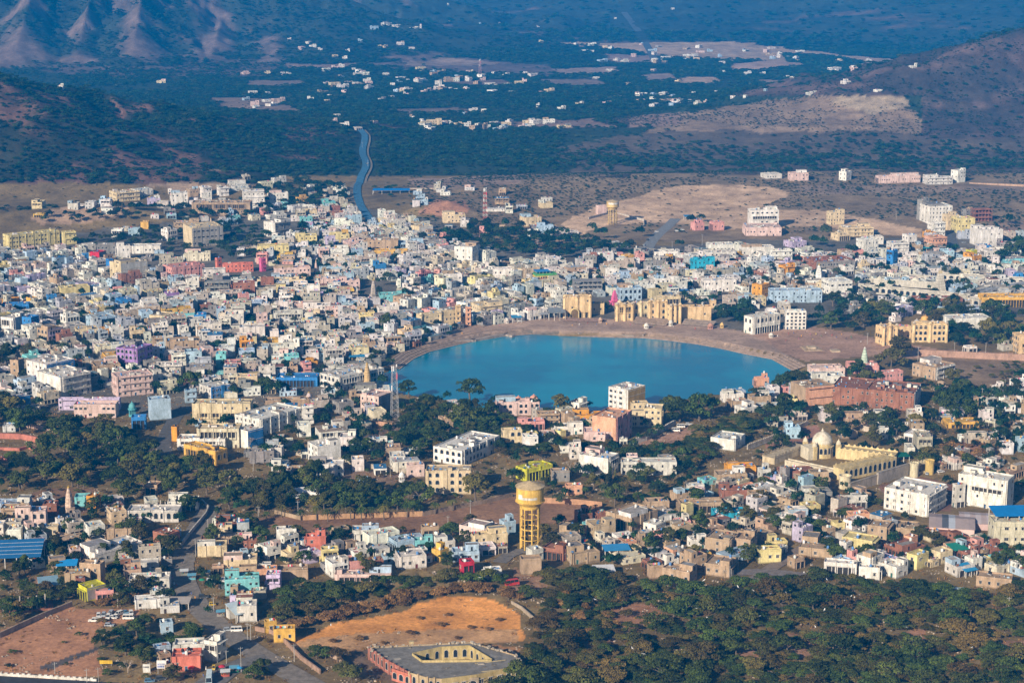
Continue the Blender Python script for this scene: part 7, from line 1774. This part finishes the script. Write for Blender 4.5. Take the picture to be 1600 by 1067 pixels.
for t in thorns + broads + OTH:
    kind, x, y, s, sz, lab = t
    grp = {'thorn': 'thorn trees of the scrubland', 'broad': 'leafy trees of the town and its groves', 'palm': 'palms of the grove', 'dry': 'dry brown bushes', 'bare': 'leafless trees', 'cypress': 'cypresses', 'bright': 'yellow-green trees'}[kind]
    o = tree(kind, x, y, s, lab, grp, sz)
    if lab: continue
    if kind == 'thorn': 
        px, py = proj(x, y, 0)
        o['label'] = 'wide flat-crowned green thorn tree, one of many covering the scrub below the houses' if py > 890 and px > 780 else 'dark green thorn tree on the bank above the orange earth' if 400 < px < 820 and py > 880 else 'small thorn tree by the lower settlement walls and plots'
        o['group'] = grp + (' below the houses' if py > 890 and px > 780 else ' on the bank' if 400 < px < 820 and py > 880 else ' by the plots')
    elif kind == 'dry':
        px, py = proj(x, y, 0); b_ = px < 830 and px > 400
        o['label'] = 'dry brown bush along the edge of the orange earth bank' if b_ else 'dry brown bush among green scrub and rough plots'; o['group'] = grp + (' on the bank' if b_ else ' elsewhere')
    else: auto_t.append((o, kind, s))
D = {}
for o, kind, s in auto_t:
    x, y = o.location.x, o.location.y; L = min(LMARK, key=lambda l: math.hypot(l[1] - x, (l[2] - y) * .6)); dx, dy = x - L[1], (y - L[2]) * .6
    rel = ('right of' if dx > 0 else 'left of') if abs(dx) > abs(dy) else ('beyond' if dy > 0 else 'in front of')
    sz = 'tall dark green leafy' if s > 1.25 else 'medium dark green leafy' if s > .85 else 'small green leafy'
    if kind != 'broad': sz = {'palm': 'feathery date', 'cypress': 'narrow dark', 'bare': 'leafless', 'bright': 'yellow-green leafy'}[kind]
    D.setdefault((sz, {'palm': 'palm', 'cypress': 'cypress'}.get(kind, 'tree'), rel, L[0]), []).append((math.hypot(dx, dy), o))
ORD = ['nearest one', 'second nearest', 'third nearest', 'fourth nearest', 'fifth nearest', 'sixth nearest', 'seventh nearest', 'eighth nearest', 'ninth nearest', 'tenth nearest', 'eleventh nearest', 'twelfth nearest', 'thirteenth nearest', 'fourteenth nearest', 'fifteenth nearest']
for (sz, nn, rel, ph), v in D.items():
    v.sort(key=lambda t: t[0])
    for k, (_, o) in enumerate(v): o['label'] = f'{sz} {nn} {rel} the {ph}' + ('' if len(v) == 1 else ', ' + (ORD[k] if k < 15 else f'number {k + 1} in distance'))
# ---- what nobody could count: woods, scrub and thicket, as one object each
def scatter(name, label, pts, temps):
    """pts: x y z scale zscale"""
    a = np.array(pts, np.float32); me = bpy.data.meshes.new(name); me.vertices.add(len(a)); me.vertices.foreach_set('co', a[:, :3].ravel())
    for nm, col in (('scl', a[:, 3]), ('zs', a[:, 3] * a[:, 4]), ('rot', nr.uniform(0, 6.28, len(a)).astype(np.float32))):
        at = me.attributes.new(nm, 'FLOAT', 'POINT'); at.data.foreach_set('value', np.ascontiguousarray(col, dtype=np.float32))
    o = link(name, me); ng = bpy.data.node_groups.new(name, 'GeometryNodeTree')
    ng.interface.new_socket('Geometry', in_out='INPUT', socket_type='NodeSocketGeometry'); ng.interface.new_socket('Geometry', in_out='OUTPUT', socket_type='NodeSocketGeometry')
    gi = ng.nodes.new('NodeGroupInput'); go = ng.nodes.new('NodeGroupOutput'); iop = ng.nodes.new('GeometryNodeInstanceOnPoints'); g2 = ng.nodes.new('GeometryNodeGeometryToInstance')
    for me_ in temps:
        to = bpy.data.objects.new(me_.name, me_); oi = ng.nodes.new('GeometryNodeObjectInfo'); oi.inputs['Object'].default_value = to; ng.links.new(oi.outputs['Geometry'], g2.inputs[0])
    ng.links.new(gi.outputs[0], iop.inputs['Points']); ng.links.new(g2.outputs[0], iop.inputs['Instance']); iop.inputs['Pick Instance'].default_value = True
    cb = ng.nodes.new('ShaderNodeCombineXYZ'); cr = ng.nodes.new('ShaderNodeCombineXYZ')
    for nm, n_, idx in (('scl', cb, (0, 1)), ('zs', cb, (2,)), ('rot', cr, (2,))):
        na = ng.nodes.new('GeometryNodeInputNamedAttribute'); na.data_type = 'FLOAT'; na.inputs['Name'].default_value = nm
        for i in idx: ng.links.new(na.outputs[0], n_.inputs[i])
    ng.links.new(cb.outputs[0], iop.inputs['Scale']); ng.links.new(cr.outputs[0], iop.inputs['Rotation']); ng.links.new(iop.outputs[0], go.inputs[0])
    md = o.modifiers.new('spread', 'NODES'); md.node_group = ng; tag(o, label, None, None, 'stuff'); return o
def fcrown(seed, R_, Hh, n, size, flat=.5, m=None):
    r = random.Random(seed); cl = []
    for i in range(7):
        a = r.uniform(0, 6.28); q = math.sqrt(r.random()) * R_ * .75; cl.append((q * math.cos(a), q * math.sin(a), Hh * (.5 + .3 * (1 - q / R_)), R_ * r.uniform(.3, .5), Hh * r.uniform(.2, .34)))
    return leaf_mesh('crown', cl, n, size, m or M_FAR, flat)
rest = [(x, y, float(gz(np.array([x]), np.array([y]))[0]), s, sz) for k, x, y, s, sz, l in rest_thorn]
for P, sp, s0, s1 in (([(620,692),(680,700),(760,690),(790,655),(860,692),(930,700),(1000,706),(1060,700),(1100,675),(1160,650),(1195,660),(1160,690),(1112,705),(1110,722),(1060,735),(980,718),(900,706),(800,712),(700,708)], 4.3, .7, 1.15),
   ([(800,912),(835,893),(930,893),(1005,915),(1100,925),(1160,915),(1290,908),(1380,908),(1530,930),(1740,950),(1760,1160),(770,1160),(800,1060),(830,1010),(840,960)], 6.2, .45, .85),
   ([(415,962),(435,918),(500,925),(640,912),(800,908),(800,920),(740,916),(640,924),(560,942),(480,968)], 6, .4, .7),
   ([(380,640),(640,640),(800,740),(1200,740),(1200,770),(800,800),(400,800)], 9, .2, .55), ([(1180,620),(1640,560),(1640,780),(1180,770)], 8, .25, .6), ([(-40,860),(420,860),(440,1100),(-40,1100)], 9, .2, .5), ([(-40,760),(300,770),(420,860),(-40,860)], 9, .2, .5),
   ([(1300,690),(1400,700),(1480,720),(1420,735),(1330,705)], 9, .5, .9)):
    S_ = sample(P, sp, trr); a_ = np.array(S_); gc = ground_col(a_[:, 0], a_[:, 1], np.zeros(len(a_)))[:, 0]; gzz = gz(a_[:, 0], a_[:, 1])
    for (x, y), g_, z_ in zip(S_, gc, gzz):
        if not Occ.freept(x, y, 1): continue
        if g_ > .24 and trr.random() < .85: continue
        rest.append((x, y, float(z_), trr.uniform(s0, s1), trr.uniform(.7, 1.1)))
scatter('thorn_scrub', 'low dark green thorn scrub and thicket filling the gaps between trees', rest, [t[0] for t in TT['thorn'][:4]])
if rest_broad: scatter('distant_town_trees', 'farther small dark trees between the houses and along the town edge', [(x, y, float(gz(np.array([x]), np.array([y]))[0]), s, sz) for k, x, y, s, sz, l in rest_broad], [fcrown(70 + i, 4.6, 9.5, 60, .6) for i in range(4)])
def field(n, y0, y1, prob, s0, s1, seed, zs=(.7, 1.2)):
    g = np.random.default_rng(seed); y = np.sqrt(g.uniform(y0 ** 2, y1 ** 2, n)); u = g.uniform(-120, 1720, n); x = (u - CX) / F * y * 1.02
    z = gz(x, y); px, py = proj(x, y, z); lum = ground_col(x, y, z).sum(-1)
    p = prob(x, y, z, px, py, lum); k = g.uniform(size=n) < p
    j = np.array([Occ.freept(a, b, 4) if b < 2700 else True for a, b in zip(x[k], y[k])])
    x, y, z = x[k][j], y[k][j], z[k][j]; s = g.uniform(s0, s1, len(x))
    hw = [G(*q) for q in ((1028,102),(1008,66),(985,30),(975,18))]; ok = seg_d(x, y, [(q.x, q.y, 0) for q in hw])[0] > 16; x, y, z, s = x[ok], y[ok], z[ok], s[ok]
    return list(zip(x, y, z - .3 * s, s, g.uniform(*zs, len(x))))
dk = lambda lum, a=.17, b=.30: np.clip((b - lum) / (b - a), 0, 1)
def p1(x, y, z, px, py, lum):
    p = dk(lum, .20, .34) * np.clip((fbm(x / 45, y / 45, 3, 41) - .33) * 6, .3, 1); sc_ = (px > 880) & (py > 200) & (z < 30); p = np.where(sc_, p * np.clip(.12 + (py - 222) / 34, .15, 1) * (.4 + .9 * vnoise(x / 60, y / 60, 4)), p)
    p = np.where(inpoly(px, py, [(640,276),(2000,262),(2000,400),(640,400)]), p * .12 * (vnoise(x / 50, y / 50, 14) > .5), p)
    return np.where((py > 330) | ((py > 262) & (px > 640)), p * .25, p) * np.where(py > 345, 0, 1) * np.where((z > 14) & (px > 950), .06, np.where(z > 14, .75, 1))
A1 = field(70000, 1750, 2900, p1, .45, 1.05, 1)
def p2(x, y, z, px, py, lum):
    return dk(lum, .16, .30) * np.clip((fbm(x / 130, y / 130, 3, 44) - .28) * 5, .12, 1) * np.where(z > 15, .5, 1)
A2 = field(80000, 2900, 4500, p2, .55, 1.25, 2)
A3 = field(60000, 4500, 8500, lambda x, y, z, px, py, lum: dk(lum, .16, .30) * np.where(z > 25, .16, .9), 1.0, 2.1, 3)
FT = [fcrown(80 + i, 4.6, 4.6, 46, .62, .7) for i in range(4)]
scatter('scrub_forest', 'dense flat-topped scrub forest across the valley behind the town', A1, FT)
scatter('plain_trees', 'dark trees and hedgerows spread over the far plain', A2, FT)
scatter('far_woods', 'far woods fading into blue haze below the mountains', A3, FT)
def p4(x, y, z, px, py, lum): return np.where((z > 14) | ((py > 268) & (px > 640)), .8, .06) * np.where(py > 372, 0, 1) * (vnoise(x / 45, y / 45, 24) > .32) * np.where(lum > .75, .12, 1)
A4 = field(80000, 1780, 3300, p4, .13, .42, 4)
scatter('hill_bushes', 'small dark bushes dotted over the bare slopes and hills', A4, FT)
# dry grass tufts and stones on the open ground
def tuft(seed):
    r = random.Random(seed); m = MB()
    for i in range(16):
        a = r.uniform(0, 6.28); x, y = r.uniform(-.7, .7), r.uniform(-.7, .7); l = r.uniform(.3, .8); b = r.random(); dx, dy = math.cos(a), math.sin(a)
        m.face([(x, y, 0), (x + dx * .3, y + dy * .3, 0), (x + dx * .2 + dy * .2, y + dy * .2, l)], (b, b, b))
    return m.mesh('tuft', [M_DRY])
def stone(seed):
    r = random.Random(seed); m = MB()
    for i in range(5):
        x, y, q = r.uniform(-1.2, 1.2), r.uniform(-1.2, 1.2), r.uniform(.12, .42); m.lathe(x, y, [(q, -.1), (q * .9, q * .5), (q * .4, q * .8)], 5, sh((.42, .35, .28), r.uniform(.6, 1.3)), rot=r.random())
    return m.mesh('stones', [M_WALL])
gp, gs = [], []
for P in ([(-60,600),(1660,600),(1660,1140),(-60,1140)],):
    S_ = sample(P, 5.2, trr); a_ = np.array(S_); gc = ground_col(a_[:, 0], a_[:, 1], np.zeros(len(a_)))[:, 0]; gzz = gz(a_[:, 0], a_[:, 1])
    for (x, y), g_, z_ in zip(S_, gc, gzz):
        if not Occ.freept(x, y) or (g_ > .42 and trr.random() < .85): continue
        (gp if trr.random() < .6 else gs).append((x, y, float(z_), trr.uniform(.5, 1.5), 1.0))
scatter('dry_grass', 'dry grass tufts on the open ground round the houses', gp, [tuft(i) for i in range(4)])
scatter('rubble', 'loose stones and rubble strewn over open plots', gs, [stone(i) for i in range(4)])
print('scatter', len(rest), len(rest_broad), len(A1), len(A2), len(A3), len(A4), 'trees', len(thorns), len(broads), len(OTH))
# ---------------------------------------------------------------- vehicles
def loft(m, secs, col, mi=0):
    """secs: list of closed rings with equal counts"""
    for A, B in zip(secs, secs[1:]):
        n = len(A)
        for i in range(n): j = (i + 1) % n; m.face([A[i], A[j], B[j], B[i]], col, mi)
    m.face(secs[0][::-1], col, mi); m.face(secs[-1], col, mi)
def car_parts(L, Wd, Hh, kind, col):
    """meshes of a road vehicle, nose towards +x"""
    b = MB(); hw = Wd / 2; g = .28; belt = Hh * (.52 if kind != 'bus' else .42); hood = L * (.26 if kind in ('car', 'suv') else .06)
    prof = [(-L / 2, g + .05), (-L / 2, belt), (-L / 2 + .1, belt + .05), (L / 2 - hood, belt + .05), (L / 2 - .1, belt * .86 if hood > .5 else belt), (L / 2, belt * .7), (L / 2, g + .1), (L / 2 - .3, g), (-L / 2 + .2, g)]
    loft(b, [[(x, y * hw, z) for x, z in prof] for y in (-1, -.97, .97, 1)], col)
    b.box(-L / 2 + (.35 if kind == 'car' else .1), -hw * .86, Hh - .1, L / 2 - hood - (.7 if hood > .5 else .1), hw * .86, Hh, col, bot=True)
    gl = MB(); x0, x1 = -L / 2 + .08, L / 2 - hood - .05; t0, t1 = -L / 2 + (.35 if kind == 'car' else .12), L / 2 - hood - (.7 if hood > .5 else .12)
    loft(gl, [[(x0, -hw * .94, belt + .05), (x1, -hw * .94, belt + .05), (x1, hw * .94, belt + .05), (x0, hw * .94, belt + .05)], [(t0, -hw * .84, Hh - .1), (t1, -hw * .84, Hh - .1), (t1, hw * .84, Hh - .1), (t0, hw * .84, Hh - .1)]], (.02, .025, .03))
    n = {'bus': 6, 'van': 3}.get(kind, 2)
    for i in range(n + 1):
        u = i / n; xa, xb = x0 + (x1 - x0) * u, t0 + (t1 - t0) * u
        for sy in (-1, 1): b.tube((xa, sy * hw * .945, belt), (xb, sy * hw * .86, Hh - .05), .055, .055, 4, col)
    wh = MB(); wh.lathe(0, 0, [(.02, -.11), (.30, -.11), (.34, -.06), (.34, .06), (.30, .11), (.02, .11)], 12, (.02, .02, .02)); wh.lathe(0, 0, [(.18, .112), (.02, .12)], 8, (.4, .4, .42))
    return b.mesh('body', [M_METAL]), gl.mesh('windows', [M_GLASS]), wh.mesh('wheel', [M_METAL]), (L, hw)
lamp_m = MB(); lamp_m.box(-.05, -.16, -.09, .03, .16, .09, (.7, .7, .65), bot=True); LAMP = lamp_m.mesh('headlight', [M_METAL])
VP = {}
for k, (L, Wd, Hh, kd, c) in {'white car': (4.0, 1.7, 1.5, 'car', (.72, .72, .70)), 'white jeep': (4.3, 1.75, 1.9, 'suv', (.76, .75, .70)), 'white van': (5.0, 1.85, 2.2, 'van', (.78, .77, .73)), 'silver car': (4.1, 1.7, 1.5, 'car', (.38, .42, .46)),
    'blue car': (4.1, 1.7, 1.5, 'car', (.10, .22, .34)), 'pale bus': (10.5, 2.5, 3.1, 'bus', (.55, .66, .70)), 'yellow rickshaw': (2.7, 1.3, 1.75, 'suv', (.62, .42, .04)), 'red truck': (6.5, 2.2, 2.8, 'van', (.5, .05, .04)), 'dark jeep': (4.3, 1.75, 1.8, 'suv', (.06, .07, .08))}.items(): VP[k] = car_parts(L, Wd, Hh, kd, c)
def vehicle(k, px, py, rz, label, nm=None):
    p = G(px, py); b, gl, wh, (L, hw) = VP[k]; nm = nm or {'van': 'parked_van', 'bus': 'bus', 'rickshaw': 'auto_rickshaw', 'truck': 'truck'}.get(k.split()[1], 'parked_car')
    root = empty(nm, (p.x, p.y, p.z + .1), rz, label, k.split()[1], 'vehicles of the town'); link('body', b, root); link('windows', gl, root)
    for sx in (-.32, .32):
        for sy in (-1, 1):
            w_ = link('wheel', wh, root, (L * sx, sy * (hw - .08), .34)); w_.rotation_euler = (-sy * math.pi / 2, 0, 0)
    for sy in (-.7, .7): link('headlight', LAMP, root, (L / 2, sy * hw, .72))
for k, x, y, r, lb in (('white jeep', 146, 971, 3.2, 'leftmost white jeep of the parked cluster, side on'), ('white jeep', 157, 970, .35, 'white jeep slanting just right of the leftmost one'), ('white car', 154, 963, -1.4, 'white car in the rear row at its left end'),
    ('silver car', 162, 962, -1.5, 'silver car second from the left in the rear row'), ('silver car', 173, 959, -1.7, 'silver car third in the rear row of parked vehicles'), ('white jeep', 169, 966, -1.5, 'left one of two white vehicles at the middle of the front row'), ('white car', 177, 966, -.3, 'right one of two white vehicles at the middle of the front row'),
    ('white jeep', 185, 961, -2.2, 'white jeep alone between the two parked rows'), ('blue car', 197, 958, .2, 'blue-grey car behind the white van'), ('white car', 205, 959, -1.3, 'white car at the right end beside the thorn trees'), ('white van', 201, 967, 0, 'white van with dark side windows in front of two cars'),
    ('silver car', 171, 978, 0, 'grey car half hidden under small trees below the parked rows'), ('white car', 226, 968, .2, 'white car under the trees right of the parked rows'), ('silver car', 357, 985, 0.2, 'pale car at the road bend below the main street'), ('white van', 370, 986, .1, 'pale van beside the pale car at the road bend'),
    ('pale bus', 327, 1064, -1.45, 'pale blue bus driving at the bottom junction'), ('blue car', 234, 1065, .1, 'dark blue car near the bottom edge by thorn trees'), ('dark jeep', 252, 1062, .4, 'dark jeep beside the dark blue car'), ('yellow rickshaw', 332, 946, .3, 'yellow three-wheeler on the dusty street edge'), ('yellow rickshaw', 334, 1046, -1.5, 'small three-wheeler in the middle of the junction'),
    ('dark jeep', 268, 888, .8, 'dark vehicle under the tree at the street bend'), ('dark jeep', 318, 934, .2, 'dark vehicle among stalls by the main street'), ('white van', 1064, 668, -.1, 'white van parked on the brown plot under the huge dark tree'), ('white van', 1056, 674, -.1, 'second white van in front on the brown plot'), ('white car', 1076, 664, .2, 'white car right of the two vans'),
    ('white car', 1473, 722, .2, 'white car parked beside the right gate bastion'), ('white car', 1470, 738, .4, 'white car on the lane below the gate bastion'), ('silver car', 1449, 741, 1.2, 'silver car in the shade of the crenellated gate'), ('pale bus', 1495, 929, 0, 'pale bus among the thorn trees at the scrub edge'), ('red truck', 800, 914, .4, 'red truck standing by the tan retaining block'),
    ('white car', 1026, 363, .2, 'white car on the road near the far water tower'), ('white car', 1058, 362, -.1, 'left white car parked by the hillside trees'), ('white car', 1066, 360, .1, 'right white car parked by the hillside trees'), ('silver car', 1007, 384, 1.2, 'silver car going down the pale hillside road'), ('dark jeep', 1012, 376, 1.2, 'dark jeep on the pale hillside road'),
    ('white car', 490, 730, .1, 'white car parked at the tall white house'), ('silver car', 652, 778, .3, 'silver car parked under palms by the yellow arched hotel'), ('white car', 660, 780, .3, 'white car parked beside the silver one by the yellow arched hotel'), ('silver car', 1506, 380, .5, 'silver car on the road by the hillside cluster'), ('white car', 1523, 622, .1, 'white car on the lane by the metal sheds'),
    ('silver car', 1540, 619, .1, 'silver car on the lane right of the white one'), ('white car', 562, 250, 1.3, 'tiny white car on the far winding road'), ('white van', 575, 258, 1.3, 'tiny white van on the far winding road'), ('white car', 345, 830, .3, 'white vehicle at the green gate by the main street')): vehicle(k, x, y, r, lb)
# ---------------------------------------------------------------- people
def skin_body(name, V, E, rad, col):
    me = bpy.data.meshes.new(name); me.from_pydata(V, E, []); o = bpy.data.objects.new(name, me); COL.objects.link(o); o.modifiers.new('skin', 'SKIN'); sv = me.skin_vertices
    if not sv: 
        bpy.context.view_layer.objects.active = o
    for i, r in enumerate(rad): me.skin_vertices[0].data[i].radius = (r, r)
    me.skin_vertices[0].data[0].use_root = True; o.modifiers.new('sub', 'SUBSURF').levels = 1
    dg = bpy.context.evaluated_depsgraph_get(); me2 = bpy.data.meshes.new_from_object(o.evaluated_get(dg)); bpy.data.objects.remove(o); me2.name = name
    ca = me2.color_attributes.new('Col', 'FLOAT_COLOR', 'POINT'); ca.data.foreach_set('color', np.tile(np.array((*col, 1), np.float32), len(me2.vertices))); me2.materials.clear(); me2.materials.append(M_CLOTH); return me2
def person_mesh(stride):
    s = stride; V = [(0,0,.95),(0,0,1.2),(0,0,1.42),(0,0,1.5),(.01,0,1.62),(.02,0,1.72),(0,.19,1.40),(.03,.24,1.12),(.12,.24,.90),(0,-.19,1.40),(-.03,-.24,1.12),(.02,-.24,.86),(0,.09,.90),(s*.6,.10,.50),(s,.10,.08),(s+.13,.10,.04),(0,-.09,.90),(-s*.3,-.10,.50),(-s,-.10,.08),(-s+.13,-.10,.04)]
    E = [(0,1),(1,2),(2,3),(3,4),(4,5),(2,6),(6,7),(7,8),(2,9),(9,10),(10,11),(0,12),(12,13),(13,14),(14,15),(0,16),(16,17),(17,18),(18,19)]
    return skin_body('person', V, E, [.14,.13,.15,.055,.10,.09,.06,.045,.03,.06,.045,.03,.09,.065,.045,.035,.09,.065,.045,.035], (.22, .12, .075))
PB = [person_mesh(.02), person_mesh(.22)]
def person(x, y, z, c, lab, rz, long_):
    b = trr.choice(PB); o = link('person', b, None, (x, y, z), rz); tag(o, lab, 'person', 'people on the streets and lake steps')
    m = MB(); zt = .12 if long_ else .7
    m.lathe(0, 0, [(.26 if long_ else .2, zt), (.20, .95), (.19, 1.2), (.22, 1.38), (.09, 1.5)], 9, c); m.obj('robe' if long_ else 'shirt', [M_CLOTH], o)
    m = MB(); m.lathe(.01, 0, [(.115, 1.62), (.12, 1.72), (.08, 1.81), (.01, 1.84)], 8, (.02, .015, .012)); m.obj('hair', [M_CLOTH], o)
CL = [((.7,.7,.68), 'white'), ((.5,.05,.05), 'red'), ((.06,.14,.4), 'blue'), ((.75,.35,.03), 'orange'), ((.05,.05,.06), 'black'), ((.6,.12,.3), 'pink'), ((.65,.5,.08), 'yellow'), ((.05,.25,.12), 'green')]
SPOTS = [('at the bend of the dusty main street', [(272,913),(276,917),(299,930),(305,936),(285,882),(270,905),(291,950),(281,893)]), ('at the bottom road junction', [(322,1046),(340,1052),(318,1058),(350,1050),(365,1046),(300,1052),(312,1040)]),
 ('on the pinkish lake plaza', [(1215,526),(1232,523),(1240,522),(1252,526),(1258,521),(1266,524),(1275,523),(1283,527),(1290,522),(1300,525),(1307,529),(1315,524),(1322,530),(1248,531),(1270,532),(1330,528),(1345,536),(1228,534)]),
 ('on the paving below the lakeside palace', [(905,508),(918,507),(932,509),(948,507),(958,508),(985,509),(1005,510),(1022,511),(1052,512),(1086,515),(1108,517),(894,510)]), ('on the left lake steps', [(640,545),(664,538),(690,530),(722,522),(756,514),(780,510)])]
for where, pts in SPOTS:
    used = set()
    for i, (px, py) in enumerate(pts):
        c, cn = CL[i % len(CL)]; lg = i % 3 == 0; p = G(px, py); key = (cn, lg)
        posn = '' if len(pts) <= 8 else (' nearer its left end' if i < len(pts) / 2 else ' nearer its right end')
        person(p.x, p.y, p.z + .02, c, f'person in {cn} {"robe" if lg else "shirt"} standing {where}{posn}', trr.uniform(0, 6), lg)
# ---------------------------------------------------------------- poles, umbrellas, stalls, birds
NEARW = [(377,1050,1009),(354,1037,1015),(334,955,932),(306,870,841),(325,828,810),(132,847,819),(90,880,864),(387,1001,972),(392,1001,974),(1265,856,835),(1330,831,812),(1576,950,932),(891,883,860),(610,745,726),(466,809,782),(735,813,777),(404,815,790),(435,726,706),(537,736,720),(396,736,717),(8,676,659),
 (1434,566,530),(1491,551,534),(1540,551,535),(1587,553,537),(1355,538,520),(1070,767,750),(1534,628,606),(1570,611,592),(1393,816,800),(460,1033,1005),(136,1066,1044),(154,1066,1042),(86,1052,1034),(235,1052,1034),(315,1046,1020),(357,915,900),(371,935,915),(184,948,925),(700,820,805),(1187,880,868),(1112,766,755),(1500,628,612),(1478,640,620),(829,866,850),(1400,345,330),(1276,352,338),(1283,362,350),(1050,395,372),(1097,384,365),(840,394,372),(865,384,372),(628,345,334),(566,232,222),(575,262,250)]
def where(x, y):
    L = min(LMARK, key=lambda l: math.hypot(l[1] - x, (l[2] - y) * .6)); dx, dy = x - L[1], (y - L[2]) * .6
    return L[0], ('right of' if dx > 0 else 'left of') if abs(dx) > abs(dy) else ('beyond' if dy > 0 else 'in front of'), math.hypot(dx, dy)
D = {}
for px, yb, yt in NEARW:
    K, h, s = hgt(px, yb, yt); h = min(h, 11); root = empty('utility_pole', K, trr.uniform(-.5, .5), None, 'pole', 'utility poles'); m = MB(); m.tube((0, 0, -.5), (0, 0, h), .16, .11, 7, (.48, .46, .43)); part(m, 'pole', root)
    m = MB(); m.box(-.9, -.06, h - .8, .9, .06, h - .65, (.3, .3, .3), bot=True)
    for x in (-.8, 0, .8): m.lathe(x, 0, [(.07, h - .65), (.09, h - .5), (.04, h - .4)], 6, (.5, .5, .5))
    part(m, 'crossarm', root); ph, rel, d = where(K.x, K.y); D.setdefault((rel, ph), []).append((d, root))
for (rel, ph), v in D.items():
    v.sort(key=lambda t: t[0])
    for k, (_, o) in enumerate(v): o['label'] = f'grey utility pole with a crossarm {rel} the {ph}' + ('' if len(v) == 1 else ', ' + ORD[k])
for px, py, c, lb in ((347, 1048, (.45,.03,.06), 'dark red market umbrella at the bottom junction'), (294, 1046, (.02,.25,.14), 'green market umbrella in front of the red shop'), (299, 1050, (.6,.04,.04), 'small red umbrella beside the green one'), (374, 1050, (.04,.3,.6), 'bright blue umbrella by the green market stall'), (316, 912, (.02,.22,.12), 'green umbrella of a stall on the main street'), (935, 692, (.6,.04,.04), 'red awning on the plot by the white vans'), (345, 822, (.03,.22,.15), 'green parasol beside the main street')):
    K = G(px, py); root = empty('market_umbrella', K, 0, lb, 'umbrella', 'market umbrellas'); m = MB(); m.tube((0, 0, -.1), (0, 0, 2.5), .05, .05, 6, (.5, .5, .5)); part(m, 'pole', root); m = MB(); m.lathe(0, 0, [(1.5, 2.05), (1.45, 2.15), (.9, 2.5), (.02, 2.75)], 8, c); part(m, 'canopy', root, [M_CLOTH])
for i, (px, py, c, lb) in enumerate(((366, 1050, (.04,.2,.13), 'green sided market stall under a white sheet at the junction'), (352, 1056, (.5,.12,.08), 'brown fruit stall with a blue sheet roof at the junction'), (300, 905, (.15,.4,.5), 'turquoise cart stall on the main street'), (288, 898, (.3,.32,.3), 'grey cart stall at the street bend'), (322, 900, (.4,.42,.42), 'corrugated stall right of the turquoise cart'), (330, 912, (.45,.45,.42), 'pale corrugated stall roof by the tan shop row'), (345, 962, (.3,.28,.25), 'small stall on the earth beside the road bend'))):
    K = G(px, py); root = empty('market_stall', K, .15, lb, 'stall', 'market stalls'); m = MB(); m.box(-1.7, -1, .1, 1.7, 1, 1.0, c)
    part(m, 'counter', root)
    for sx in (-1.6, 1.6):
        for sy in (-.9, .9): m = MB(); m.tube((sx, sy, -.2), (sx, sy, 2.4), .05, .05, 5, (.4, .35, .3)); part(m, 'post', root)
    m = MB(); m.face([(-2, -1.5, 2.25), (2, -1.5, 2.3), (2, 1.3, 2.7), (-2, 1.3, 2.6)], (.55, .58, .6) if i % 2 else (.12, .32, .45)); part(m, 'sheet_roof', root, [M_CLOTH])
    m = MB()
    for j in range(14): x, y = trr.uniform(-1.5, 1.5), trr.uniform(-.8, .8); m.lathe(x, y, [(.14, 1.0), (.15, 1.1), (.06, 1.22)], 6, CL[trr.randrange(8)][0])
    part(m, 'goods', root)
# white birds gliding over the scrub
bm_ = MB(); c = (.8, .8, .78); bm_.face([(.35, 0, 0), (.1, .08, .03), (-.35, 0, .02), (.1, -.08, .03)], c); bm_.face([(.35, 0, 0), (.1, -.08, -.05), (-.35, 0, 0), (.1, .08, -.05)], c)
for sy in (-1, 1): bm_.face([(.18, sy * .06, .02), (.1, sy * .45, .16), (-.08, sy * .8, .10), (-.08, sy * .3, .1), (-.12, sy * .06, .02)], c)
BIRD = bm_.mesh('bird', [M_CLOTH])
for px, py in ((888,953),(985,928),(1088,950),(1105,964),(1100,906),(1153,916),(1177,922),(1187,962),(1288,952),(988,1012),(1005,1021),(1068,1018),(975,1007),(1160,985),(1292,905),(1228,925),(1330,931),(1335,933),(1343,929),(1416,979),(1518,1011),(1274,979),(1484,907),(1204,927),(1256,894),(930,936),(1012,934),(1320,938),(750,902),(517,976),(1505,868),(940,890)):
    a, b, c_ = ray(px, py); t = (H - 16 - trr.uniform(0, 14)) / -c_; o = link('white_bird', BIRD, None, (a * t, b * t, H + c_ * t), trr.uniform(0, 6)); o.rotation_euler = (trr.uniform(-.6, .6), trr.uniform(-.3, .3), trr.uniform(0, 6)); o.scale = (1.2, 1.2, 1.2)
    tag(o, 'small white bird gliding above the dark thorn scrub, one of a scattered flock', 'bird', 'white birds over the scrub')
